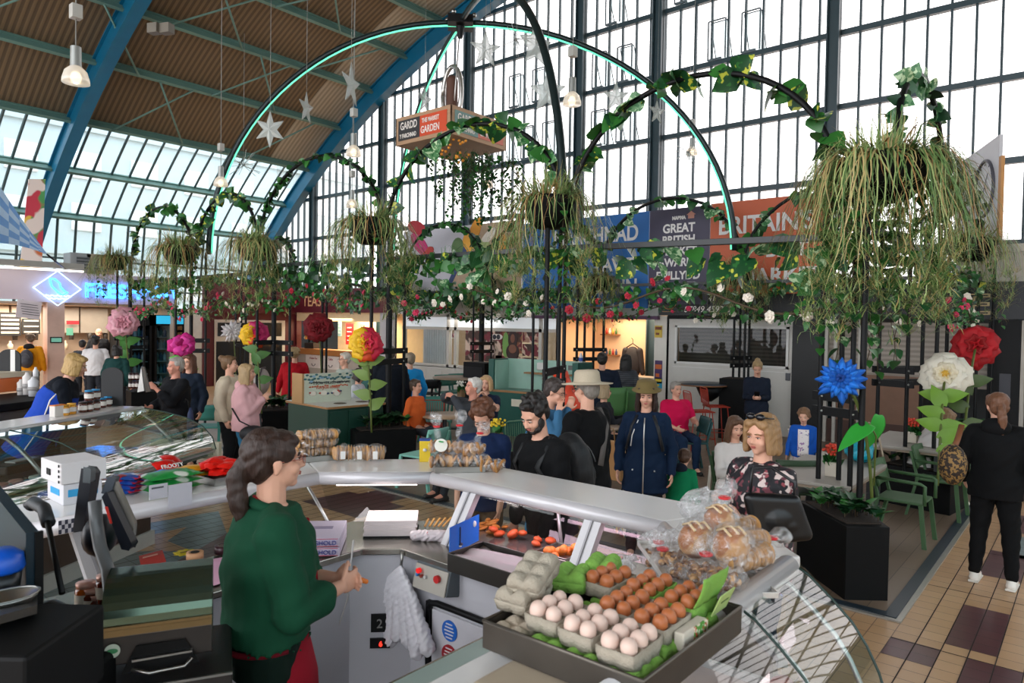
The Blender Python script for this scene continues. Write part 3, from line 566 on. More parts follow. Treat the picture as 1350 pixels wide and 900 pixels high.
# --- maroon return wall with white framed window, at Y = YT
XL, XR_ = float(PY(268, 450, YT)[0]), float(PY(396, 450, YT)[0])
r = thing('maroon_shop', 'maroon corner shop front with white framed dark windows', 'shop front', ((XL+XR_)/2, YT, 0))
m = MB(); m.bb(A(XL, YT, 0), A(XS, YT+.1, 3.5)); m.bb(A(XL, YT-.15, 2.45), A(XS-.1, YT, 2.75)); m.bb(A(XL, YT-.15, 2.85), A(XS-.1, YT, 3.55)); m.build('wall', MAROON, r)
def wy(xa, xb, ya, yb): a = PY(xa, ya, YT-.03); b = PY(xb, yb, YT-.03); return a, b
m = MB()
a, b = wy(283, 375, 421, 535); m.bb(A(a[0], YT-.03, b[2]), A(b[0], YT-.005, a[2])); m.build('window_frame', IVORY, r)
for (xa, xb, ya, yb) in ((287, 328, 425, 443), (333, 371, 425, 443), (285, 328, 450, 530), (333, 371, 450, 530)):
    a, b = wy(xa, xb, ya, yb); m = MB(); m.bb(A(a[0], YT-.045, b[2]), A(b[0], YT-.03, a[2])); m.build('window_pane', mt('#1d2226', .12), r)
# --- fish stall at Y = 20
YF = 20.0; xl, xr = 5.45, float(PY(233, 400, YF)[0])
r = thing('fish_stall', 'white fresh fish stall with lilac fascia and pale cabinets', 'stall', ((xl+xr)/2, YF, 0))
zt_, zb_ = 3.27, 2.56
m = MB(); m.bb(A(xl, YF, zb_), A(xr, YF+.12, zt_)); m.bb(A(xl-3.5, YF+.0, zb_+.05), A(xl, YF+.12, zt_)); m.bb(A(xl-3.5, YF, zt_), A(xr, YF+3, zt_+.06)); m.build('fascia', mt('#cfc3cd', .5, var=.03), r)
m = MB(); m.bb(A(xl-3.5, YF+2.6, 0), A(xr, YF+2.7, 2.6)); m.bb(A(xr-.1, YF, 0), A(xr, YF+2.6, 2.6)); m.bb(A(xl-3.5, YF+.1, 2.5), A(xr, YF+2.6, 2.56)); m.build('inner_wall', mt('#b6a28f', .6, var=.06), r)
c = float(PY(73, 450, YF)[0]); m = MB(); m.bb(A(c-.18, YF-.02, 0), A(c+.2, YF+.3, 2.56)); m.build('pillar', mt('#c7aa9c', .6), r)
m = MB(); q = PY(74, 448, YF-.05); m.box(q, (.26, .03, .15)); m.build('screen_frame', BLK, r); m = MB(); m.box(q+A(0, -.02, 0), (.22, .01, .1)); m.build('screen', mt('#6fb09c', .4, em=.3), r)
for x0_, x1_, col in ((0, 20, '#c8b69e'), (22, 44, '#cdbba4'), (46, 62, '#cbb9a2'), (82, 112, '#a39c92'), (113, 150, '#9c958b')):
    a = PY(x0_-8, 400, YF+2.3); b = PY(x1_-8, 400, YF+2.3); m = MB(); m.bb(A(a[0]+.01, YF+2.25, 1.75), A(b[0]-.01, YF+2.6, 2.48)); m.build('wall_cabinet', mt(col, .5), r, bevel=.01)
for (x_, y_, w_, h_, nl) in ((13, 427, .5, .62, 5), (41, 430, .42, .42, 3)):
    q = PY(x_, y_, YF+2.15); m = MB(); m.box(q, (w_, .03, h_)); pb_ = m.build('price_board', mt('#17181a', .5), r)
    for k in range(nl): m = MB(); m.box(q+A(0, -.02, h_*.36-k*h_*.72/(nl-1)), (w_*.8, .01, h_*.08)); m.build('price_line', mt('#d8cdbb', .5), pb_)
m = MB(); q = PY(38, 408, YF-.3); m.box(q, (.5, .02, .42), RYm(.12)); m.build('paper_notice', mt('#d3cbd0', .6), r)
for k in range(5): m = MB(); m.box(q+A(.01*k, -.02, .12-.06*k), (.36, .005, .015), RYm(.12)); m.build('notice_line', mt('#5d5a60', .6), r)
m = MB(); q = PY(96, 425, YF+2.1); m.box(q, (.3, .05, .1)); m.build('red_letters', mt('#a3202c', .5), r)
m = MB(); q = PY(92, 437, YF+2.1); m.box(q, (.16, .03, .2)); m.build('green_notice', mt('#4f8f7c', .5), r)
m = MB(); m.bb(A(xl-3.5, YF+1.9, 0), A(xr-.1, YF+2.6, .95)); m.build('back_counter', mt('#8d857b', .4), r)
m = MB()
for k in range(46): m.lathe([(.06, 0), (.07, .16), (.03, .2), (.03, .26)], A(xl-3+k*.15, YF+2.2+random.random()*.2, 1.0+.28*(k % 3)), 8, k % 3)
m.build('shelf_goods', [mt('#6d5647', .5), mt('#c9b8a0', .5), mt('#3f3a35', .4)], r, kind='stuff')
area('stall_light', (xl+.5, YF+1.2, 2.45), 1.5, 120, (1, .85, .68)); area('stall_light_2', (xr-1.5, YF+1.2, 2.45), 1.5, 45, (1, .85, .68))
# strip light above the fascia
r2 = thing('strip_light', 'long fluorescent strip light on a rail above the fish stall', 'light', (5.5, YF-.2, 3.4)); m = MB(); a = PY(-10, 350, YF-.4); b = PY(110, 357, YF-.4); m.bar(a+A(0, 0, -.02), b+A(0, 0, -.02), .06, .04); m.build('tube', mt('#fff3e4', .4, em=3), r2); m = MB(); m.bar(a+A(0, 0, .1), b+A(0, 0, .1), .12, .14); m.build('rail', mt('#9a9a94', .5), r2)
for (x_, w_, col, lab) in ((102, .5, '#8b8f90', 'grey ventilation unit on top of the fish stall'), (128, .7, '#9b8d78', 'tan metal cabinet on top of the fish stall')):
    q = PY(x_, 356, YF+.6); t = thing('ventilation_unit', lab, 'vent unit', (q[0], q[1], 3.33)); m = MB(); m.box((q[0], q[1], 3.6), (w_, .5, .54)); m.build('housing', mt(col, .6), t, bevel=.02); m = MB(); m.box((q[0]+.05, q[1]-.26, 3.6), (w_*.6, .02, .34)); m.build('grille', stripes('#3a3d3f', '#6d7072', 2, 25), t)
# neon diamond with fish
NB = mt('#2f8fff', .4, em=7); NW = mt('#9fd0ff', .4, em=5); r2 = thing('neon_sign', 'blue neon diamond with a fish outline on the stall fascia', 'neon sign', (7, YF-.1, 2.9))
q = PY(76, 380, YF-.08); s_ = .5; m = MB(); m.tube([q+A(.52, 0, 0), q+A(0, 0, .43), q+A(-.52, 0, 0), q+A(0, 0, -.43)], .014, 6, closed=True); m.build('diamond_tube', NW, r2)
fsh = [(-.16, .2), (-.06, .2), (.04, .1), (.06, .0), (.14, -.1), (.2, -.12), (.1, -.2), (.02, -.14), (-.06, -.05), (-.12, .02), (-.14, .12)]
m = MB(); m.tube([q+A(x*1.1, 0, z+.03) for x, z in fsh], .022, 6, closed=True); m.build('fish_tube', NB, r2)
m = MB(); m.tube([q+A(-.3+.06*i, 0, -.2+.03*(i % 2)) for i in range(11)], .01, 6); m.tube([q+A(-.2+.06*i, 0, -.27+.03*(i % 2)) for i in range(8)], .01, 6); m.build('wave_tube', NW, r2)
r2 = thing('neon_sign', 'blue neon lettering FRESH FISH on the stall fascia', 'neon sign', (8.5, YF-.1, 2.9)); a = PY(111, 391, YF-.06)
text('FRESH', a, .5, NB, right=(1, 0, 0), parent=r2, outline=.012, name='neon_letters'); text('FISH', PY(187, 391, YF-.06), .5, NB, right=(1, 0, 0), parent=r2, outline=.012, name='neon_letters')
# drinks fridges
for (xa, xb, lab) in ((158, 200, 'black upright drinks fridge left of its blue headed twin'), (204, 243, 'black upright drinks fridge with a lit blue header')):
    a = PY(xa, 440, YF+.2); b = PY(xb, 440, YF+.2); t = thing('drinks_fridge', lab, 'fridge', ((a[0]+b[0])/2, YF+.5, 0)); x0_, x1_ = a[0], b[0]
    m = MB(); m.bb(A(x0_, YF+.2, 0), A(x0_+.06, YF+.9, 2.3)); m.bb(A(x1_-.06, YF+.2, 0), A(x1_, YF+.9, 2.3)); m.bb(A(x0_, YF+.85, 0), A(x1_, YF+.9, 2.3)); m.bb(A(x0_, YF+.2, 0), A(x1_, YF+.9, .2)); m.bb(A(x0_, YF+.2, 2.0), A(x1_, YF+.9, 2.3)); m.build('cabinet', BLK, t)
    if xa > 200: m = MB(); m.bb(A(x0_+.04, YF+.17, 2.05), A(x1_-.04, YF+.2, 2.28)); m.build('lit_header', mt('#2aa0c8', .4, em=.9), t)
    for k in range(5):
        z = .3+k*.34; m = MB(); m.bb(A(x0_+.06, YF+.3, z), A(x1_-.06, YF+.85, z+.02)); s = m.build('shelf', mt('#b9c2c6', .4), t); m = MB()
        for j in range(6): m.lathe([(.05, 0), (.05, .16), (.02, .21), (.02, .25)], A(x0_+.15+j*(x1_-x0_-.3)/5, YF+.4, z+.02), 8, (j+k) % 3)
        m.build('bottles', [mt('#2a4f7c', .3), mt('#b9c9d0', .3), mt('#3c7a86', .3)], s, kind='stuff')
    m = MB(); m.quad((x0_+.06, YF+.2, .2), (x1_-.06, YF+.2, .2), (x1_-.06, YF+.2, 2.0), (x0_+.06, YF+.2, 2.0)); m.build('glass_door', glass('#a9c4cc', .08, .6), t)
# blue chequered sail and hanging banner on the far left
r = thing('shade_sail', 'blue chequered shade sail tapering to a rope at the far left', 'sail', PY(30, 300, 16.))
tip = PY(62, 335, 18.); a = PY(-60, 150, 14.); b = PY(-60, 322, 14.)
G = []
for i in range(9):
    t = i/8; top = a*(1-t)+tip*t+A(0, 0, -.08*math.sin(PI*t)); bot = b*(1-t)+tip*t+A(0, 0, .12*math.sin(PI*t)); G.append([top*(1-s)+bot*s for s in np.linspace(0, 1, 7)])
G = np.array(G); m = MB()
for i in range(8):
    for j in range(6): m.add([G[i, j], G[i+1, j], G[i+1, j+1], G[i, j+1]], [(0, 1, 2, 3)], (i+j) % 2)
m.build('sail_cloth', [mt('#4a94dc', .6), mt('#a5cdf0', .6)], r, solid=.01); m = MB(); m.tube([tip, PY(88, 356, 19.8)], .02, 5); m.build('rope', BLK, r)
r = thing('hanging_banner', 'tall multicoloured fruit banner hanging by the blue rib', 'banner', PY(48, 280, 20.5)); a = PY(38, 236, 20.5); b = PY(60, 236, 20.5); c = PY(55, 356, 20.5); d_ = PY(26, 356, 20.5)
m = MB(); m.ext([a, b, c, d_], (0, .03, 0)); m.build('cloth', spots('#c86a3a', ('#e8c04a', '#4f9a58', '#c83a4c', '#e9d9d0'), 1.2, .48), r)
# ================================================================ PERGOLA, PLANTS, LIGHTS
LG = [mt('#1f4d27', .4, var=.3, vs=9), mt('#2f6c2b', .4, var=.3, vs=9), mt('#153a20', .4, var=.25, vs=9)]
LV = spots('#174826', ('#bfc244', '#2c6a30'), 13, .58, .4); LPALE = spots('#5b8a5c', ('#b9d0a6', '#2f6a3a'), 16, .52, .45)
SP = [mt('#9bab6c', .5, var=.25, vs=12), mt('#6f8a4e', .5, var=.25, vs=12), mt('#b3a06a', .55, var=.2, vs=12), mt('#56753f', .5, var=.2, vs=12), mt('#9a7546', .6, var=.2)]
BR = mt('#4a3a26', .7)
def leaf(mb, p, d, nrmal, s, mi=0, fold=.18, w=.42):
    d = nrm(d); n = np.array(nrmal, float); n = nrm(n-d*(n@d)) if np.linalg.norm(np.cross(n, d)) > .05 else frame(d)[1]; r = np.cross(d, n)
    T = [0, .1, .32, .68, 1]; Wd = [.02, w*.95, w*1.12, w*.66, 0]; v = []
    for t, q in zip(T, Wd):
        c = np.asarray(p)+d*s*t - n*s*.25*t*t; v += [c+r*q*s+n*fold*q*s, c, c-r*q*s+n*fold*q*s]
    v[0] = v[0]-d*s*.1+r*s*.12; v[2] = v[2]-d*s*.1-r*s*.12
    mb.add(v, [(i*3+j, i*3+j+1, i*3+j+4, i*3+j+3) for i in range(4) for j in (0, 1)], mi, True)
def rnd(a=1.): return np.random.uniform(-a, a, 3)
def blade(mb, p, out, L, w, mi, rise=.25, k=7):
    out = nrm(out); side = nrm(np.cross(out, (0, 0, 1)))*w/2; pts = []; vel = out*(.35+.4*random.random())+A(0, 0, rise*(.5+random.random())); pos = np.array(p, float); tw = random.uniform(-.3, .3)
    dt = L/k; v = []
    for i in range(k+1):
        ww = (1-(i/k)**2)*.9+.1; v += [pos+side*ww, pos-side*ww]
        dirn = nrm(vel); pos = pos+dirn*dt; vel = vel+A(tw*side[0]*3, tw*side[1]*3, -.42)*(dt/.16); vel[:2] = vel[:2]*.8+np.random.uniform(-.16, .16, 2); vel[2] = max(vel[2], -.75)
    mb.add(v, [(2*i, 2*i+1, 2*i+3, 2*i+2) for i in range(k)], mi, True)
def vine(mb, p, L, size, mis, step=.09, sway=.05):
    p = np.array(p, float); pts = [p.copy()]
    n = max(2, int(L/step))
    for i in range(n):
        p = p+A(random.uniform(-sway, sway)*.6, random.uniform(-sway, sway)*.6, -step); pts.append(p.copy())
        a = random.random()*6.28; o = A(math.cos(a), math.sin(a), -.7); leaf(mb, p, o, A(math.cos(a), math.sin(a), .9), size*random.uniform(.6, 1.15), random.choice(mis))
    mb.tube(pts, .004, 4, mi=len(mb_m)-1)
mb_m = LG+[LV, LPALE, BR]
def basket(label, loc, rb=.27, spread=.5, nb=420, hang=1.25, nv=7, post=None, seed=1, rise=.25, fill=.8, group='hanging baskets of spider plants on the pergola', top=True):
    random.seed(seed); np.random.seed(seed); loc = np.asarray(loc, float)
    t = thing('hanging_basket', label, 'hanging basket', loc)
    m = MB(); m.lathe([(.05, -.34), (rb*.55, -.33), (rb*.85, -.22), (rb, -.06), (rb*1.03, 0), (rb*.97, .01), (rb*.9, -.04), (0, -.05)], loc, 26); m.build('bowl', BLKM, t)
    m = MB()
    ca0 = math.atan2(-loc[1], -loc[0]); clumps = [(ca0+(.75+k*.6)*1.0+random.uniform(-.2, .2), random.random()**.6) for k in range(9)]
    for i in range(int(nb*.55)):   # arching leaves from the rim, gathered in tufts
        a = random.choice(clumps)[0]+random.gauss(0, .35) if random.random() < .85 else random.random()*6.283; o = A(math.cos(a), math.sin(a), 0); L = random.uniform(.25, .75)
        blade(m, loc+o*rb*random.uniform(.2, .95)+A(0, 0, -.02), o+rnd(.35)*A(1, 1, .3), L, random.uniform(.009, .018), random.choice([0, 0, 1, 1, 2, 3, 3, 4]), rise*random.uniform(.4, 2.2))
    for ca, cl in clumps:          # long hanging tangles
        for i in range(int(nb*.045)):
            a = ca+random.gauss(0, .28); o = A(math.cos(a), math.sin(a), 0); blade(m, loc+o*rb*random.uniform(.7, 1.05)+A(0, 0, -.04), o*random.uniform(.3, 1.0)+rnd(.3)*A(1, 1, 0), random.uniform(.5, 1)*hang*(.55+.5*cl), random.uniform(.007, .013), random.choice([0, 1, 2, 4, 3]), .2, 9)
        for i in range(max(3, nb//38)):
            a = ca+random.gauss(0, .3) if random.random() < fill else random.random()*6.283; o = A(math.cos(a), math.sin(a), 0); c = loc+o*(rb+spread*random.uniform(.1, .6))+A(0, 0, -random.uniform(.25, 1)*hang*(.6+.45*cl))
            for k in range(11): b = random.random()*6.283; blade(m, c+rnd(.03), A(math.cos(b), math.sin(b), 0), random.uniform(.12, .3), .009, random.choice([0, 0, 1, 2, 3]), random.uniform(.1, .7), 5)
    for i in range(nb//6): a = random.random()*6.283; blade(m, loc+A(math.cos(a), math.sin(a), 0)*rb*.5, A(math.cos(a), math.sin(a), 0)+rnd(.4), random.uniform(.2, .42), .01, random.choice([0, 1, 2]), 1.4, 5)
    m.build('spider_plant', SP, t)
    if nv:
        m = MB()
        for i in range(nv): a = random.random()*6.283; vine(m, loc+A(math.cos(a), math.sin(a), 0)*rb*1.0, random.uniform(.5, 1)*hang, .1, [0, 1, 1])
        m.build('trailing_vine', mb_m, t)
    return t
# clusters: name, planter centre, base kind, posts as (pixel column, depth, top z)
def pxy(px_, D): q = PD(px_, 430, D); return A(q[0], q[1], 0)
def tower(label, posts, bars=(1.58, 1.73), barset=None, r=.024, z0=.5, top=3.5):
    t = thing('trellis_tower', label, 'trellis', pxy(posts[0][0], posts[0][1]), group='black steel towers of the pergola')
    Q = []
    for q in posts:
        px_, D = q[0], q[1]; zt_ = q[2] if len(q) > 2 else top; rr = q[3] if len(q) > 3 else r
        p = pxy(px_, D); m = MB(); m.cone(p+A(0, 0, z0), p+A(0, 0, zt_), rr, rr, 10); m.build('post', BLK, t); Q.append(p)
    if barset:
        for i, j in barset:
            for z in bars:
                m = MB(); d = nrm(Q[j]-Q[i]); m.bar(Q[i]-d*.08+A(0, 0, z), Q[j]+d*.08+A(0, 0, z), .03, .085, up=(0, 0, 1)); b = m.build('crossbar', BLK, t)
                for q in (Q[i], Q[j]): m = MB(); c = q+A(0, 0, z)-nrm(FW*A(1, 1, 0))*.035; m.ell(c, .014, n=8, k=6); m.build('bolt', STEEL, b)
    return Q
def planter(label, poly, z1, rim=True, plants=60, ps=.2, mats=None):
    c = np.mean(np.array(poly), 0); t = thing('floor_planter', label, 'planter', (c[0], c[1], 0)); m = MB()
    m.prism(poly, 0, z1); m.build('box', mats or BLKM, t, bevel=.006)
    m = MB(); q = [(c[0]+(x-c[0])*.82, c[1]+(y-c[1])*.82) for x, y in poly]; m.prism(q, z1, z1+.012); m.build('soil', mt('#2a2018', .9, bump=.6, bs=60), t)
    if plants:
        m = MB(); q = np.array(q)
        for i in range(plants):
            w_ = np.random.dirichlet(np.ones(len(q))*.8); p = w_@q; P = A(p[0], p[1], z1+.02); h = random.uniform(.4, 1)*ps
            for k in range(7): a = random.random()*6.283; o = A(math.cos(a), math.sin(a), .9); leaf(m, P+A(0, 0, h*.4), o, A(-math.cos(a)*.6, -math.sin(a)*.6, 1), ps*random.uniform(.4, .8), random.choice([0, 2, 2, 1]), w=.25)
            m.tube([P, P+A(0, 0, h*.5)], .004, 4, mi=3)
        m.build('leafy_plants', LG+[BR], t)
    return t
np.random.seed(3)
planter('tall black box planter at the front right corner of the garden', [(6.07, 1.52), (6.29, 1.25), (7.05, 1.72), (6.68, 2.1)], .61, plants=34, ps=.2)
T1 = tower('black post tower rising from the front right planter', [(1084, 6.75), (1111, 6.7), (1126, 6.45), (1139.5, 6.05, 3.35, .027)], bars=(1.42, 1.56), barset=[(0, 2)])
planter('black box planter under the pale peony by the right tables', [(9.7, 1.3), (10.4, 1.2), (10.7, 1.9), (9.9, 2.1)], .5, plants=30, ps=.25)
T2 = tower('black post tower behind the pale peony on the right', [(1160, 9.0), (1198, 8.7), (1217, 9.2), (1236, 8.6), (1249, 9.3)], bars=(1.53, 1.7), barset=[(0, 1), (0, 2)], z0=.4)
planter('black box planter at the far right corner', [(13.4, 1.3), (14.1, 1.3), (14.1, 1.9), (13.4, 1.9)], .6, plants=16)
T2b = tower('black post tower at the far right corner under a basket', [(1289, 11.6, 3.2), (1309, 11.8), (1272, 12)])
planter('tall square black planter box carrying a bar table by the white shop', [(13.3, 5.25), (13.75, 5.25), (13.75, 5.75), (13.3, 5.75)], 1.2, plants=0)
T3 = tower('black post tower on the tall planter beside the phone user', [(968, 13.9), (976, 14.2), (982.5, 13.8), (988, 14.1)], z0=1.2, bars=(1.45, 1.6), barset=[(0, 3)])
planter('black box planter behind the man in the sun hat', [(6.5, 4.9), (7.3, 4.7), (7.5, 5.4), (6.7, 5.6)], .61, plants=30)
T4 = tower('black post tower in the middle below the round bowl', [(720, 7.9, 3.3, .027), (737, 8.4), (744, 8.7), (703, 8.9, 2.9, .018)], bars=(1.5, 1.66), barset=[(0, 2)])
T9 = tower('black post tower before the gift shop', [(761, 15.6), (771, 15.9), (783, 16.1), (796, 15.8)], bars=(1.45, 1.66), barset=[(0, 3)], r=.03)
planter('black planter beside the gift shop entrance', [(13.2, 8.4), (13.9, 8.4), (13.9, 9.0), (13.2, 9.0)], .6, plants=14)
T5 = tower('black post tower behind the sink unit', [(624, 17.6), (635, 18, 3.5, .07), (648, 17.9)], bars=(1.5, 1.7), barset=[(0, 2)])
planter('black planter box behind the sink unit', [(13.0, 11.7), (13.7, 11.7), (13.7, 12.4), (13.0, 12.4)], .9, plants=10)
planter('long black box planter in front of the condiment station', [(6.27, 8.14), (7.14, 7.81), (7.5, 8.55), (6.65, 8.9)], .61, plants=46, ps=.26)
T6 = tower('black post tower beside the front rainbow rose', [(489.5, 10.3, 3.4, .028), (513, 10.9, 3.5, .05), (533, 11.0), (522, 19.5)], bars=(1.6, 1.76), barset=[(0, 2), (0, 1)])
T7 = tower('thin black post tower before the tea shop', [(425, 17.5), (430.5, 17.8)], r=.03, z0=.7)
planter('small teal planter trough before the tea shop counter', [(11.3, 14.0), (11.9, 14.0), (11.9, 14.9), (11.3, 14.9)], .95, plants=14, mats=mt('#2f6a66', .5))
planter('black box planter behind the pink hooded shopper', [(6.3, 11.2), (7.1, 10.9), (7.5, 11.6), (6.6, 11.9)], .61, plants=40, ps=.28)
T8 = tower('black post tower behind the pink hooded shopper', [(339, 12.5, 3.4), (361, 12.8, 3.5, .045), (382, 12.6)], bars=(1.6, 1.8), barset=[(0, 1), (1, 2)])
T8b = tower('slim black post tower in front of the maroon shop', [(311, 19.5), (318, 20), (324, 19.2)], r=.03, z0=.3, bars=(1.5, 1.8), barset=[(0, 2)])
T10 = tower('black post tower left of the cream jacket', [(231.5, 13.6, 3.4), (252, 14.0, 3.5, .035), (271, 13.8)], bars=(1.58, 1.78), barset=[(0, 2)], z0=0)
T11 = tower('leftmost black post tower by the drinks fridges', [(154.5, 15.3, 3.4), (171.5, 15.6, 3.5, .04), (190, 15.8)], bars=(1.55, 1.75), barset=[(0, 1), (1, 2)], z0=0)
planter('black box planter by the leftmost pergola tower', [(6.3, 15.9), (7.1, 15.7), (7.3, 16.6), (6.5, 16.8)], .61, plants=20)
# arches with leaves
C1, C2, C2b, C3, C4, C9, C5, C6, C5b, C8, C10, C11 = [A(*q) for q in ((6.62, 1.75, 3.5), (10.1, 1.5, 3.45), (13.6, 1.5, 3.45), (13.5, 5.4, 3.4), (6.95, 5.0, 3.5), (13.5, 8.7, 3.4), (13.5, 12.2, 3.4), (6.9, 8.3, 3.45), (13.5, 15.4, 3.4), (6.75, 11.6, 3.45), (6.5, 13.5, 3.3), (6.5, 16.4, 3.4))]
def leafy_arch(label, p, q, h, n=34, size=.2, mis=(3, 3, 1, 4), dens=1., r=.03, bare=.0):
    t = thing('garden_arch', label, 'arch', (p+q)/2, group='leafy pergola arches'); P = arc(p, q, A(0, 0, h), 30)
    m = MB(); m.tube(P, r, 8); m.build('hoop', BLK, t)
    m = MB(); L = np.linalg.norm(q-p)+h; cnt = int(L/size*2.3*dens)
    for i in range(cnt):
        s_ = random.uniform(.04, .96)*(len(P)-1); k = int(s_); c = P[k]*(1-s_+k)+P[k+1]*(s_-k); 
        if random.random() < bare: continue
        for _ in range(random.choice((1, 1, 2))):
            o = rnd(1)+A(0, 0, -.25); leaf(m, c+rnd(.02), o, A(-.6, -.4, .2)+rnd(.7), size*random.uniform(.65, 1.2), random.choice(mis), w=.46)
    m.tube(P+rnd(.01)+A(0, .02, .02), .008, 5, mi=5); m.build('climbing_leaves', mb_m, t)
random.seed(5); np.random.seed(5)
leafy_arch('largest leafy arch spanning the garden right of centre', C4+A(-.05, -.1, 0), C1+A(.1, .1, 0), 1.3, size=.23, dens=.85)
leafy_arch('leafy arch passing in front of the wooden crate sign', C6, C4, 1.4, size=.22)
leafy_arch('leafy arch over the red coat left of the crate sign', C8, C6, 1.45, size=.12, dens=1.1, mis=(0, 1, 1, 2))
leafy_arch('leafy arch just left of the neon lit hoop foot', C10, C8, 1.15, size=.22)
leafy_arch('leftmost leafy arch of the garden', C11, C10, 1.15, size=.2)
leafy_arch('narrow leafy arch above the largest basket', C1+A(.1, -.35, 0), C2, 1.3, size=.15, mis=(0, 2, 4, 4), dens=.9)
leafy_arch('narrow leafy arch in front of the clock poster', C2, C2b, .85, size=.15, mis=(0, 2, 4), dens=.9)
leafy_arch('leafy arch in front of the purple banner', C9, C3, 1.5, size=.2, mis=(4, 1, 0))
leafy_arch('leafy arch in front of the orange banner', C3, C2b, 1.5, size=.2, mis=(4, 1, 0), dens=.7)
leafy_arch('leafy arch before the vegetable banner', C5, C9, 1.5, size=.2, mis=(1, 0, 2))
leafy_arch('leafy arch before the petal banner', C5b, C5, 1.5, size=.2, mis=(1, 0, 2))
leafy_arch('thin leafy arch beneath the end of the blue rib', C8+A(.2, 0, -.5), C5b+A(-3.5, 0, -.5), 1.0, size=.12, mis=(1, 0, 2), dens=.7)
# beams with foliage and rose garlands
ROSE = {}
def rose(mb, c, s, mi=0):
    for ring, (n, tilt, sc) in enumerate(((6, .25, 1), (5, .7, .8), (4, 1.15, .55))):
        for k in range(n):
            a = k*6.283/n+ring*.5; d = A(math.cos(a)*math.cos(tilt), math.sin(a)*math.cos(tilt), math.sin(tilt)); R = np.array([d, np.cross((0, 0, 1), d), np.cross(d, np.cross((0, 0, 1), d))]).T
            R = np.array([nrm(R[:, 0]), nrm(R[:, 1]), nrm(R[:, 2])]).T; mb.ell(c+d*s*.38*sc, (s*.42*sc, s*.36*sc, s*.12), R, 7, 5, mi)
    mb.ell(c+A(0, 0, s*.35), s*.22, n=7, k=5, mi=mi)
RC_ = {'red': mt('#b01c34', .6, var=.2, vs=30), 'pink': mt('#d8375f', .6, var=.25, vs=30), 'white': mt('#eee4d6', .6, var=.06, vs=30)}
_rm = {}
for k_, mm_ in RC_.items():
    b = MB(); rose(b, A(0, 0, 0), .055); o_ = b.build('rose', mm_); _rm[k_] = o_.data; bpy.data.objects.remove(o_)
def beam(label, p, q, sag=.0, th=.06, leaves=60, size=.16, mis=(3, 1, 0, 4), roses=(), drop=.35, nro=14, blades=0, rsc=1., gl=None):
    p = np.asarray(p, float); q = np.asarray(q, float); t = thing('pergola_beam', label, 'beam', (p+q)/2, group='straight pergola beams wound with leaves')
    m = MB(); m.bar(p, q, th*1.2, th, up=(0, 0, 1)); m.build('rail', mt('#2b2e30', .45), t, bevel=.004)
    m = MB(); ax = nrm(q-p)
    for i in range(leaves):
        s_ = random.random(); c = p*(1-s_)+q*s_; dz_ = -abs(random.gauss(0, .6))*drop; side = rnd(.12)*A(1, 1, 0)
        a = random.random()*6.283; o = A(math.cos(a), math.sin(a), -.8); leaf(m, c+A(0, 0, dz_*.8+.03)+side, o, A(-.7, -.5, .5)+rnd(.6), size*random.uniform(.5, 1.2), random.choice(mis), w=.42)
    for i in range(blades): s_ = random.random(); a = random.random()*6.283; blade(m, p*(1-s_)+q*s_, A(math.cos(a), math.sin(a), 0), random.uniform(.3, .8), .012, random.choice([1, 4]), .4)
    m.build('beam_leaves', mb_m, t)
    if roses:
        g_ = thing('rose_garland', gl or 'garland', 'garland', (p+q)/2-A(0, 0, .6), group='rose garlands under the pergola beams')
        m = MB(); P = [p*(1-s_)+q*s_+A(0, 0, -.58-.12*math.sin(s_*PI*3)) for s_ in np.linspace(0, 1, 26)]; m.tube(P, .012, 5, mi=5)
        for i in range(leaves*2): s_ = random.random(); c = p*(1-s_)+q*s_+A(0, 0, -.58-.12*math.sin(s_*PI*3))+rnd(.1); leaf(m, c, rnd(1)+A(0, 0, -.3), A(-.7, -.5, .4)+rnd(.6), random.uniform(.05, .1), random.choice((0, 1, 1, 2)), w=.3)
        m.build('garland_leaves', mb_m, g_)
        for i in range(nro):
            s_ = (i+random.random())/nro; c = p*(1-s_)+q*s_+A(-.06, -.05, -.6-.12*math.sin(s_*PI*3)+random.uniform(-.13, .15)); kk = roses[int(s_*len(roses))]
            o = bpy.data.objects.new('rose', _rm[kk]); COL.objects.link(o); o.parent = g_; o.location = [float(v) for v in (c-((p+q)/2-A(0, 0, .6)))]
            f = random.uniform(.75, 1.35)*rsc; o.scale = (f, f, f); o.rotation_euler = (random.uniform(1., 2.), random.uniform(-.5, .5), random.uniform(-1.5, .2)-.9)
beam('beam between the bowl basket and the largest basket', (6.85, 4.95, 3.12), (6.65, 1.75, 3.02), leaves=46, size=.26, roses=('red', 'red', 'red', 'white', 'white', 'white'), nro=16, rsc=1.15, gl='garland of red and white roses on the right near side', mis=(3, 3, 4, 4, 1))
beam('beam behind the bowl basket running to the planter tower', (6.9, 8.1, 3.15), (6.85, 5.1, 3.12), leaves=120, size=.2, roses=('pink', 'white', 'white', 'white'), nro=16, rsc=1.1, blades=40, gl='garland of white and pink roses left of the bowl basket')
beam('leafy beam over the green condiment station', (6.75, 11.6, 3.15), (6.75, 8.4, 3.15), leaves=170, size=.14, roses=('white', 'red', 'red', 'pink'), nro=18, blades=60, gl='garland of dark red roses above the red coat', mis=(0, 1, 2), drop=.5)
beam('leafy beam above the cream jacket', (6.5, 13.5, 3.0), (6.75, 11.7, 3.05), leaves=60, size=.13, roses=('pink', 'white'), nro=16, gl='garland of pink and white roses above the cream jacket')
beam('leafy beam beside the fridge tower', (6.5, 16.2, 3.0), (6.5, 13.7, 3.0), leaves=100, size=.16, roses=('pink', 'pink'), nro=18, gl='garland of pink roses in front of the neon lettering', mis=(0, 2, 1))
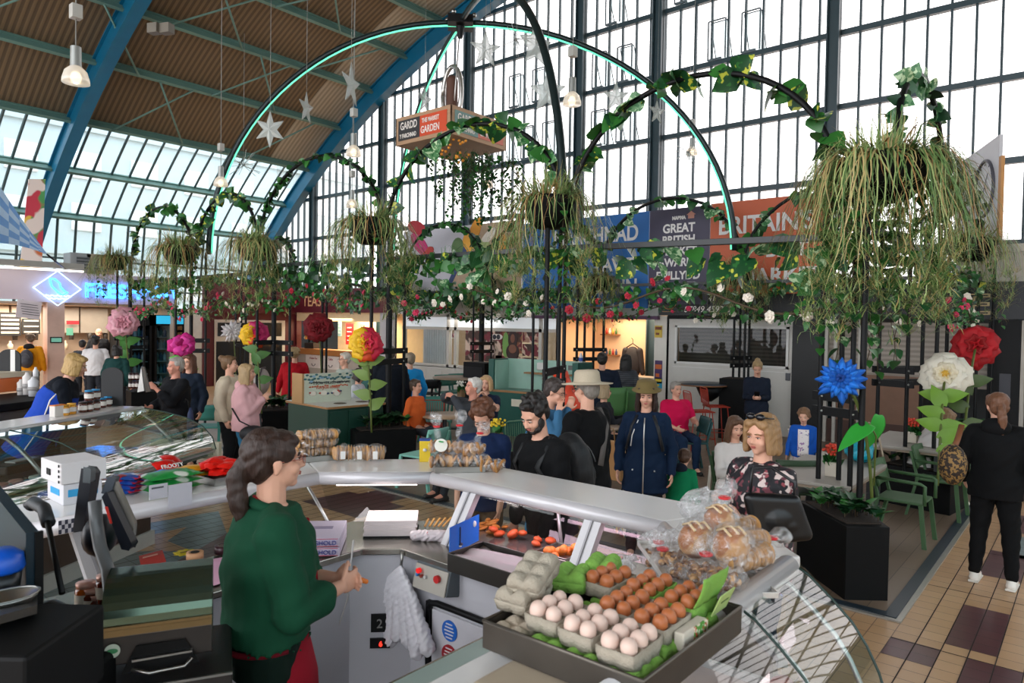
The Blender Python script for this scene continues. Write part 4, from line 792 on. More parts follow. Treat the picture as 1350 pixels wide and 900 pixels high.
beam('far beam in front of the purple banner', (13.5, 8.6, 3.1), (13.5, 5.5, 3.1), leaves=60, size=.2, roses=('red', 'pink', 'white'), nro=10, rsc=1.3, gl='far garland of red roses above the shop sign')
beam('far beam in front of the orange banner', (13.5, 5.3, 3.1), (13.6, 1.6, 3.1), leaves=110, size=.2, roses=('white', 'white'), nro=12, rsc=1.4, blades=60, gl='far garland of white roses above the white shop')
beam('far beam in front of the salon sign', (13.5, 12.2, 3.05), (13.5, 8.8, 3.05), leaves=120, size=.22, mis=(2, 0, 3), blades=60, roses=('white', 'red'), nro=10, rsc=1.3, gl='far garland of small roses above the salon')
beam('far beam before the petal banner', (13.5, 15.3, 3.05), (13.5, 12.4, 3.05), leaves=160, size=.26, mis=(2, 0, 3, 3), blades=60, roses=('pink', 'red', 'red'), nro=14, rsc=1.4, gl='far garland of pink roses above the salon sign')
beam('side beam at the right edge of the garden', (6.7, 1.5, 3.05), (10.0, 1.5, 3.05), leaves=40, size=.14, mis=(0, 1))
beam('side beam between the right towers', (10.2, 1.5, 3.05), (13.5, 1.5, 3.05), leaves=50, size=.12, roses=('pink', 'white'), nro=16, gl='garland of crimson and white roses beside the pale peony')
beam('cross beam from the front left tower to the tea shop', (6.9, 11.9, 3.1), (13.3, 15.4, 3.1), leaves=160, size=.16, mis=(0, 1, 2), blades=40)
# hanging baskets
def bk(px_, py_, z): q = PZ(px_, py_, z); return q
big = basket('largest overflowing basket of spider plants at the upper right', bk(1164, 212, 3.6), rb=.37, spread=.36, nb=1250, hang=1.45, nv=16, seed=11, fill=.25)
B4 = basket('round black bowl basket of spider plants above the sun hat', bk(725, 262, 3.62), rb=.3, spread=.5, nb=520, hang=1.35, nv=3, seed=2, rise=.4)
B6 = basket('basket of spider plants above the black planter at centre left', bk(490, 290, 3.6), rb=.3, spread=.55, nb=520, hang=1.35, nv=4, seed=3)
def bcopy(src, label, loc, rz, s=1.): return dup(src, loc, rz, label, scale=s)
bcopy(B6, 'basket of spider plants over the red coat', bk(336, 318, 3.55), 2.2)
bcopy(B4, 'basket of spider plants between the two left towers', bk(236, 325, 3.5), 1.1, .95)
bcopy(B6, 'leftmost basket of spider plants by the fish stall', bk(152, 338, 3.5), 4.0, .85)
basket('brownish basket of spider plants below the clock poster', bk(1288, 312, 3.62)if False else A(13.2, 1.6, 3.65), rb=.36, spread=.45, nb=460, hang=1.4, nv=4, seed=9)
bcopy(B6, 'dark far basket behind the bowl basket', A(13.5, 8.7, 3.3), 3.0, .9); bcopy(B4, 'far basket on the tower by the white shop', A(13.5, 5.5, 3.35), 2.0, .9); bcopy(B6, 'far basket behind the sink unit', A(13.5, 12.2, 3.35), .5, .9); bcopy(B4, 'far basket before the tea shop', A(13.5, 15.4, 3.35), .5, .9)
random.seed(21); np.random.seed(21)
t = thing('trailing_pothos', 'bright green heart leaved pothos hanging under the largest basket', 'plant', bk(1150, 260, 3.2)); m = MB()
for i in range(16): a = random.uniform(0, 6.28); vine(m, bk(1140+random.uniform(-55, 50), 260, 3.45)+A(random.uniform(-.15, .15), 0, 0), random.uniform(.9, 1.75), .13, [0, 1, 1, 4], step=.11)
m.build('foliage', mb_m, t)
t = thing('trailing_plant', 'fine leaved green creeper hanging below the wooden crate sign', 'plant', A(9.6, 9.4, 5.4)); m = MB()
qs = [PX(x, 190, 9.5) for x in range(560, 636, 5)]
for c in qs: 
    for k in range(4): vine(m, A(9.5+random.uniform(.1, 1.1), c[1]+random.uniform(-.1, .1), c[2]-.05), random.uniform(.4, 1.5), .085, [0, 1, 1, 2], step=.06, sway=.07)
for i in range(24): q = PX(random.uniform(575, 618), random.uniform(178, 215), 9.7); m.ell(q, .03, n=7, k=5, mi=6)
m.build('foliage', mb_m+[mt('#e0902a', .5)], t)
# ---- lit dome hoops
GLOW = mt('#62d8ae', .4, em=1.15); HUB = PX(607, 30, 10.1)
def quarter(p, q, n=26):
    """foot p rises vertically and meets hub q horizontally"""
    p = np.asarray(p, float); q = np.asarray(q, float); return np.array([A(p[0]+(q[0]-p[0])*(1-math.cos(t)), p[1]+(q[1]-p[1])*(1-math.cos(t)), p[2]+(q[2]-p[2])*math.sin(t)) for t in np.linspace(0, PI/2, n)])
for lab, foot in (('neon lit hoop falling to the right beside the orange banner', PX(968, 330, 13.3)), ('neon lit hoop falling to the left tower', PX(275, 335, 6.75)), ('neon lit hoop behind the crate sign', PX(519, 330, 13.6)), ('thick dark hoop rising out of frame above the bowl basket', A(6.85, 4.95, 3.3))):
    t = thing('dome_hoop', lab, 'arch light', foot, group='steel hoops of the lit dome'); P = quarter(foot, HUB)
    m = MB(); m.tube(P, .055, 10); m.build('tube', mt('#1c2a2b', .35, .3), t)
    if 'dark' not in lab:
        cen = A(HUB[0], HUB[1], 5.5); m = MB(); m.tube(np.array([x+nrm(cen-x)*.062 for x in P]), .022, 6); m.build('light_strip', GLOW, t)
t = thing('dome_hub', 'black clamp hub joining the neon hoops at the top', 'hub', HUB); m = MB(); m.box(HUB, (.5, .5, .16), RZ(.78)); m.cone(HUB, HUB-A(0, 0, .3), .1, .05); m.build('clamp', BLK, t, bevel=.01)
m = MB()
for k in range(4): m.ell(HUB+A(math.cos(k*1.57+.3)*.3, math.sin(k*1.57+.3)*.3, .1), .05, n=8, k=6)
m.build('bolts', STEEL, t)
# ---- crate sign
c0 = PX(595, 137, 9.4); c1 = PX(522, 153, 9.4); zt_ = c0[2]; zb_ = PX(595, 176, 9.4)[2]; X1 = float(PY(668, 160, c0[1])[0])
t = thing('crate_sign', 'hanging wooden crate sign reading THE MARKET GARDEN', 'sign', (10, 9.8, zb_))
m = MB(); WD = mt('#b08c6c', .6, var=.2, vs=3, stretch=(1, 1, 9)); m.bb(A(9.4, c0[1], zb_), A(9.43, c1[1], zt_)); m.bb(A(9.4, c0[1], zb_), A(X1, c0[1]+.03, zt_)); m.bb(A(X1-.03, c0[1], zb_), A(X1, c1[1], zt_)); m.bb(A(9.4, c1[1]-.03, zb_), A(X1, c1[1], zt_)); m.bb(A(9.43, c0[1]+.03, zb_), A(X1-.03, c1[1]-.03, zb_+.03)); m.build('crate', WD, t, bevel=.006)
LY = c1[1]-c0[1]; H_ = zt_-zb_; LX = X1-9.4
def facepanel(f, u0, u1, col): m = MB(); (m.bb(A(9.388, c1[1]-LY*u1, zb_+H_*.14), A(9.4, c1[1]-LY*u0, zt_-H_*.14)) if f == 0 else m.bb(A(9.4+LX*u0, c0[1]-.012, zb_+H_*.14), A(9.4+LX*u1, c0[1], zt_-H_*.14))); return m.build('painted_panel', mt(col, .5, var=.05), t)
for f, ca, cb in ((0, '#2f2d2e', '#cf4a22'), (1, '#6f8f8a', '#c96a55')):
    facepanel(f, .06, .46, ca); facepanel(f, .46, .93, cb); W2 = mt('#ece4dc', .5)
    for (u, v, s_, sz) in ((.10, .52, 'GARDD', .27), (.09, .22, 'Y FARCHNAD', .15), (.5, .6, 'THE MARKET', .155), (.48, .24, 'GARDEN', .25)):
        h = H_*sz/.27*.3; wd = (LY if f == 0 else LX)/1.45
        if f == 0: text(s_, (9.383, c1[1]-LY*u, zb_+H_*v), h*1.25, W2, parent=t, bold=.003, wid=.56*wd/.9)
        else: text(s_, (9.4+LX*u, c0[1]-.017, zb_+H_*v), h*1.25, W2, right=(1, 0, 0), parent=t, bold=.003, wid=.56*wd/.9)
cc_ = A((9.4+X1)/2, (c0[1]+c1[1])/2, zt_)
m = MB(); m.tube([cc_+A(0, 0, -.3), HUB], .015, 5); m.tube([cc_+A(0, .2*math.cos(a)*1.3, .55+.55*math.sin(a)) for a in np.linspace(0, 2*PI, 24)], .05, 8); m.build('hanging_ring', mt('#b9b5b0', .3, .8), t)
m = MB(); m.cap(cc_+A(0, 0, .0), cc_+A(0, 0, .8), .12, .12, 10); m.build('brown_cushion', mt('#5a3a2c', .7), t)
# ---- stars
STR = mt('#c9cfcb', .4, var=.1, alpha=.62)
def star(label, px_, py_, D, r, n=6, rin=.42, turn=0., top=0, wire=0):
    c = PD(px_, py_, D); t = thing('hanging_star', label, 'star decoration', c, group='hanging star decorations'); R_ = RZ(turn)
    out = [R_@A(math.sin(i*PI/n)*r*(1 if i % 2 == 0 else rin), 0, math.cos(i*PI/n)*r*(1 if i % 2 == 0 else rin)*1.15) for i in range(2*n)]
    m = MB(); nn = R_@A(0, .05, 0)
    if not wire:
        for i in range(2*n): a, b = c+out[i], c+out[(i+1) % (2*n)]; m.add([a, b, c+nn], [(0, 1, 2)]); m.add([a, b, c-nn], [(0, 2, 1)]); m.tube([a, b], .008, 4)
        for i in range(0, 2*n, 2): m.tube([c, c+out[i]], .008, 4)
    else:
        for i in range(26): d = nrm(rnd(1)); m.tube([c, c+d*r], .006, 4)
    m.build('star_body', STR, t); m = MB(); m.tube([c+(out[0] if not wire else A(0, 0, 0)), A(c[0], c[1], c[2]+2.6)], .004, 4); m.build('thread', mt('#8d8f8c', .5), t)
T_ = -.87
for a_ in (('large six pointed star against the brown ceiling', 356, 171, 11, .24, 6, .42, T_), ('thin star seen edge on beside the ceiling star', 404, 143, 12, .24, 5, .4, T_+1.35), ('tall thin star seen edge on above the left pendant lamp', 463, 112, 11, .3, 5, .38, T_+1.3), ('faint wire starburst by the neon hoop', 321, 218, 14, .34, 6, .4, 0, 0, 1), ('five pointed star left of the dark hoop', 722, 122, 11.5, .3, 5, .45, T_), ('dense star high beside the dark hoop', 706, 60, 12, .32, 5, .5, T_+.5), ('tall star at the top of the big window', 640, 66, 13, .3, 5, .4, T_+.3), ('wire starburst high in the big window', 681, 52, 12, .3, 6, .4, 0, 0, 1), ('pale star under the neon hoop right of centre', 812, 128, 14, .26, 5, .42, T_), ('small pale star right of the big leaves', 866, 148, 15, .24, 5, .4, T_+.6), ('wire starburst right of the lower neon hoop', 908, 200, 13, .26, 6, .4, 0, 0, 1), ('narrow star behind the crate sign', 560, 132, 14.5, .26, 5, .4, T_+1.1)): star(*a_)
# ---- pendant lamps
BULB = mt('#ffe7c8', .3, em=3.0)
def pendant(label, px_, py_, D, w=.36, cab=3.5):
    c = PD(px_, py_, D); t = thing('pendant_lamp', label, 'lamp', c, group='high bay pendant lamps'); r = w/2; s_ = w/.36
    m = MB(); m.lathe([(r, -.02), (r*.98, .04), (r*.8, .15*s_), (r*.4, .22*s_), (r*.3, .24*s_)], c, 24); m.build('glass_shade', glass('#f6ead8', .2, .8, .1, milk=.6, key='pend'), t)
    m = MB(); m.ell(c+A(0, 0, .06*s_), (.07*s_, .07*s_, .09*s_)); m.build('bulb', BULB, t)
    m = MB(); m.cone(c+A(0, 0, .22*s_), c+A(0, 0, .5*s_), .075*s_, .07*s_, 14); m.build('lamp_neck', mt('#9c9f9b', .4, .4), t)
    m = MB(); m.box(c+A(0, 0, 1.0*s_), (.14*s_, .14*s_, .2*s_)); m.build('gear_box', mt('#b3b2ab', .5), t, bevel=.01)
    m = MB(); m.tube([c+A(0, 0, .5*s_), c+A(0, 0, cab)], .009*s_, 5); m.build('cable', mt('#8c8d89', .5), t)
for a_ in (('nearest pendant lamp with a glass dome before the left blue rib', 100, 108, 10.4, .37, 4.2), ('pendant lamp hanging before the right blue rib', 466, 204, 14, .3, 5), ('pendant lamp seen through the arch left of the blue rib', 464, 272, 14.5, .24, 4), ('pendant lamp half hidden behind the neon hoop', 291, 244, 13.5, .26, 5), ('pendant lamp beside the thick dark hoop', 754, 137, 13.6, .36, 4), ('small pendant lamp right of the crate sign', 643, 246, 15, .24, 4), ('small pendant lamp at the right of the lower neon hoop', 912, 203, 15, .24, 5)): pendant(*a_)
# small speakers on purlin
t = thing('ceiling_speaker', 'pair of small grey speakers fixed on the roof purlin', 'speaker', PD(210, 38, 13)); m = MB()
for x in (204, 220): m.box(PD(x, 38, 13), (.16, .22, .18), RZ(.4))
m.build('cabinet', mt('#6a6459', .6), t, bevel=.01)
# ================================================================ PEOPLE
def remesh(mb, name, mat, parent, vox, smooth=4, disp=0, dsc=9., label=None):
    """fuse overlapping volumes into one continuous skin"""
    o = mb.build(name, mat, None); md = o.modifiers.new('r', 'REMESH'); md.mode = 'VOXEL'; md.voxel_size = vox; md.use_smooth_shade = True
    if smooth: ms = o.modifiers.new('s', 'SMOOTH'); ms.iterations = smooth; ms.factor = .5
    dg = bpy.context.evaluated_depsgraph_get(); me = bpy.data.meshes.new_from_object(o.evaluated_get(dg)); old = o.data; o.modifiers.clear(); o.data = me; bpy.data.meshes.remove(old)
    n = len(me.vertices); v = np.empty(n*3); me.vertices.foreach_get('co', v); v = v.reshape(-1, 3)
    if disp:
        nn = np.empty(n*3); me.vertices.foreach_get('normal', nn); nn = nn.reshape(-1, 3); s = dsc
        w = np.sin(v[:, 0]*s*2.1+2*np.sin(v[:, 2]*s*1.3+v[:, 1]*s))*np.sin(v[:, 2]*s*2.7+1.5*np.sin(v[:, 0]*s*1.7)+v[:, 1]*s*1.9)
        v = v+nn*(w*disp)[:, None]
    M = INV.get(parent.name) if parent else None
    if M is not None: v = v@M[:3, :3].T+M[:3, 3]
    me.vertices.foreach_set('co', v.ravel()); me.update()
    me.polygons.foreach_set('use_smooth', [True]*len(me.polygons))
    if parent: o.parent = parent; INV[o.name] = M
    if label: o['label'] = label
    return o
def loft(mb, secs, n=20, mi=0):
    """secs: (centre, right vec, forward vec, rx, ry) -> closed elliptical tube"""
    a = np.linspace(0, 2*PI, n, endpoint=False); V = [c+np.outer(np.cos(a)*rx, r)+np.outer(np.sin(a)*ry, f) for c, r, f, rx, ry in secs]; k = len(secs)
    mb.add(np.vstack(V), [(i*n+j, i*n+(j+1) % n, (i+1)*n+(j+1) % n, (i+1)*n+j) for i in range(k-1) for j in range(n)]+[list(range(n))[::-1], [(k-1)*n+j for j in range(n)]], mi, True)
def ik(S, T, a, b, pole):
    d = T-S; L = np.linalg.norm(d); L = min(max(L, abs(a-b)+.02), a+b-.004); d = nrm(d); x = (a*a-b*b+L*L)/(2*L); h = math.sqrt(max(a*a-x*x, 0))
    p = np.asarray(pole, float); p = nrm(p-d*(p@d)); return S+d*x+p*h, S+d*L
SKIN = {'fair': mt('#d9a58c', .5, var=.06, vs=20, spec=.35), 'mid': mt('#c98f72', .5, var=.06, vs=20, spec=.35), 'pink': mt('#d6957f', .5, var=.08, vs=20, spec=.35)}
HAIRC = {}
def hairm(c): return mt(c, .55, bump=.9, bs=60, var=.35, vs=50, stretch=(1, 1, .15))
def cloth(c, b=.25, r=.85): return mt(c, r, bump=b, bs=18, var=.1, vs=5, spec=.2)
EYEW = mt('#e8e2dc', .3); IRIS = mt('#2a1d16', .25); LIP = mt('#a8574f', .45)
def person(label, loc, face, h=1.68, top='#333333', bottom='#222222', hair=('short', '#3a2a1e'), skin='fair', near=0, sit=None, lean=0., hl=None, hr=None, head=(0., 0.), build=1., sleeve='long', hem=.0, skirt=None, shoes='#1b1b1b', feet=None, stance=.1, beard=None, glasses=None, hat=None, hood=None, apron=None, cat='person', group=None, fem=0, topmat=None, botmat=None, extra=None, poleL=None, poleR=None, child=0, collar=None, vest=None, zip_=None, twist=0.):
    """local frame: +y forward, +x the person's right, origin on the ground between the feet"""
    s = h/1.70; rz = face-PI/2; t = thing('person', label, cat, loc, rz, group); R = RZ(rz); O = np.asarray(loc, float); build *= 1.1
    def Wd(p): return O+R@np.asarray(p, float)
    vox = {0: .012, 1: .008, 2: .0055}[near]*1.0
    X = A(1, 0, 0); Y = A(0, 1, 0); Zz = A(0, 0, 1); hs = 1.18 if child else 1.0
    pel = A(0, 0, .93*s) if sit is None else A(0, 0, sit+.1)
    cl, sl = math.cos(lean), math.sin(lean); up = A(0, sl, cl); fw = A(0, cl, -sl)
    sx = RZ(-twist)@X; tl = .50*s
    neckb = pel+up*tl; sho = [neckb-sx*.165*s*build**.5*(.93 if fem else 1)-up*.065*s, neckb+sx*.165*s*build**.5*(.93 if fem else 1)-up*.065*s]
    hips = [pel-X*.085*s, pel+X*.085*s]
    # feet / knees
    ft = []
    for i, sd in enumerate((-1, 1)):
        if feet is not None: ft.append(A(*feet[i]))
        elif sit is None: ft.append(A(sd*stance*s, .0 if i else .03, .085*s))
        else: ft.append(A(sd*.11*s, .44*s, .085*s))
    kn = []
    for i, sd in enumerate((-1, 1)):
        k, f = ik(hips[i], ft[i], .43*s, .42*s, (sd*.08, 1, .0 if sit is None else .9)); kn.append(k); ft[i] = f
    # arms
    el, wr = [], []
    for i, (sd, tg, pl) in enumerate(((-1, hl, poleL), (1, hr, poleR))):
        tg = A(*tg)*A(s, s, s) if tg is not None else sho[i]+A(sd*.09*s, .05*s, -.50*s)
        e, w_ = ik(sho[i], tg, .285*s, .25*s, pl or (sd*.5, -.8, -.4)); el.append(e); wr.append(w_)
    # head frame
    hy, hp = head; hf = RZ(hy)@A(0, math.cos(hp), math.sin(hp)); hr_ = RZ(hy)@X; hu = np.cross(hr_, hf); RH = np.array([hr_, hf, hu]).T
    hc = neckb+up*.05*s+nrm(up*.6+hu*.6+hf*.12)*.118*s; q = s*hs
    def H(x, y, z): return Wd(hc+RH@(A(x, y, z)*q))
    RHW = R@RH
    sk = SKIN[skin]; m = MB(); b_ = build
    def secs(off, z0=-.08, zs=None, bb=1.):
        S = []
        for z, rx, ry, yo in ((z0, .155, .105, 0), (.0, .165, .11, 0), (.12, .138 if fem else .15, .1, .0), (.27, .155, .118 if not fem else .12, .01), (.39, .165, .105, .005), (.455, .115, .08, -.005), (.50, .062, .058, 0)):
            S.append((Wd(pel+up*z*s+fw*yo*s), R@(X if z < .2 else sx), R@fw, (rx*b_**(.8)*s+off), (ry*b_*s+off)))
        return S
    loft(m, secs(-.012)); 
    m.cap(Wd(neckb-up*.03*s), Wd(hc-RH@A(0, .015, .05)*q), .056*s, .052*s)
    for i in (0, 1):
        m.cap(Wd(hips[i]), Wd(kn[i]), .075*s*b_, .05*s*b_); m.cap(Wd(kn[i]), Wd(ft[i]), .05*s*b_, .036*s)
        m.cap(Wd(ft[i]), Wd(ft[i]+A(0, .12*s, -.04*s)), .035*s, .03*s)
        m.cap(Wd(sho[i]), Wd(el[i]), .048*s*b_, .038*s*b_); m.cap(Wd(el[i]), Wd(wr[i]), .038*s*b_, .026*s)
        # hand: palm, four fingers, thumb
        d = nrm(wr[i]-el[i]); sd = -1 if i == 0 else 1; pn = nrm(np.cross(d, A(sd*.2, 1, .1))); pn = pn if np.linalg.norm(pn) > .5 else X
        side = nrm(np.cross(pn, d)); side = side*(1 if side@Y > 0 else -1); curl = nrm(A(-sd, .1, 0)); curl = nrm(curl-d*(curl@d))
        side = nrm(np.cross(d, curl)); side = side*(1 if side@A(0, 1, .3) > 0 else -1)
        pc = wr[i]+d*.045*s; m.ell(Wd(pc), A(.016, .04, .05)*s, R=R@np.array([curl, side, d]).T, n=12)
        fr = .0095*s
        for k, (o_, L) in enumerate(((.028, .07), (.0095, .078), (-.0095, .072), (-.027, .056))):
            b0 = wr[i]+d*.075*s+side*o_*s; b1 = b0+nrm(d+curl*.35)*L*.5*s; b2 = b1+nrm(d+curl*1.3)*L*.5*s
            m.cap(Wd(b0-d*.02*s), Wd(b1), fr, fr*.92, 8); m.cap(Wd(b1), Wd(b2), fr*.92, fr*.8, 8)
        t0 = wr[i]+d*.025*s+side*.03*s; t1 = t0+nrm(side+d*.9+curl*.3)*.042*s; t2 = t1+nrm(side*.3+d+curl*.6)*.03*s
        m.cap(Wd(t0), Wd(t1), fr*1.25, fr, 8); m.cap(Wd(t1), Wd(t2), fr, fr*.85, 8)
    E = lambda c, r: m.ell(H(*c), A(*r)*q, R=RHW, n=18, k=12)
    E((0, -.018, .03), (.074, .094, .083)); E((0, .022, -.04), (.056, .066, .068)); E((0, .058, -.088), (.024, .022, .02)); E((0, .03, -.068), (.045, .05, .03))
    for sd in (-1, 1): E((sd*.033, .056, -.032), (.026, .026, .028)); E((sd*.076, -.008, -.005), (.008, .018, .03)); E((sd*.072, -.012, -.03), (.008, .012, .016))
    E((0, .066, .022), (.055, .014, .012)); m.cap(H(0, .082, .004), H(0, .101, -.027), .008*q, .0125*q, 8); E((.012, .09, -.032), (.008, .009, .007)); E((-.012, .09, -.032), (.008, .009, .007))
    E((0, .08, -.054), (.022, .009, .009))
    body = remesh(m, 'body', sk, t, vox, 2 if near else 2)
    # face details
    m = MB()
    for sd in (-1, 1): m.ell(H(sd*.03, .0755, -.0005), A(.0125, .0085, .0045)*q, R=RHW, n=10, k=7)
    m.build('eye_whites', EYEW, t); m = MB()
    for sd in (-1, 1): m.ell(H(sd*.03, .0815, -.0015), A(.006, .004, .0048)*q, R=RHW, n=8, k=6)
    m.build('irises', IRIS, t); m = MB()
    for sd in (-1, 1): m.tube([H(sd*.016, .081, .002), H(sd*.03, .0865, .0062), H(sd*.045, .077, .001)], .0022*q, 5)
    m.build('eyelids', mt('#7a4f3e', .6), t); m = MB()
    hcol = hair[1]
    for sd in (-1, 1): m.tube([H(sd*.012, .083, .019), H(sd*.03, .085, .024), H(sd*.047, .073, .017)], .0032*q, 5)
    m.build('eyebrows', hairm('#4a3626' if hcol in ('#b59468', '#c0a06c', '#c2b8a8', '#d0ccc4', '#a58a62') else hcol), t)
    m = MB(); m.ell(H(0, .0885, -.0535), A(.020, .005, .0036)*q, R=RHW, n=10, k=6); m.ell(H(0, .087, -.0605), A(.017, .006, .0045)*q, R=RHW, n=10, k=6); m.build('lips', LIP, t)
    # hair
    st = hair[0]; m = MB(); random.seed(hash(label) % 1000 if False else len(label)*7+int(abs(O[0]*10)))
    EH = lambda c, r, n=14: m.ell(H(*c), A(*r)*q, R=RHW, n=n, k=9)
    if st != 'bald':
        EH((0, -.034, .045), (.087, .098, .084)); EH((0, -.06, .0), (.079, .062, .085))
        EH((0, .018, .088), (.064, .058, .026)); 
        for sd in (-1, 1): EH((sd*.067, -.012, .03), (.018, .052, .042)); 
    if st in ('long', 'bob', 'pony', 'half'):
        for sd in (-1, 1): EH((sd*.04, .045, .075), (.042, .035, .03)); EH((sd*.07, .02, .04), (.018, .04, .045))
    if st == 'long' or st == 'half':
        for k in range(22):
            a = PI+(k/21-.5)*PI*1.25+PI/2 if False else (k/21-.5)*4.1; x = math.sin(a)*.082; y = -math.cos(a)*.09-.005; L = .26+.05*random.random()
            m.cap(H(x, y, .03), H(x*1.12, y*1.05-.01, -.12), .02*q, .022*q, 8); m.cap(H(x*1.12, y*1.05-.01, -.12), H(x*1.05+.01*random.uniform(-1, 1), y*.95-.015, -.12-L+.13), .022*q, .012*q, 8)
    if st == 'bob':
        for k in range(20): a = (k/19-.5)*4.3; x = math.sin(a)*.084; y = -math.cos(a)*.088-.005; m.cap(H(x, y, .04), H(x*1.12, y*1.08, -.085-.015*random.random()), .022*q, .02*q, 8)
    if st == 'pony':
        m.ell(H(0, -.115, -.005), .034*q); P = [H(0, -.118, -.005), H(0, -.142, -.05), H(.006, -.14, -.12), H(.012, -.125, -.19), H(.01, -.115, -.27)]
        for a, b, r0, r1 in zip(P[:-1], P[1:], (.03, .036, .038, .03), (.036, .038, .03, .01)): m.cap(a, b, r0*q, r1*q)
    if st == 'bun': EH((0, -.12, .085), (.05, .045, .045))
    if st == 'curly':
        for k in range(90):
            d = nrm(rnd(1)); 
            if d[1] > .45 and d[2] < .55: continue
            if d[2] < -.55: continue
            m.ell(H(*(A(0, -.03, .04)+d*A(.092, .1, .095))), random.uniform(.018, .03)*q, n=7, k=5)
    if st == 'thick':
        for k in range(60):
            d = nrm(rnd(1)); 
            if d[2] < -.1 or (d[1] > .6 and d[2] < .45): continue
            m.ell(H(*(A(0, -.022, .05)+d*A(.086, .1, .09))), random.uniform(.018, .028)*q, n=7, k=5)
    if st == 'balding':
        m = MB(); EH = lambda c, r, n=14: m.ell(H(*c), A(*r)*q, R=RHW, n=n, k=9); EH((0, -.07, .01), (.076, .05, .06)); EH((.06, -.035, .01), (.024, .05, .035)); EH((-.06, -.035, .01), (.024, .05, .035))
    if st != 'bald': remesh(m, 'hair', hairm(hcol), t, max(vox, .007), 2, disp=.003 if st not in ('curly', 'thick') else .002, dsc=30)
    if beard:
        m = MB(); EB = lambda c, r: m.ell(H(*c), A(*r)*q, R=RHW, n=12, k=8); EB((0, .06, -.092), (.034, .026, .02))
        for sd in (-1, 1): EB((sd*.04, .045, -.076), (.022, .034, .026)); EB((sd*.055, .015, -.05), (.014, .032, .036)); EB((sd*.062, .0, -.02), (.009, .018, .03)); EB((sd*.014, .086, -.043), (.016, .006, .004))
        remesh(m, 'beard', hairm(beard), t, .007, 2)
    if glasses:
        m = MB()
        for sd in (-1, 1): m.tube([H(sd*.031+.021*math.cos(a), .099, -.002+.016*math.sin(a)) for a in np.linspace(0, 2*PI, 12, endpoint=False)], (.0016 if near else .001)*q, 5, closed=True); m.tube([H(sd*.052, .097, .003), H(sd*.08, .0, .004)], .0018*q, 5)
        m.tube([H(-.01, .1, .003), H(.01, .1, .003)], .0018*q, 5); m.build('glasses', mt(glasses, .3, .4), t)
    # top
    tm = topmat or cloth(top); m = MB(); off = .022+(.008 if near == 0 else 0)
    loft(m, secs(off, z0=-.1-hem))
    if hem > .12: loft(m, [(Wd(pel+up*z*s), R@X, R@fw, r*b_*s, r*.72*b_*s) for z, r in ((-hem-.08, .20), (-.05, .185), (.05, .165))])
    for i in (0, 1):
        m.cap(Wd(neckb-up*.03*s), Wd(sho[i]+up*.012*s), .05*s, .05*s*b_)
        if sleeve != 'none':
            e_ = el[i] if sleeve != 'short' else sho[i]*.35+el[i]*.65; m.cap(Wd(sho[i]), Wd(e_), .06*s*b_, .052*s*b_)
            if sleeve == 'long': m.cap(Wd(el[i]), Wd(wr[i]-nrm(wr[i]-el[i])*.015*s), .053*s*b_, .038*s*b_)
            if sleeve == 'roll': m.cap(Wd(el[i]), Wd(el[i]*.45+wr[i]*.55), .056*s*b_, .05*s*b_)
    if hood or collar:
        m2 = MB() 
        if hood: m2.ell(Wd(neckb-fw*.085*s-up*.01*s), A(.12, .07, .085)*s, R=R@np.array([sx, fw, up]).T)
        m2.tube([Wd(neckb+up*.015*s+sx*.078*s*math.sin(a)-fw*.068*s*math.cos(a)-up*.02*s*(1-math.cos(a))) for a in np.linspace(-2.6, 2.6, 16)], .022*s, 8)
        remesh(m2, 'hood' if hood else 'collar', tm if (hood or collar) is True else cloth(hood or collar), t, max(vox, .009), 2)
    remesh(m, 'top', tm, t, max(vox, .009), 3, disp=.006, dsc=11)
    if zip_:
        m = MB(); m.tube([Wd(pel+up*z*s+fw*(ry*b_*s+off+.004)) for z, ry in ((-.1-hem*.9, .11 if hem < .12 else .135), (0, .118), (.12, .108), (.27, .133), (.39, .113), (.46, .09))], .006, 5); m.build('zip', mt(zip_, .3, .6), t)
    # bottom
    bm = botmat or cloth(bottom, .3); m = MB()
    if skirt:
        loft(m, [(Wd(pel-Zz*z*s), R@X, R@Y, r*b_*s, r*.75*b_*s) for z, r in ((skirt, .24), (skirt*.5, .21), (.0, .175), (-.08, .15))])
    else:
        loft(m, [(Wd(pel+up*z*s), R@X, R@fw, rx*b_*s+.006, ry*b_*s+.006) for z, rx, ry in ((-.12, .13, .09), (.0, .148, .1), (.1, .125, .085))])
        for i in (0, 1): m.cap(Wd(hips[i]-Zz*.02*s), Wd(kn[i]), .084*s*b_, .062*s*b_); m.cap(Wd(kn[i]), Wd(ft[i]+A(0, 0, .02*s)), .062*s*b_, .05*s)
    remesh(m, 'skirt' if skirt else 'trousers', bm, t, max(vox, .01), 3, disp=.005, dsc=13)
    for i in (0, 1):
        m = MB(); f = ft[i]; z0 = f[2]-.085*s; m.cap(Wd(A(f[0], f[1]-.03*s, z0+.04*s)), Wd(A(f[0], f[1]+.14*s, z0+.035*s)), .042*s, .036*s); m.cap(Wd(A(f[0], f[1], z0+.06*s)), Wd(A(f[0], f[1], z0+.09*s)), .042*s, .042*s)
        sh = remesh(m, 'shoe', mt(shoes, .5), t, .01, 2); m = MB(); m.box(Wd(A(f[0], f[1]+.055*s, z0+.01)), (.08*s, .25*s, .02), R); m.build('sole', mt('#d8d4cc' if shoes[1] in 'def' else '#222222', .6), sh, bevel=.008)
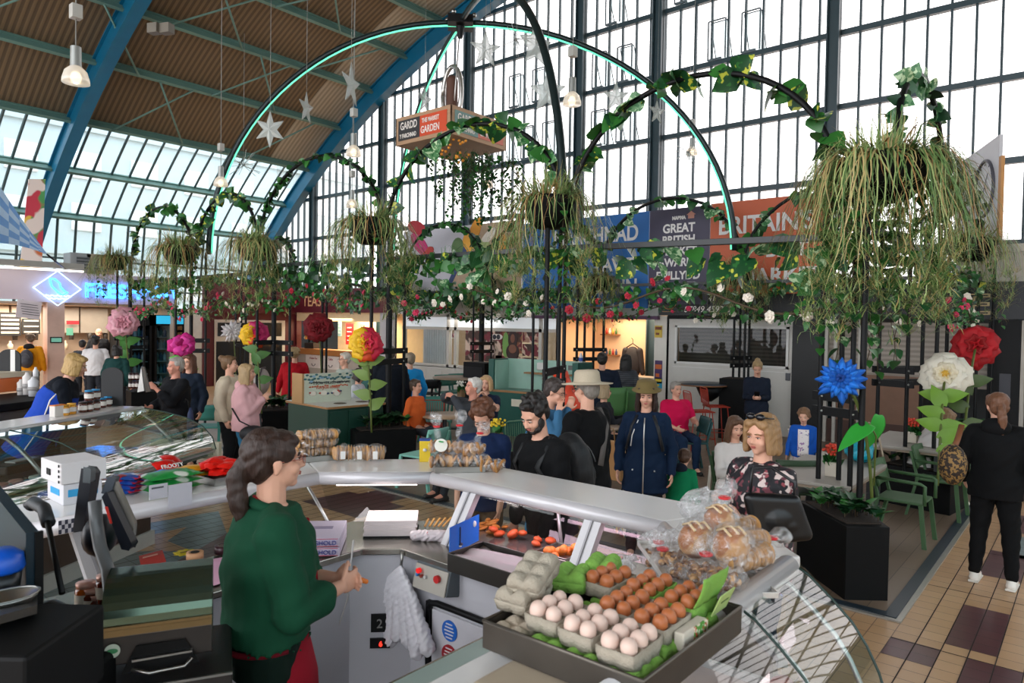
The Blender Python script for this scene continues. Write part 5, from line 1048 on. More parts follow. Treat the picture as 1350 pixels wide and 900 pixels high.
    if hat:
        m = MB(); kd, hc_ = hat; hm_ = mt(hc_, .9, bump=.3, bs=80, var=.12)
        if kd == 'bucket': prof = [(.138, .034), (.14, .038), (.103, .058), (.098, .075), (.088, .12), (.06, .132), (0, .134)]
        else: prof = [(.185, .028), (.188, .033), (.105, .042), (.098, .05), (.09, .12), (.075, .138), (.0, .142)]
        m.lathe([(r*q, z*q) for r, z in prof], H(0, -.018, .012), 32, R=RHW@RX(.06), sy=1.14); m.build('hat', hm_, t, solid=.004)
    info = dict(t=t, W=Wd, pel=pel, up=up, fw=fw, neck=neckb, sho=sho, el=el, wr=wr, hc=hc, H=H, s=s, R=R, RH=RHW, hips=hips, kn=kn, ft=ft, off=off, b=b_)
    if extra: extra(info)
    return info
def front_panel(I, name, mat, wa, z0, z1):
    m = MB(); s = I['s']; G = []
    for z in np.linspace(z0, z1, 6): G.append([I['W'](I['pel']+I['up']*z+A(math.sin(a)*(.17*s*I['b']+.035), 0, 0)+I['fw']*(math.cos(a)*(.128*s*I['b']+.04))) for a in np.linspace(-wa, wa, 9)])
    m.grid(G); m.build(name, mat, I['t'], solid=.004)
def at(px_, D): q = PD(px_, 430, D); return A(q[0], q[1], 0)
def toward(loc, px_=None, D=None, cam=False):
    d = -np.asarray(loc) if cam else at(px_, D)-loc; return math.atan2(d[1], d[0])
def camdir(loc, deg=0):
    """heading: 0 looks at the camera, positive turns to picture right"""
    return math.atan2(-loc[1], -loc[0])+math.radians(deg)
def strap(I, side=1, col='#1a1a1a', w=.02):
    m = MB(); W_, n, up, fw, s = I['W'], I['neck'], I['up'], I['fw'], I['s']; x = A(side*.1*s, 0, 0); yo = (.125*I['b']+.02)
    m.tube([W_(n+x*1.0-up*.02*s-fw*.0), W_(n+x*.6-up*.09*s+fw*yo*s), W_(n-x*.4-up*.28*s+fw*(yo+.012)*s), W_(n-x*1.6-up*.46*s+fw*.09*s)], w, 6, flat=.35); m.build('bag_strap', mt(col, .6), I['t'])
def backpack(I, label, col='#17191c', w=.3, h=.46, d=.17, straps=True, group=None):
    W_, n, up, fw, s, R = I['W'], I['neck'], I['up'], I['fw'], I['s'], I['R']; c = n-up*(.28)*s-fw*(.105*I['b']*s+d*.5+.02)
    t = thing('backpack', label, 'backpack', W_(c)); RR = R@np.array([A(1, 0, 0), fw, up]).T
    m = MB(); m.ell(W_(c), (w/2, d*.62, h/2), R=RR, n=20, k=14); m.ell(W_(c-up*h*.18), (w*.48, d*.6, h*.33), R=RR, n=18); m.ell(W_(c-fw*d*.45-up*h*.16), (w*.36, d*.3, h*.24), R=RR, n=14)
    remesh(m, 'pack_body', mt(col, .6, bump=.3, bs=30), t, .01, 3, disp=.004)
    m = MB(); m.tube([W_(c+A(math.cos(a)*w*.36, 0, 0)-fw*d*.55+up*(math.sin(a)*h*.32-.02)) for a in np.linspace(.2, 2.9, 12)], .005, 5); m.build('zip_line', mt('#4a4d50', .4), t)
    if straps:
        for sd in (-1, 1):
            m = MB(); m.tube([W_(n-fw*.1*s+A(sd*.1*s, 0, 0)-up*.06*s), W_(n+A(sd*.11*s, 0, 0)+up*.02*s), W_(n+fw*(.13*I['b'])*s+A(sd*.115*s, 0, 0)-up*.14*s), W_(n+fw*.1*s+A(sd*.14*s, 0, 0)-up*.3*s), W_(n-fw*.1*s+A(sd*.15*s, 0, 0)-up*.38*s)], .022, 6, flat=.4); m.build('shoulder_strap', mt(col, .6), t)
    return t
# ---- stall keeper in the foreground
loc = at(352, 2.72)
def apron(I):
    W_, R = I['W'], I['R']; m = MB(); pel, fw, s = I['pel'], I['fw'], I['s']
    secs = []
    for z, wd, yo in ((.0, .15, .165), (-.15, .2, .2), (-.4, .23, .215), (-.6, .22, .215)):
        secs.append([W_(pel+A(math.sin(a)*wd*1.02, math.cos(a)*yo*1.0, z)) for a in np.linspace(-1.25, 1.25, 15)])
    m.grid(secs); m.build('red_apron_skirt', cloth('#8e1224', .3), I['t'], solid=.006, label='dark red apron front')
    m = MB(); m.tube([W_(pel+A(math.sin(a)*.2, math.cos(a)*.17, .01)) for a in np.linspace(1.2, 5.1, 16)], .012, 6); 
    m.tube([W_(pel+A(-.03, -.2, .0)), W_(pel+A(-.09, -.26, .03)), W_(pel+A(-.06, -.24, -.12)), W_(pel+A(-.05, -.23, -.5))], .008, 6); m.tube([W_(pel+A(-.02, -.2, .0)), W_(pel+A(.02, -.26, -.06)), W_(pel+A(.0, -.22, -.2))], .011, 6); m.build('apron_ties', cloth('#6e1220'), I['t'])
    n = I['neck']; m = MB(); m.tube([W_(n+A(.06*math.sin(a), -.065*math.cos(a)*1.0, .03-.045*(1-math.cos(a)))) for a in np.linspace(-2.7, 2.7, 18)], .012, 6); m.build('apron_neckband', cloth('#a01426'), I['t'])
    m = MB(); m.tube([W_(n+A(.0, .135, -.07)), W_(n+A(.0, .165, -.2)), W_(n+A(-.01, .175, -.34)), W_(n+A(-.01, .16, -.46))], .02, 6, flat=.5); m.build('apron_bib_edge', cloth('#a01426'), I['t'])
    m = MB(); m.ell(I['H'](-.081, .0, -.04), .004); m.build('earring', mt('#d9a441', .3, 1), I['t'])
    m = MB(); p = W_(I['wr'][1]*.5+I['wr'][0]*.5+A(0, .09, .0)); m.cap(p, p+A(.03, -.01, -.015), .012, .01); o_ = m.build('orange_wrapper', mt('#e07a2c', .5), I['t'])
keeper = person('person with brown ponytail in a dark green shirt and red apron', loc, camdir(loc, 96), h=1.76, top='#12452f', bottom='#0d2019', hair=('pony', '#2e1c14'), skin='fair', near=2, build=1.2, sleeve='roll', hl=(-.07, .27, 1.09), hr=(.06, .27, 1.10), poleL=(-.6,-.5,-.9), poleR=(.6,-.5,-.9), head=(.1, .03), glasses='#b06a5a', fem=1, collar='#12452f', extra=apron, lean=.04, hem=-.13, stance=.11)
# ---- customers at the counter
loc = at(640, 5.4)
person('person with short curly auburn hair in a navy top reading with glasses down', loc, camdir(loc, -14), h=1.6, top='#16274a', bottom='#5c4a3a', hair=('curly', '#5a3520'), near=1, head=(0, -.75), sleeve='short', glasses='#3a2a22', fem=1, build=1.05, hl=(-.16, .12, .72), hr=(.2, .1, .72))
loc = at(730, 4.75)
def badge(I): m = MB(); m.box(I['W'](I['neck']-I['up']*.2*I['s']+I['fw']*.14+A(.09, 0, 0)), (.05, .006, .03), I['R']); m.build('chest_badge', WHT, I['t'])
I = person('bearded person with thick black hair and black jacket looking down', loc, camdir(loc, -48), h=1.73, top='#0d0e10', bottom='#101012', hair=('thick', '#17110e'), beard='#1c1310', near=1, head=(.1, -.55), lean=.2, build=1.1, hl=(-.16, .22, .78), hr=(.2, .15, .78), extra=badge, hem=.05)
backpack(I, 'black backpack on the bearded person looking into the case', '#14171a', w=.34, h=.5, d=.2)
loc = at(708, 6.8)
person('person with short dark greying hair in blue denim with a hand on the cheek', loc, camdir(loc, 62), h=1.7, top='#3f6f94', bottom='#3f7394', hair=('short', '#3a302c'), near=1, head=(.1, -.35), lean=.3, hl=(-.02, .34, 1.4), hr=(.1, .3, 1.38), glasses='#8a6a5a', hem=.08)
loc = at(776, 5.8)
def dstrap(I): m = MB(); W_, n, s = I['W'], I['neck'], I['s']; m.tube([W_(n+A(.13*s, .06, -.01)), W_(n+A(.13*s, -.03, .01)), W_(n+A(.06, -.15*s, -.12)), W_(n+A(-.08, -.19*s, -.42))], .025, 6, flat=.35); m.build('bag_strap', mt('#5a5552', .7), I['t'])
I = person('person in a pale wide brimmed sun hat and long black coat', loc, camdir(loc, -125), h=1.78, top='#0b0c0e', bottom='#7d6a4e', hair=('short', '#8a8279'), hat=('sun', '#b5a892'), near=1, build=1.22, hem=.2, head=(-.1, -.12), glasses='#30302f', extra=dstrap, hl=(-.2, .12, .8), hr=(.22, .05, .8))
# woman in bucket hat
loc = PZ(848, 738, 0)
def lilies(I):
    for sd in (-1, 1): m = MB(); m.tube([I['W'](I['neck']+A(sd*.075, .07, -.02)), I['W'](I['neck']+A(sd*.12, .12, -.12)), I['W'](I['neck']+A(sd*.17, .1, -.34))], .02 if sd < 0 else .018, 6, flat=.35); m.build('rucksack_strap', mt('#1a1c20', .6), I['t'])
    m = MB(); m.tube([I['W'](I['neck']+A(.06, .11, -.06)), I['W'](I['neck']+A(.11, .145, -.2)), I['W'](I['neck']+A(.12, .15, -.3))], .005, 5); m.build('drawcord', WHT, I['t'])
    m = MB()
    for x in (-.1, .1): m.ell(I['W'](I['pel']+A(x, .155, -.03)), .008, n=8, k=6)
    m.build('pocket_buttons', WHT, I['t'])
I = person('person in an olive bucket hat and navy zipped raincoat facing the counter', loc, camdir(loc, -6), h=1.66, top='#10233c', bottom='#141418', hair=('long', '#2c1c16'), hat=('bucket', '#6c5c34'), near=1, hem=.17, fem=1, zip_='#c9c6c0', head=(.05, -.2), collar='#10233c', shoes='#22262c', extra=lilies, stance=.12, build=1.02)
# woman with floral blouse
loc = at(1010, 4.1)
FLOR = spots('#1b1a20', ('#9a4a52', '#d8c6c0', '#6b3640'), 16, .6, .7)
I = person('person with fair shoulder length hair in a dark floral blouse', loc, camdir(loc, -42), h=1.68, topmat=FLOR, bottom='#1d2a3a', hair=('bob', '#93714b'), near=1, fem=1, hem=.12, head=(.15, -.12), hl=(-.04, .2, 1.12), hr=(.2, .16, 1.2), build=1.08, sleeve='roll')
m = MB(); H_ = I['H']; 
for sd in (-1, 1): m.ell(H_(sd*.032, .052, .118), (.028, .02, .02), R=I['RH'])
m.tube([H_(-.075, -.02, .1), H_(-.05, .05, .115), H_(.05, .05, .115), H_(.075, -.02, .1)], .004, 5); t = thing('sunglasses', 'dark sunglasses pushed up on fair hair', 'sunglasses', H_(0, .05, .11)); m.build('lenses', mt('#15151a', .1), t)
t = thing('handbag', 'black leather handbag hanging from the elbow of the floral blouse', 'bag', I['W'](I['el'][1])); c = PD(1022, 684, 3.8); m = MB(); d_ = nrm(RT*A(1, 1, 0)); Z_ = A(0, 0, 1); f_ = nrm(np.cross(d_, Z_))
P8 = [c+d_*x+Z_*z for x, z in ((-.14, .11), (.1, .1), (.17, -.08), (-.08, -.11))]; m.ext([p_-f_*.035 for p_ in P8], f_*.07); [m.cap(P8[i], P8[(i+1) % 4], .035, .035) for i in range(4)]; m.ell(c+d_*.01, (.11, .05, .085), R=np.array([d_, f_, Z_]).T); m.ell(c+d_*.06-Z_*.03, (.09, .045, .05), R=np.array([d_, f_, Z_]).T); remesh(m, 'bag_body', mt('#0c0d10', .35), t, .008, 3)
m = MB(); m.tube([P8[0], P8[0]+A(.02, 0, .16), PD(1016, 615, 3.85), P8[1]+A(0, 0, .1), P8[1]], .009, 6); m.build('bag_handle', mt('#18191d', .35), t)
t = thing('wristwatch', 'pale wristwatch on the floral blouse arm', 'watch', I['W'](I['wr'][0])); m = MB(); m.ell(I['W'](I['wr'][0]), .03); m.build('watch_case', mt('#d8c2b0', .3, .5), t)
# right woman with ponytail
loc = PZ(1308, 772, 0)
I = person('person in black seen from behind with a light brown ponytail and white trainers', loc, camdir(loc, 172), h=1.66, top='#0b0c0e', bottom='#0a0b0d', hair=('pony', '#6b4630'), near=1, shoes='#e8e4dc', hood=True, fem=1, build=1.12, head=(.35, -.1), hem=.04, hl=(-.26, .15, .9), hr=(.28, .06, .82), stance=.14)
t = thing('shoulder_bag', 'leopard print shoulder bag with a brown strap', 'bag', PD(1257, 612, 5.9)); c = PD(1256, 612, 5.8); m = MB(); m.ell(c, (.12, .1, .17), R=RZ(.7), n=20); m.build('bag_body', spots('#8a6a3a', ('#1c1410', '#2a1c12'), 34, .52, .7), t); m = MB(); m.tube([c+A(0, 0, .12), PD(1262, 580, 5.85), PD(1268, 560, 5.9)], .025, 6, flat=.4); m.build('strap', mt('#7a4a2c', .6), t)
# green hooded child
loc = PZ(893, 735, 0)
person('small child in a green hooded top crouching beside the raincoat', loc, camdir(loc, 150), h=1.02, top='#0f7a4e', bottom='#33363c', hair=('short', '#4a3020'), near=1, child=1, lean=.25, hood='#1b2230', head=(.4, -.3))
# ---- people further away
loc = at(1000, 11.7)
def phone(I): m = MB(); m.box(I['W'](I['wr'][0]*.5+I['wr'][1]*.5+A(0, .07, .05)), (.08, .015, .15), I['R']@RX(-.6)); m.build('phone_in_hands', BLKM, I['t'])
person('person with fair tied hair and dark jacket looking at a phone by the white shop', loc, camdir(loc, 0), h=1.64, top='#1d2433', bottom='#1f4a66', hair=('bun', '#a58a62'), head=(0, -.5), hl=(-.06, .28, 1.1), hr=(.06, .28, 1.1), fem=1, hem=.05, extra=phone, vest=None)
loc = at(1063, 9.0)
person('small child with light brown curls in a bright blue cardigan over white', loc, camdir(loc, 0), h=1.14, top='#1a55b0', bottom='#c6b6c2', hair=('curly', '#7d5b40'), child=1, near=0, head=(-.15, -.15), hl=(-.3, .15, .8), hr=(.3, .12, .8), extra=lambda I: front_panel(I, 'white_print_shirt', spots('#e6dedd', ('#a07aa8', '#5a5a8a'), 26, .63, .7), .42, -.04, .3))
loc = at(972, 7.2)
person('seated person with long brown hair in white behind the floral blouse', loc, camdir(loc, 25), h=1.6, sit=.45, top='#dcd6d2', bottom='#4f5a66', hair=('long', '#5a3d28'), fem=1, head=(0, -.2), hl=(-.1, .35, .82), hr=(.1, .35, .82))
loc = at(893, 10.8)
person('seated person in a hot pink polo shirt with grey hair', loc, camdir(loc, 30), h=1.7, sit=.47, top='#d0124c', bottom='#1c2f4a', hair=('short', '#8f8981'), sleeve='short', build=1.15, hl=(-.2, .3, .75), hr=(.15, .28, .68))
loc = at(798, 10.6)
person('seated person with a blonde grey bob and glasses in profile', loc, camdir(loc, 95), h=1.62, sit=.47, top='#23242a', bottom='#22242a', hair=('bob', '#a08a6a'), fem=1, glasses='#7a3a3a', hl=(-.1, .35, .85), hr=(.1, .35, .85))
loc = at(795, 11.6)
person('person in a dark navy jumper standing with back to the camera by the gift shop', loc, camdir(loc, 175), h=1.74, top='#131c2c', bottom='#1a1c22', hair=('short', '#14110f'), build=1.25)
loc = at(826, 12.6)
person('person in a dark striped top with long black hair at the gift shop', loc, camdir(loc, 165), h=1.68, topmat=stripes('#1b1e24', '#3c4048', 2, 60), bottom='#1a1c22', hair=('long', '#14110f'), fem=1)
loc = at(625, 8.9)
person('seated elderly person with white hair in a grey cardigan raising a hand to the mouth', loc, camdir(loc, -62), h=1.72, sit=.62, top='#3a3d42', bottom='#2a2d33', hair=('short', '#d0ccc4'), skin='pink', near=0, hl=(-.05, .3, 1.26), hr=(.1, .3, 1.28), head=(0, .1), build=1.1)
loc = at(642, 10.2)
person('seated person with short blonde hair in a navy short sleeved top', loc, camdir(loc, -15), h=1.66, sit=.58, top='#14233c', bottom='#22242a', hair=('bob', '#b59468'), fem=1, sleeve='short', hl=(-.06, .25, 1.2), hr=(.05, .28, 1.2))
loc = at(515, 11.3)
person('tall person in a long dark blue coat behind the front black planter', loc, camdir(loc, 175), h=1.8, top='#10161f', bottom='#111419', hair=('short', '#5a5048'), build=1.15, hem=.2)
loc = at(541, 12.2)
person('person with grey hair in a bright blue jacket and backpack', loc, camdir(loc, 200), h=1.72, top='#1f8fd0', bottom='#2a3038', hair=('short', '#8a7a66'), sit=.78)
loc = at(549, 11.0)
person('seated person in an orange top by the red wire chair', loc, camdir(loc, 60), h=1.6, sit=.47, top='#d8632c', bottom='#3a3f46', hair=('short', '#4a3a2c'))
loc = at(455, 12.6)
person('seated person with white hair and glasses behind the condiment station', loc, camdir(loc, -60), h=1.78, sit=.72, top='#9fa79c', bottom='#3f4348', hair=('short', '#c2b8a8'), glasses='#3a3a3a')
loc = at(473, 12.0)
person('seated person with dark hair and white sleeves behind the condiment station', loc, camdir(loc, 70), h=1.62, sit=.55, top='#c9cdd2', bottom='#2c2f36', hair=('bob', '#2a1d18'), fem=1, head=(0, -.4), hr=(.05, .35, 1.1))
loc = at(389, 13.4)
person('person in a bright red coat with short fair hair walking away', loc, camdir(loc, 168), h=1.66, top='#a8121e', bottom='#1d3a66', hair=('curly', '#a58a62'), hem=.2, build=1.22, hl=(-.34, .1, .85), hr=(.3, .05, .8), fem=1)
loc = at(303, 9.6)
person('person in a cream fleece jacket with a hair claw and tied brown hair', loc, camdir(loc, 70), h=1.69, top='#d9cdb6', bottom='#15161a', hair=('bun', '#6f5236'), fem=1, build=1.28, head=(.1, 0), extra=lambda I: strap(I), topmat=mt('#d2c4ab', .95, bump=.9, bs=120, var=.1))
loc = at(326, 9.0)
I = person('person in a pale pink hoodie and blue jeans with blonde hair', loc, camdir(loc, 72), h=1.62, top='#d9a9ac', bottom='#2f6d8f', hair=('long', '#a58a62'), fem=1, build=1.3, hood=True, hl=(-.05, .2, 1.22), hr=(.05, .22, 1.25))
t = thing('cross_body_bag', 'black crescent bag on the hip of the pink hoodie', 'bag', PD(338, 576, 8.7)); c = PD(334, 572, 8.75); m = MB(); m.ell(c, (.17, .1, .11), R=RZ(.6-PI/2+.3), n=18); m.build('pouch', mt('#15161a', .6), t); m = MB(); m.tube([c+A(0, 0, .08), PD(316, 555, 8.75), PD(306, 538, 8.8)], .018, 6, flat=.4); m.tube([c+A(.05, -.1, .06), PD(343, 545, 8.75)], .012, 6); m.build('strap', mt('#15161a', .6), t)
loc = at(232, 9.2)
person('elderly person with short grey hair in a black cardigan raising a cup', loc, camdir(loc, -62), h=1.68, top='#15161a', bottom='#1c1d22', hair=('short', '#a29c94'), skin='pink', near=0, build=1.22, hl=(-.08, .3, 1.32), hr=(.16, .28, 1.05), hem=.1, sleeve='roll')
t = thing('umbrella', 'folded dark blue umbrella hanging from an arm', 'umbrella', PD(251, 560, 8.9)); m = MB(); m.lathe([(.004, -.32), (.03, -.2), (.045, 0), (.035, .14), (.01, .22)], PD(251, 560, 8.9), 10); m.build('canopy', mt('#27365c', .6), t); m = MB(); m.tube([PD(250, 543, 8.9), PD(248, 528, 8.9), PD(245, 526, 8.9), PD(243, 530, 8.9)], .01); m.build('handle', BLK, t)
loc = at(250, 10.4)
person('person with long auburn hair in a dark blue coat behind the black cardigan', loc, camdir(loc, -40), h=1.66, top='#1b2534', bottom='#1c1d22', hair=('long', '#5a3422'), fem=1)
loc = at(58, 7.3)+A(0, 0, .16)
def trims(I):
    W_, p, n, s = I['W'], I['pel'], I['neck'], I['s']; m = MB(); P = []
    Bm = cloth('#1c43a8', .3); loftm = MB(); 
    loft(loftm, [(W_(p+I['up']*z*s), I['R']@A(1, 0, 0), I['R']@I['fw'], rx*s*1.32+.04, ry*s*1.32+.04) for z, rx, ry in ((-.35, .2, .15), (-.1, .165, .115), (.0, .165, .112), (.12, .142, .102), (.27, .15, .118), (.37, .14, .1))]); remesh(loftm, 'blue_tabard', Bm, I['t'], .012, 3)
    for sd in (-1, 1): m.tube([W_(p+I['up']*z*s+A(sd*(x*s*1.32+.045), 0, 0)+I['fw']*y) for z, x, y in ((-.3, .19, .0), (0, .165, .03), (.14, .14, .0), (.28, .145, -.02), (.37, .13, .0))], .008, 5)
    m.build('white_piping', WHT, I['t'])
person('stallholder with short blonde hair in a bright blue tabard leaning over the deli case', loc, camdir(loc, 78), h=1.7, top='#11161f', bottom='#15171c', hair=('bob', '#b08f58'), skin='fair', near=1, build=1.2, sleeve='short', lean=.45, head=(0, -.3), hl=(-.08, .45, .95), hr=(.05, .42, .92), extra=trims, fem=1)
loc = at(40, 17.2)
I = person('person in a mustard yellow hooded jacket with tousled brown hair', loc, camdir(loc, 160), h=1.74, top='#c98412', bottom='#2a2d33', hair=('curly', '#54402e'), hood='#1c1a1c', build=1.2, head=(.5, -.3))
backpack(I, 'dark patterned backpack on the mustard jacket', '#33323a', w=.3, h=.45, d=.16)
loc = at(126, 16.4)
person('person in a white T-shirt with short black hair queueing at the fish stall', loc, camdir(loc, 168), h=1.74, top='#d9d6d6', bottom='#2a2d33', hair=('thick', '#17120f'), sleeve='short', build=1.15)
loc = at(109, 17.5)
person('person with short dark hair mostly hidden behind the white T-shirt', loc, camdir(loc, 165), h=1.62, top='#3a3f46', bottom='#2a2d33', hair=('short', '#1c1613'))
loc = at(130, 19.6)+A(0, 0, .12)
person('fishmonger in a pale grey apron with a shaved head behind the stall', loc, camdir(loc, 10), h=1.76, top='#1d2026', bottom='#9a978f', hair=('balding', '#6a625a'), head=(0, -.2), build=1.1)
loc = at(154, 14.4)
person('person in dark green with black hair beside the fridges', loc, camdir(loc, 150), h=1.62, top='#163a38', bottom='#22242a', hair=('bob', '#14110f'), build=1.1)
loc = PZ(1235, 700, 0)+A(1.2, .35, 0)
person('seated person in a white jacket and bright floral skirt behind the green armchairs', loc, camdir(loc, 130), h=1.62, sit=.45, topmat=mt('#d8d3d0', .8), bottom='#22303f', botmat=spots('#22273a', ('#c22a6a', '#2f7a68', '#d8a0b0'), 9, .52, .7), hair=('bob', '#8a6a4a'), fem=1, shoes='#d8cfc0', lean=.5, head=(0, -.5))
# ================================================================ SEATING AND FREESTANDING FURNITURE
def shell_chair(label, loc, rz, col='#4f7048', seat=.45, arms=True, group=None, back=.82, name='garden_chair', slot=False):
    t = thing(name, label, 'chair', (0, 0, 0), 0, group); M_ = mt(col, .55, var=.05); s = seat
    m = MB(); m.box((0, 0, s), (.46, .44, .028)); m.build('seat', M_, t, bevel=.012, local=True)
    m = MB(); P = [[(-.21+.42*i/6, -.22-.07*j/4+(.03*(((i-3)/3)**2)), s+.12+(back-s-.12)*j/4) for i in range(7)] for j in range(5)]; m.grid(P); m.build('backrest', M_, t, solid=.022, local=True)
    for x in (-.21, .21):
        m = MB(); m.bar((x, .2, s), (x*1.12, .25, 0), .04, .03); m.build('leg', M_, t, local=True)
        m = MB(); m.bar((x, -.19, s+.02), (x*1.12, -.3, 0), .04, .03); m.bar((x, -.19, s), (x, -.27, back-.05), .04, .025); m.build('leg', M_, t, local=True)
        if arms: m = MB(); m.tube([(x*1.12, .24, s), (x*1.15, .24, s+.19), (x*1.15, .2, s+.21), (x*1.12, -.22, s+.22)], .018, 8); m.build('armrest', M_, t, local=True)
    t.location = [float(v) for v in loc]; t.rotation_euler = (0, 0, rz); return t
def wire_chair(label, loc, rz, seat=.74, col='#b5341f', group=None, name='bar_stool', back=.32):
    t = thing(name, label, 'chair', (0, 0, 0), 0, group); M_ = mt(col, .4); s = seat; r = .009
    m = MB()
    for i in range(11): x = -.19+.038*i; m.tube([(x, .19, s), (x, -.16, s-.01), (x, -.21, s+.08), (x, -.235, s+back)], .0045, 5)
    for j in range(6): m.tube([(-.19, .15-.06*j, s), (.19, .15-.06*j, s)], .004, 5)
    m.build('wire_seat', M_, t, local=True)
    m = MB(); m.tube([(-.2, -.2, s+.05), (-.2, -.235, s+back), (-.15, -.24, s+back+.03), (.15, -.24, s+back+.03), (.2, -.235, s+back), (.2, -.2, s+.05)], r, 6); m.tube([(-.2, .2, s), (.2, .2, s), (.2, -.18, s), (-.2, -.18, s)], r, 6, closed=True); m.build('back_frame', M_, t, local=True)
    for x in (-1, 1):
        for y in (-1, 1): m = MB(); m.tube([(x*.17, y*.16, s), (x*.23, y*.23, 0)], r, 6); m.build('leg', M_, t, local=True)
    if s > .6: m = MB(); z = .28; q = .212; m.tube([(-q, -q, z), (q, -q, z), (q, q, z), (-q, q, z)], r*.8, 6, closed=True); m.build('footrest', M_, t, local=True)
    t.location = [float(v) for v in loc]; t.rotation_euler = (0, 0, rz); return t
def table(label, loc, rz, L, Wd_, z=.74, col='#9b958c', edge='#8a7a68', legs='#2a2c2e', name='table'):
    t = thing(name, label, 'table', (0, 0, 0), 0); m = MB(); m.box((0, 0, z), (L, Wd_, .035)); m.build('tabletop', mt(col, .45, var=.1, vs=4), t, bevel=.006, local=True)
    m = MB(); m.box((0, 0, z-.03), (L-.02, Wd_-.02, .03)); m.build('edge_band', mt(edge, .5), t, local=True)
    for x in (-1, 1):
        for y in (-1, 1): m = MB(); m.bar((x*(L/2-.08), y*(Wd_/2-.08), z-.02), (x*(L/2-.08), y*(Wd_/2-.08), 0), .06, .06); m.build('leg', mt(legs, .5), t, local=True)
    t.location = [float(v) for v in loc]; t.rotation_euler = (0, 0, rz); return t
def round_table(label, loc, r, z, col='#8f7a66', ped='#202224', semi=False):
    t = thing('round_table', label, 'table', loc); m = MB(); m.lathe([(0, z-.03), (r-.004, z-.03), (r, z-.015), (r-.004, z), (0, z)], loc, 40); m.build('tabletop', mt(col, .4, var=.1, vs=3), t)
    m = MB(); m.cone(A(*loc)+A(0, 0, .02), A(*loc)+A(0, 0, z-.03), .035); m.build('pedestal', mt(ped, .5), t); m = MB(); m.lathe([(.24, 0), (.24, .015), (.05, .03)], loc, 24); m.build('base', mt(ped, .5), t); return t
# right-hand group near the big planter
GR = '#41633e'
P_ = PZ(1215, 735, 0)
shell_chair('green armchair nearest the deck edge beside the black planter', PZ(1190, 712, 0), camdir(PZ(1190, 712, 0), 60)-PI/2+.3, GR)
shell_chair('green armchair behind the first one, under the white jacket', PZ(1248, 690, 0)+A(.3, .12, 0), camdir(PZ(1240, 690, 0), 50)-PI/2+.5, GR)
ta = (PZ(1045, 610, .74)+PZ(1180, 612, .74)+PZ(1145, 660, .74))/3
table('grey topped table with a teal bag beside the big planter posts', A(ta[0]-.0, ta[1]+.25, 0), .0, 1.5, .85)
tb = PZ(1205, 582, .74); table('grey topped table with an orange potted plant behind the posts', A(tb[0], tb[1], 0), 0, 1.5, .9)
t = thing('tote_bag', 'turquoise plastic bag lying on the grey table', 'bag', PZ(1130, 598, .76)); m = MB(); c = PZ(1132, 606, .76)+A(0, 0, .12); m.ell(c, (.2, .15, .12)); m.ell(c+A(-.12, -.05, -.03), (.13, .12, .09)); m.ell(c+A(.13, .05, .01), (.12, .12, .1)); remesh(m, 'bag_body', mt('#18a0b8', .35, bump=.6, bs=25), t, .012, 2, disp=.008, dsc=22); m = MB(); m.tube([c+A(.1, 0, .1), c+A(.2, -.05, .28), c+A(.35, -.1, .2), c+A(.42, -.15, -.1), c+A(.42, -.15, -.4)], .012, 6); m.build('strap', mt('#b7a48f', .7), t)
def potplant(label, c, pot='#cfc6b6', fl='#d8452c', h=.12, n=40):
    t = thing('potted_plant', label, 'potted plant', c); m = MB(); m.box(A(*c)+A(0, 0, .07), (.11, .11, .14)); m.build('pot', mt(pot, .7, bump=.3, bs=60), t, bevel=.006); m = MB()
    for i in range(n): leaf(m, A(*c)+A(0, 0, .14)+rnd(.04), rnd(1)+A(0, 0, .8), rnd(1), .09, random.choice((0, 1)))
    m.build('leaves', LG, t); m = MB()
    for i in range(n): m.ell(A(*c)+A(0, 0, .14+h)+rnd(.075)*A(1, 1, .6), .016, n=6, k=4)
    m.build('blossom', mt(fl, .6), t)
random.seed(4); np.random.seed(4)
potplant('orange flowering plant in a pale square pot on the nearer grey table', PZ(1097, 627, .76)); potplant('orange flowering plant in a pale square pot on the further grey table', PZ(1203, 583, .76))
potplant('small yellow and green plant on the round wooden table', PZ(655, 585, .76), '#8a6a4a', '#e0c02c'); potplant('white flowering plant on the table before the sink unit', PZ(608, 523, .76), '#8a6a4a', '#ece8dc')
# white chairs and dark green chairs in the middle right
def wc(px_, py_, lab, deg, D_=None): l = PZ(px_, py_, 0); shell_chair(lab, l, camdir(l, deg)-PI/2, '#dcd6cc', arms=False, name='white_chair')
wc(962, 668, 'white plastic chair with its back to the counter, left one', 190); wc(985, 640, 'white plastic chair behind the fair haired floral blouse', 175); wc(1072, 640, 'white plastic chair pulled to the grey table by the child', 120)
l = PZ(975, 690, 0); shell_chair('dark green chair beside the white chairs behind the bread', l, camdir(l, 150)-PI/2, '#2f4a2c', arms=False)
l = at(1042, 7.6); shell_chair('dark green chair behind the floral blouse near the child', l, camdir(l, 200)-PI/2, '#2c4429', arms=False)
for (px_, D_, dg, lab, c) in ((805, 11.6, 20, 'mid green bar chair behind the grey blonde bob', '#4b7a44'), (835, 11.8, 5, 'mid green bar chair beside the striped top', '#44713e'), (912, 10.6, 110, 'dark teal chair under the pink polo shirt', '#1d4a4c')):
    l = at(px_, D_); shell_chair(lab, l, camdir(l, dg+180)-PI/2, c, arms=False, seat=.47 if D_ < 11 else .62, back=.84 if D_ < 11 else 1.2)
l = at(785, 10.2); round_table('round wooden table in front of the grey blonde bob', A(l[0], l[1], 0), .4, .74)
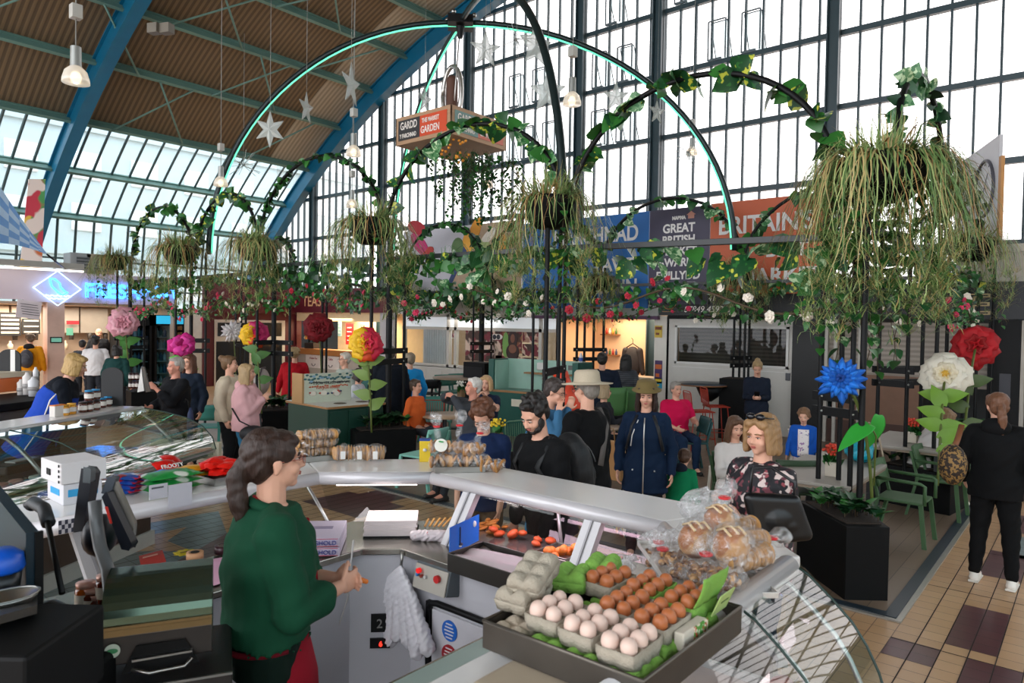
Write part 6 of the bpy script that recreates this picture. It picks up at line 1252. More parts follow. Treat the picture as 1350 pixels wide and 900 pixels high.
t = thing('box', 'small white card box on the round wooden table', 'box', (l[0], l[1], .75)); m = MB(); m.box((l[0]+.05, l[1]-.1, .81), (.24, .12, .12), RZ(.3)); m.build('carton', WHT, t, bevel=.004); m = MB(); m.box((l[0]+.05, l[1]-.1, .873), (.25, .13, .006), RZ(.3)); m.build('lid', WHT, t)
# red wire stools + bar table on the tall planter
for px_, D_, lab in ((925, 12.2, 'red wire bar stool, left of the pair at the high table'), (946, 13.0, 'red wire bar stool nearest the tall black planter')):
    l = at(px_, D_); wire_chair(lab, l, camdir(l, 110)-PI/2, group='red wire bar stools')
c = PD(945, 510, 13.3); c = A(c[0], c[1], 1.07); t = thing('bar_table', 'dark rounded bar table fixed to the tall black planter', 'table', (13.3, 5.9, 0)); m = MB(); m.lathe([(0, 1.04), (.5, 1.04), (.51, 1.06), (.5, 1.08), (0, 1.08)], (13.3, 6.1, 0), 40); m.build('tabletop', mt('#3f4a54', .35), t, ); m = MB(); m.lathe([(.5, 1.035), (.514, 1.035), (.514, 1.06)], (13.3, 6.1, 0), 40); m.build('wood_edge', mt('#8a5a34', .5), t); m = MB(); m.lathe([(.05, .72), (.18, .82), (.28, 1.03)], (13.3, 5.95, 0), 20); m.build('bracket', BLK, t)
# teal seating left of centre
TE = '#4f9485'
l = at(575, 12.6); shell_chair('pale teal chair behind the red wire chair', l, camdir(l, 15)-PI/2, TE, arms=False, back=.85)
l = at(569, 12.0); wire_chair('low red wire chair in front of the pale teal chair', l, camdir(l, -10)-PI/2, seat=.46, name='wire_chair', back=.36)
l = at(551, 11.5); wire_chair('red wire chair partly hidden by the long black planter', l, camdir(l, 150)-PI/2, seat=.46, name='wire_chair', back=.3)
l = at(560, 9.3); shell_chair('pale teal chair back showing beside the yellow box', l, camdir(l, 230)-PI/2, '#7fc0b0', arms=False)
for px_, D_, lab in ((593, 15.0, 'teal bar chair at the left of the high table'), (611, 15.4, 'teal bar chair at the right of the high table')):
    l = at(px_, D_); shell_chair(lab, l, camdir(l, 30)-PI/2, '#3f7d70', seat=.72, back=1.08, arms=False, name='bar_chair', group='teal bar chairs at the high table')
l = at(606, 14.6); round_table('high round table with a wooden rim beside the salon window', l, .55, 1.08)
l = at(588, 11.2); round_table('round wooden cafe table in front of the teal chair', l, .42, .74, '#a58a6e')
for px_, lab in ((553, 'black bar stool beside the blue jacket'), (563, 'black bar stool under the salon window')):
    l = at(px_, 14.4); shell_chair(lab, l, camdir(l, 200)-PI/2, '#17181a', seat=.75, back=1.05, arms=False, name='bar_stool', group='black bar stools by the salon')
l = at(697, 9.6); wire_chair('pale green wire chair behind the denim jacket', l, camdir(l, 40)-PI/2, seat=.46, col='#5f8a6a', name='wire_chair', back=.36)
l = at(278, 11.5); shell_chair('teal chair behind the black cardigan', l, camdir(l, 160)-PI/2, '#2f7a70', arms=False)
l = at(398, 13.8); wire_chair('orange red wire chair beside the red coat', l, camdir(l, 100)-PI/2, seat=.46, col='#c8442c', name='wire_chair')
l = at(402, 15.2); shell_chair('pale teal chair between the red coat and the tea counter', l, camdir(l, 140)-PI/2, '#5f9a90', arms=False)
t = thing('rucksack', 'pale grey rucksack leaning on a chair behind the slim tower', 'rucksack', PZ(343, 545, .3)); c = at(345, 15.5)+A(0, 0, .85); m = MB(); m.ell(c, (.2, .16, .3)); m.ell(c+A(-.1, -.1, -.08), (.12, .1, .16)); remesh(m, 'pack_body', mt('#a89d98', .7), t, .015, 2); m = MB(); m.tube([c+A(-.12, -.1, -.25), c+A(-.14, -.14, .1), c+A(-.05, -.1, .3), c+A(.04, -.1, .3)], .02, 6); m.build('shoulder_strap', mt('#4a3f3f', .7), t)
# condiment station
a = PZ(380, 540, .95); b = PZ(432, 537, .95); cc = PZ(505, 532, .95)
t = thing('condiment_station', 'dark green condiment station with a pale printed splashback', 'cabinet', (7.2, 8.9, 0)); p0 = A(float(PZ(432, 537, .95)[0]), float(PZ(432, 537, .95)[1]), 0)
dL = nrm((PZ(380, 528, .95)-PZ(432, 537, .95))*A(1, 1, 0)); dR = nrm((PZ(505, 531, .95)-PZ(432, 537, .95))*A(1, 1, 0))
La = np.linalg.norm((PZ(380, 528, .95)-p0)*A(1, 1, 0)); Lb = np.linalg.norm((PZ(505, 531, .95)-p0)*A(1, 1, 0)); q = [p0, p0+dR*Lb, p0+dR*Lb+dL*La, p0+dL*La]; GRN = mt('#123c30', .45, var=.08)
m = MB(); m.prism([(v[0], v[1]) for v in q], .05, .92); m.build('cabinet', GRN, t, bevel=.004)
m = MB()
for k in (.02, .35, .68): u = p0+dR*Lb*k; n_ = -dL; m.ext([u+n_*.004+A(0, 0, .1)+dR*.01, u+dR*Lb*.31+n_*.004+A(0, 0, .1), u+dR*Lb*.31+n_*.004+A(0, 0, .88), u+n_*.004+A(0, 0, .88)+dR*.01], n_*.012)
dd = m.build('cupboard_door', GRN, t, bevel=.003); m = MB(); m.ell(p0+dR*Lb*.62-dL*.03+A(0, 0, .75), .012); m.build('lock', STEEL, dd)
m = MB(); e_ = .03; qq = [v+(-dR-dL)*0 for v in q]; qq = [q[0]-(dR+dL)*e_, q[1]+(dR-dL)*e_, q[2]+(dR+dL)*e_, q[3]+(dL-dR)*e_]; m.prism([(v[0], v[1]) for v in qq], .925, .955, 1); m.prism([(v[0], v[1]) for v in qq], .955, .957, 0); m.build('worktop', [mt('#cfcfc6', .4), mt('#a5794c', .5)], t)
for k in (.4, .8): m = MB(); m.lathe([(.09, .958), (.1, .961), (.085, .964), (.0, .96)], p0+dR*Lb*k+dL*La*.25, 24); m.build('waste_hole', mt('#54432f', .6), t)
s0 = p0+dL*La*.55-dR*.02; s1 = p0+dL*La*.55+dR*Lb*.83
m = MB(); m.ext([s0+A(0, 0, .957), s1+A(0, 0, .957), s1+A(0, 0, 1.4), s0+A(0, 0, 1.4)], dL*.02); sp = m.build('splashback', mt('#c9d0bd', .5), t)
m = MB(); m.ext([s0+A(0, 0, .957)-dR*.035, s0+A(0, 0, .957), s0+A(0, 0, 1.4), s0+A(0, 0, 1.4)-dR*.035], dL*.3); m.build('end_board', mt('#b08a5c', .5), t)
random.seed(8); Ls = np.linalg.norm(s1-s0)
for col, n_, z0_, z1_, rr in (('#3f6f70', 26, 1.3, 1.38, .02), ('#8fb0c8', 7, 1.27, 1.36, .025), ('#33383a', 22, 1.25, 1.265, .012), ('#c9582f', 16, 1.19, 1.21, .014), ('#e8e2d4', 4, 1.07, 1.13, .05), ('#c0452f', 5, 1.08, 1.13, .018), ('#3a4a6a', 3, 1.08, 1.12, .02)):
    m = MB()
    for k in range(n_):
        u = (k+.5)/n_ if rr < .03 and n_ > 8 else random.random(); u = (u*.42+.08 if k % 2 else u*.36+.58) if z0_ < 1.27 else u
        c = s0*(1-u)+s1*u+A(0, 0, random.uniform(z0_, z1_))-dL*.002; m.ell(c, (rr*1.4, .003, rr*.8), R=np.array([dR, -dL, A(0, 0, 1)]).T, n=8, k=5)
    m.build('printed_motif', mt(col, .5), sp)
text('How much can we', s0+dR*.15-dL*.005+A(0, 0, 1.23), .085, mt('#33383a', .5), right=dR, parent=sp); text('Recycle today?', s0+dR*.2-dL*.005+A(0, 0, 1.16), .07, mt('#c9582f', .5), right=dR, parent=sp)
# sink unit
p0 = PZ(655, 508, .9); t = thing('sink_unit', 'teal sink unit with a wooden shelf, tap and pale splashback', 'sink unit', (12, 9, 0)); D_ = 14.0
x0, x1 = at(645, 14.0), at(763, 12.9); dR = nrm(x1-x0); dB = nrm(A(-dR[1], dR[0], 0)); dB = dB if dB@FW > 0 else -dB; Lw = np.linalg.norm(x1-x0); TEA = mt('#12564a', .45); MINT = mt('#9fc4b4', .5)
def bx3(u0, u1, b0, b1, z0, z1, mat_, name, par=None, bevel=.003): m = MB(); P4 = [x0+dR*Lw*u+dB*b for u, b in ((u0, b0), (u1, b0), (u1, b1), (u0, b1))]; m.prism([(v[0], v[1]) for v in P4], z0, z1); return m.build(name, mat_, par or t, bevel=bevel)
bx3(0, 1, 0, .6, 0, .86, TEA, 'cabinet'); bx3(0, .06, 0, .6, .86, 1.5, TEA, 'side_panel'); bx3(.94, 1, 0, .6, .86, 1.5, TEA, 'side_panel'); bx3(.06, .94, .52, .6, .86, 1.5, MINT, 'splashback'); bx3(.055, .07, .05, .55, .9, 1.48, MINT, 'side_lining')
bx3(0.02, .98, -.03, .6, .86, .9, mt('#a5794c', .5), 'worktop'); bx3(.06, .94, .0, .5, .895, .902, mt('#6f9488', .4), 'worktop_surface'); bx3(.3, .94, .36, .52, 1.22, 1.25, mt('#a5794c', .5), 'shelf'); bx3(.35, .72, .12, .4, .9, .908, STEEL, 'sink_bowl')
m = MB(); c = x0+dR*Lw*.5+dB*.45+A(0, 0, .9); m.tube([c, c+A(0, 0, .2), c+A(-.06, -.05, .26), c+A(-.16, -.1, .24)], .015, 8); m.build('tap', STEEL, t); bx3(.42, .52, .45, .52, 1.3, 1.45, WHT, 'soap_dispenser', bevel=.02); bx3(.76, .9, .505, .52, 1.33, 1.42, mt('#6a6a66', .5), 'paper_dispenser_slot'); bx3(.28, .62, -.015, 0, .6, .74, mt('#e3ddc8', .5), 'instruction_label')
m = MB(); c = x0+dR*Lw*.95+dB*.3+A(0, 0, 1.5); m.lathe([(.04, 0), (.04, .12), (.02, .15), (.02, .18)], c, 10); t2 = thing('bottle', 'small white and blue bottle on top of the sink unit', 'bottle', c); m.build('bottle_body', mt('#e0e0e8', .4), t2); m = MB(); m.cone(c+A(0, 0, .03), c+A(0, 0, .09), .042); m.build('label_band', mt('#2a4fa8', .4), t2)
t = thing('cabinet', 'tall black cabinet beside the sink unit', 'cabinet', (12.5, 11.5, 0)); c = at(634, 14.6); m = MB(); m.box(c+A(0, 0, .7), (.4, .6, 1.4)); m.build('body', BLKM, t, bevel=.01); m = MB(); m.box(c+A(-.21, 0, .7), (.01, .5, 1.2)); m.build('door', BLK, t)
# hi-vis coat on a chair back, paper bag
t = thing('orange_jacket', 'bright orange jacket hanging behind the sun hat', 'jacket', PD(740, 535, 9)); c = PD(738, 530, 9); m = MB(); m.cap(c+A(0, 0, .35), c+A(.1, -.1, -.1), .1, .16); m.cap(c+A(.1, -.1, 0), c+A(-.2, .15, -.25), .14, .1); remesh(m, 'jacket_body', mt('#e0421c', .5), t, .015, 2, disp=.01); m = MB(); m.tube([c+A(-.12, 0, .3), c+A(.05, -.12, .1), c+A(.12, -.2, -.1)], .015, 5); m.build('zip', mt('#b53212', .5), t)
t = thing('paper_bag', 'brown paper carrier bag between the sun hat and raincoat', 'bag', PD(808, 600, 7.2)); c = PD(806, 606, 7.4); m = MB(); m.prism([(c[0]-.05, c[1]-.14), (c[0]+.05, c[1]-.14), (c[0]+.05, c[1]+.14), (c[0]-.05, c[1]+.14)], c[2]-.2, c[2]+.2); m.build('bag_body', mt('#b98a58', .8, bump=.3), t, bevel=.004); m = MB(); m.tube([c+A(-.05, -.07, .2), c+A(-.05, -.05, .34), c+A(-.05, .05, .34), c+A(-.05, .07, .2)], .006, 5); m.build('handle', mt('#8a6438', .7), t)
t = thing('shopping_bag', 'patterned red shopping bag on the floor by the raincoat', 'bag', PZ(822, 695, 0)); c = PZ(824, 705, 0); m = MB(); m.box(c+A(0, 0, .2), (.16, .3, .38), RZ(-.6)); m.build('bag_body', spots('#8a2a24', ('#d8b04a', '#3f6a5a', '#e0d0c0'), 14, .52, .6), t, bevel=.02); m = MB(); m.tube([c+A(0, -.07, .38), c+A(0, -.04, .5), c+A(0, .04, .5), c+A(0, .07, .38)], .01, 5); m.build('handle', BLK, t)
# giant fabric flowers on stems
def bigflower(label, px_, py_, D_, R_, cols, stem_to=None, petals=14, layers=4, leafy=('#4f8a2c', 6), faceup=.3, pointy=False, floor=.5, bend=0., core=None):
    c = PD(px_, py_, D_); t = thing('giant_flower', label, 'flower', A(c[0], c[1], floor), group=None); view = nrm(nrm(CC-c)+A(0, 0, faceup)); r, u, d = frame(view)
    for L in range(layers):
        m = MB(); n = petals-2*L; tl = .15+.38*L; rr = R_*(1-.17*L)
        for k in range(n):
            a = 2*PI*k/n+L*.4+random.uniform(-.12, .12); o = r*math.cos(a)+u*math.sin(a); ax = nrm(o*math.cos(tl)+view*math.sin(tl)); sd = nrm(np.cross(view, o)); up_ = np.cross(ax, sd); ln = rr*random.uniform(.85, 1.1); wd = ln*(.2 if pointy else .5); G = []
            for i in range(6):
                x = i/5; wv = wd*(math.sin(PI*min(x*.62+.12, 1)) if not pointy else math.sin(PI*(x*.9+.08)))*(1+.0*x); cen = c+ax*ln*x-view*ln*.25*x*x; G.append([cen+sd*wv*s_+up_*(.12*ln*math.cos(s_*2.8)*x+(.03*ln*math.sin(7*s_+i+k) if not pointy else 0)) for s_ in np.linspace(-1, 1, 7)])
            ad = math.degrees(a) % 360; m.grid(np.array(G), mi=(0 if (ad > 290 or ad < 80) else 2 if 235 < ad <= 290 else 1) if len(cols) == 4 and isinstance(cols[0], bpy.types.Material) else 0)
        m.build('petal_layer', cols if len(cols) == 4 and isinstance(cols[0], bpy.types.Material) else cols[L % len(cols)] if isinstance(cols[0], bpy.types.Material) else mt(cols[L % len(cols)], .7, var=.12, vs=9), t, solid=.004)
    if core: m = MB(); m.ell(c+view*R_*.25, R_*.16); m.build('flower_centre', mt(core, .7), t)
    if stem_to is not None:
        b = np.asarray(stem_to, float); P = [c-view*.05]; mid = (c+b)/2+A(0, 0, 0)+nrm(RT*A(1, 1, 0))*bend
        for s_ in np.linspace(0, 1, 12)[1:]: P.append((1-s_)**2*(c-view*.04)+2*s_*(1-s_)*(mid*1+A(0, 0, (c-b)[2]*.35))+s_*s_*b)
        m = MB(); m.tube(P, .014, 8); m.build('stem', mt('#5c6a2c', .6), t)
        if leafy:
            m = MB(); mb2 = mt(leafy[0], .5, var=.2)
            for k in range(leafy[1]):
                p_ = P[4+int((k/leafy[1])*6)]; a = k*2.4; o = r*math.cos(a)+A(0, 0, .25*math.sin(a*1.3)); leaf(m, p_, o+A(0, 0, .2), view, leafy[2] if len(leafy) > 2 else .2, w=.3)
            m.build('stem_leaves', mb2, t)
random.seed(12); np.random.seed(12)
bigflower('giant bright blue spiky fabric flower on the front right tower', 1108, 500, 6.0, .2, ('#0f62c0', '#1976d8', '#0d58b0', '#0b3f8c'), PZ(1150, 672, .6), 16, 4, None, .2, True, bend=.1)
t = thing('giant_leaf', 'broad green fabric leaves on the blue flower stem', 'leaf', PD(1130, 600, 6.1)); m = MB(); leaf(m, PD(1146, 560, 6.05), PD(1097, 590, 5.9)-PD(1146, 560, 6.05), A(-.4, -.3, 1), .38, w=.22); leaf(m, PD(1158, 548, 6.2), PD(1150, 600, 6.2)-PD(1160, 540, 6.2), -FW+RT*.4, .34, w=.28); m.build('leaf_blade', mt('#2f9a34', .45, var=.1), t, solid=.003, sub=1); m = MB(); m.tube([PD(1152, 640, 6.1), PD(1155, 575, 6.1), PD(1146, 558, 6.05)], .008, 5); m.build('stalk', mt('#5c6a2c', .6), t)
bigflower('giant cream white peony on a stem by the right towers', 1246, 494, 8.3, .26, ('#e3dccb', '#ece5d4', '#eadfc4', '#e6d6a8'), PZ(1236, 640, .5), 12, 4, ('#6f9a2c', 8, .26), .25, core='#d8a83a')
bigflower('giant deep red rose on a stem above the ponytail', 1287, 455, 8.9, .28, ('#a00c16', '#b80f1c', '#94080f', '#c01420'), PZ(1265, 640, .5), 10, 5, ('#4a5f2c', 6, .24), .2)
RBW = [mt('#e8b81c', .6), mt('#c81c3c', .6), mt('#d8481c', .6), mt('#b81c5c', .6)]
bigflower('giant rainbow rose in yellow and red on the centre left planter', 482, 452, 10.0, .25, RBW, PZ(490, 570, .6), 11, 4, ('#6f8a3c', 7, .26), .15)
bigflower('giant rainbow rose in yellow and magenta behind the cream jacket', 334, 440, 12.6, .25, [RBW[0], RBW[3], RBW[2], RBW[1]], PZ(345, 545, .6), 11, 3, ('#4f7a3c', 5, .24), .15)
for a_ in (((470, 437), 10.05, '#1c6aa8'), ((352, 446), 12.7, '#1c6aa8')): pass
bigflower('giant dark crimson rose in front of the tea shop', 420, 432, 17, .36, ('#7a0c18', '#8f1020'), at(424, 17)+A(0, 0, .9), 11, 4, None, .1)
bigflower('giant pale pink peony in front of the drinks fridge', 163, 425, 15.2, .32, ('#d89aa8', '#e0a8b4', '#d490a0'), at(171, 15.4)+A(0, 0, .6), 11, 4, ('#3f7a2c', 5, .3), .1)
bigflower('giant white chrysanthemum before the maroon shop window', 307, 437, 17.5, .28, ('#dcd6d6', '#e8e4e4'), at(312, 17.5)+A(0, 0, .5), 14, 3, None, .1, True)
bigflower('giant magenta orchid above the auburn hair', 240, 455, 11.2, .2, ('#c01878', '#d83c98', '#b01468'), at(246, 11.4)+A(0, 0, .6), 6, 3, ('#4fae2c', 3, .22), .1)
# ================================================================ DELI STALL IN THE FOREGROUND
SS = mt('#8f8d88', .3, .9, var=.08, vs=4); SSD = mt('#55524e', .35, .9, var=.1, vs=4); WPL = mt('#bcbcc2', .35, var=.04); ALU = mt('#b9b7b8', .3, .6, var=.04); CAPM = mt('#dcdad8', .25, 0, coat=.3, var=.03)
CG = glass('#eef5f2', .05, .75, key='case'); CG2 = glass('#e6f2ee', .07, .9, key='case2'); CG3 = glass('#dfeee8', .34, .9, key='case3')
path = [A(.95, 3.55, 0), A(2.46, 3.55, 0), A(2.94, 3.07, 0), A(2.94, 1.52, 0), A(2.58, 1.16, 0)]
outp = [A(.95, 3.95, 0), A(2.64, 3.95, 0), A(3.34, 3.24, 0), A(3.34, 1.36, 0), A(2.86, .88, 0)]
def seg2(f0, f1, name, mats, par, z0, z1, i, mi=0, bevel=.01):
    m = MB(); a, b, c, d = f0[i], f0[i+1], f1[i+1], f1[i]; m.prism([(v[0], v[1]) for v in (a, b, c, d)], z0, z1); return m.build(name, mats, par, bevel=bevel)
case = thing('display_counter', 'long pale glass display counter bending round the stall keeper', 'counter', (2.9, 2.4, 0))
for i in range(4): seg2(path, outp, 'top_shelf', CAPM, case, 1.245, 1.3, i)
m = MB()
for i in range(4): m.tube([path[i]+A(0, 0, 1.262), path[i+1]+A(0, 0, 1.262)], .038, 14)
m.build('front_rail', mt('#cfcccf', .3, .1, coat=.4, var=.03), case)
gb_ = [A(.95, 3.62, 0), A(2.62, 3.62, 0), A(3.27, 3.05, 0), A(3.3, 1.42, 0), A(2.8, .92, 0)]
for i in range(4):
    G = []
    for t_, zz, k in ((0, 1.27, 0), (.25, 1.22, .07), (.5, 1.12, .11), (.75, 1.02, .08), (1, .9, 0)):
        n_ = nrm(np.cross(outp[i+1]-outp[i], (0, 0, 1))); n_ = n_ if n_@(outp[i]-A(1.5, 2, 0)) > 0 else -n_
        G.append([outp[i]*(1-t_)+gb_[i]*t_+n_*k+A(0, 0, zz), outp[i+1]*(1-t_)+gb_[i+1]*t_+n_*k+A(0, 0, zz)])
    m = MB(); m.grid(G); m.build('front_glass', CG, case)
m = MB()
for i in range(4): m.bar(gb_[i]+A(0, 0, .885), gb_[i+1]+A(0, 0, .885), .045, .05)
m.build('glass_sill', ALU, case, bevel=.004)
for (x, y, dx, dy) in ((2.93, 2.74, -.16, .04), (2.93, 1.9, -.16, .03), (1.2, 3.57, .02, -.28)):
    m = MB(); m.bar((x, y, 1.25), (x+dx, y+dy, .93), .12, .05, up=(1, 0, 0) if abs(dx) > .1 else (0, 1, 0)) if False else m.ext([A(x, y-.05, 1.25) if abs(dx) > .1 else A(x-.05, y, 1.25), A(x, y+.05, 1.25) if abs(dx) > .1 else A(x+.05, y, 1.25), A(x+dx, y+dy+.05, .93) if abs(dx) > .1 else A(x+dx+.05, y+dy, .93), A(x+dx, y+dy-.05, .93) if abs(dx) > .1 else A(x+dx-.05, y+dy, .93)], A(.05, 0, 0) if abs(dx) > .1 else A(0, .05, 0)); s_ = m.build('support_post', mt('#b3b1b3', .35, .3), case, bevel=.006)
    m = MB(); m.bar((x-.003, y, 1.25), (x+dx-.003, y+dy, .93), .012, .01, up=(0, 1, 0)); m.build('post_groove', mt('#8f8d90', .4, .3), s_)
for (p_, q_) in (((3.3, 2.5, 1.25), (3.3, 2.36, .92)), ((3.3, 1.75, 1.25), (3.3, 1.62, .92)), ((2.62, 3.9, 1.25), (2.6, 3.6, .92)), ((2.2, 3.9, 1.25), (2.15, 3.62, .92))):
    p_ = A(*p_); q_ = A(*q_); ou = nrm(A(1, 0, 0) if p_[0] > 3 else A(0, 1, 0)); m = MB(); m.tube([p_-ou*.25, p_-ou*.05, p_+ou*.04-A(0, 0, .08), p_*.5+q_*.5+ou*.06, q_], .011, 8); m.build('curved_bracket', ALU, case)
m = MB(); a = PZ(455, 628, 1.23); b = PZ(564, 629, 1.23); m.bar(A(2.56, 3.5, 1.225), A(2.9, 3.16, 1.225), .03, .022); m.build('strip_light', mt('#fff4f0', .3, em=6), case)
m = MB(); m.bar(A(3.02, 2.6, 1.225), A(3.02, 1.7, 1.225), .03, .02); m.build('strip_light', mt('#ffc8e0', .3, em=5), case)
area('case_light', (3.05, 2.2, 1.21), .12, 3.2, (1, .72, .88), sy=1.0); area('case_light_2', (2.75, 3.3, 1.21), .12, 1.6, (1, .95, .95), sy=.5)
# worktop and display deck
wk = [(.95, 3.08), (2.42, 3.08), (2.57, 2.93), (2.57, 1.86), (1.32, 1.86), (1.32, 1.32), (2.72, 1.32), (3.27, 1.42), (3.27, 2.98), (3.0, 3.28), (2.72, 3.56), (.95, 3.56)]
m = MB(); m.prism(wk, .915, .95); m.build('worktop', mt('#99958c', .22, .85, var=.12, vs=3), case, bevel=.005)
m = MB(); m.prism([(1.34, 1.34), (2.56, 1.34), (2.56, 1.84), (1.34, 1.84)], .95, .954); m.build('pale_worktop_cover', mt('#8fa6a0', .3, var=.12, vs=5), case)
fr = MB()
for (a, b) in (((.95, 3.16), (2.40, 3.16)), ((2.40, 3.16), (2.65, 2.91)), ((2.65, 2.91), (2.65, 1.86)), ((2.65, 1.78), (1.4, 1.78))):
    a = A(*a, 0); b = A(*b, 0); fr.bar(a+A(0, 0, .5), b+A(0, 0, .5), .84, .03, up=(0, 0, 1)) if False else fr.ext([a+A(0, 0, .14), b+A(0, 0, .14), b+A(0, 0, .915), a+A(0, 0, .915)], nrm(np.cross(b-a, (0, 0, 1)))*.02)
fr.build('front_panel', WPL, case)
m = MB()
for (a, b) in (((.95, 3.2), (2.42, 3.2)), ((2.42, 3.2), (2.69, 2.93)), ((2.69, 2.93), (2.69, 1.86))): a = A(*a, 0); b = A(*b, 0); m.ext([a, b, b+A(0, 0, .15), a+A(0, 0, .15)], nrm(np.cross(b-a, (0, 0, 1)))*.02)
m.build('plinth', BLKM, case)
# outer skirt facing the customers
m = MB(); ob_ = [A(.95, 3.62, 0), A(2.64, 3.62, 0), A(3.26, 3.0, 0), A(3.26, 1.4, 0), A(2.8, .94, 0)]
for i in range(4): m.ext([ob_[i], ob_[i+1], ob_[i+1]+A(0, 0, .88), ob_[i]+A(0, 0, .88)], nrm(np.cross(ob_[i+1]-ob_[i], (0, 0, 1)))*.02)
m.build('outer_skirt', mt('#9c8f82', .5), case)
fm = MB(); fm.prism([(-1, -1), (2.7, -1), (2.7, 3.2), (-1, 3.2)], .002, .006); struct('floor_mat', fm, mt('#1b1b1c', .35, var=.2))
# freezer door under the worktop
fz = thing('freezer', 'white under-counter freezer door with a black frame and two round stickers', 'freezer', (2.63, 2.3, .4)); XFz = 2.645
m = MB(); m.bb(A(XFz-.03, 1.88, .2), A(XFz-.004, 2.72, .66)); m.build('door', mt('#c4c3c9', .35), fz, bevel=.004)
m = MB(); m.bar((XFz-.03, 2.74, .2), (XFz-.03, 2.74, .7), .03, .03); m.tube([(XFz-.035, 2.74, .66), (XFz-.035, 2.72, .69), (XFz-.035, 2.68, .7), (XFz-.035, 1.86, .7)], .018, 8); m.build('door_frame', BLK, fz, bevel=.004)
for z, col, nm in ((.60, '#1c5fb8', 'blue_sticker'), (.47, '#9c1f28', 'red_sticker')): m = MB(); m.cone((XFz-.036, 2.58, z-.02), (XFz-.031, 2.58, z-.02), .055, .055, 28); s_ = m.build(nm, mt(col, .4), fz); m = MB(); [m.box((XFz-.038, 2.58, z-.02+k*.018), (.003, .07-.012*abs(k), .006)) for k in (-2, -1, 0, 1, 2)]; m.build('printed_lines', mt('#d8d4d8', .5), s_)
# thermostat panels and sockets on the angled panel
for (px_, py_, w_, h_, lab, red) in ((496, 808, .1, .1, 'black square socket plate on the angled panel', 0), (496, 834, .11, .055, 'small black thermostat with a red digit', 1)):
    c = A(2.53, 3.03, 0); q = PD(px_, py_, 4.02); d_ = nrm(A(1, -1, 0)); n_ = nrm(A(-1, -1, 0)); q = A(*(q[:2]), q[2]); k_ = (q-A(2.525, 3.035, 0)); q = A(2.525, 3.035, 0)+A(0, 0, q[2])+n_*.032
    t = thing('thermostat' if red else 'socket_plate', lab, 'electrical fitting', q); m = MB(); R_ = np.array([d_, n_, A(0, 0, 1)]).T; m.box(q, (w_, .012, h_), R_); m.build('plate', BLK, t)
    if red: text('6', q+n_*.009-d_*.005-A(0, 0, .015), .04, mt('#ff2a1c', .4, em=4), right=-d_ if False else d_, parent=t, name='red_digit')
    else: text('2', q+n_*.009-d_*.02-A(0, 0, .025), .07, mt('#8a8a86', .5), right=d_, parent=t, name='outline_digit')
# control box
t = thing('control_box', 'angled grey control box with coloured buttons under the worktop', 'control panel', (2.57, 2.68, .86)); m = MB(); m.box((2.6, 2.66, .845), (.1, .26, .14), RYm(.25)); m.build('housing', mt('#4c5458', .5), t, bevel=.008)
m = MB(); m.box((2.545, 2.66, .85), (.008, .24, .125), RYm(.25)); fp = m.build('face_plate', mt('#aaa69c', .45), t)
for (dy, dz_, col, r_) in ((.075, .035, '#d81c1c', .014), (.09, .01, '#3f7fc0', .009), (.06, .008, '#8a3a30', .009), (.03, .01, '#c0c0c0', .009), (-.06, .02, '#c02a2a', .02), (-.02, -.035, '#6a4a30', .016), (-.07, -.04, '#1c6a5a', .016)):
    m = MB(); m.cone((2.547-dz_*.25, 2.66+dy, .85+dz_), (2.53-dz_*.25, 2.66+dy, .85+dz_), r_, r_, 12); m.build('button', mt(col, .4, em=.6 if col == '#d81c1c' else 0), fp)
# carrier bags hanging
t = thing('carrier_bags', 'bunch of white carrier bags hanging from the worktop edge', 'bags', (2.55, 2.88, .9)); m = MB()
for k in range(7): y_ = 2.80+.04*k; m.cap((2.55, 2.9, .86), (2.55, y_, .72), .012, .022); m.cap((2.55, y_, .72), (2.56-.01*(k % 2), y_+(y_-2.92)*.9, .47-.05*(k % 3 == 1)), .026, .042-.006*(k % 2))
remesh(m, 'bag_film', mt('#dddce2', .3, bump=.8, bs=22, var=.06), t, .008, 2, disp=.005, dsc=40); m = MB(); m.tube([(2.56, 2.9, .94), (2.55, 2.9, .86)], .008, 6); m.build('hook', STEEL, t)
t = thing('power_cord', 'white power cord looping down the panel beside the keeper', 'cord', PD(465, 715, 3.7)); m = MB(); m.tube([PD(466, 712, 3.75), PD(463, 740, 3.75), PD(458, 790, 3.8), PD(445, 830, 3.85), PD(435, 860, 3.9), PD(418, 885, 3.9), PD(405, 910, 3.9)], .005, 6); m.build('cable', mt('#b8b6b4', .5), t)
# ---- south arm of the case: curved glass with meat
sc = thing('display_case', 'curved glass meat case under the egg tray at the lower right', 'display case', (2, .9, 0)); x0, x1 = 1.2, 2.66
m = MB(); m.prism([(x0, .88), (x1-.04, .88), (2.6, 1.3), (x0, 1.3)], 1.24, 1.275); m.build('top_shelf', CAPM, sc, bevel=.006)
m = MB(); m.tube([(x0, .865, 1.315), (x1, .865, 1.315)], .042, 18); m.build('top_rail', mt('#c7c6c8', .3, .1, coat=.5, var=.03), sc)
prof = [(.86, 1.335), (.79, 1.30), (.71, 1.235), (.64, 1.17), (.59, 1.1), (.55, 1.02), (.52, .93), (.505, .86)]
for xa, xb in ((x0, 2.13), (2.14, x1)): m = MB(); m.grid([[(xa, y_, z_), (xb, y_, z_)] for y_, z_ in prof]); m.build('curved_glass', CG2, sc)
m = MB(); m.add([(x1, y_, z_) for y_, z_ in prof]+[(x1, .88, .86)], [list(range(9))]); m.build('end_glass', CG, sc)
for xe in (x1, 2.135): m = MB(); m.tube([(xe, y_, z_) for y_, z_ in prof], .005, 6); m.build('glass_edge', mt('#14332c', .4), sc)
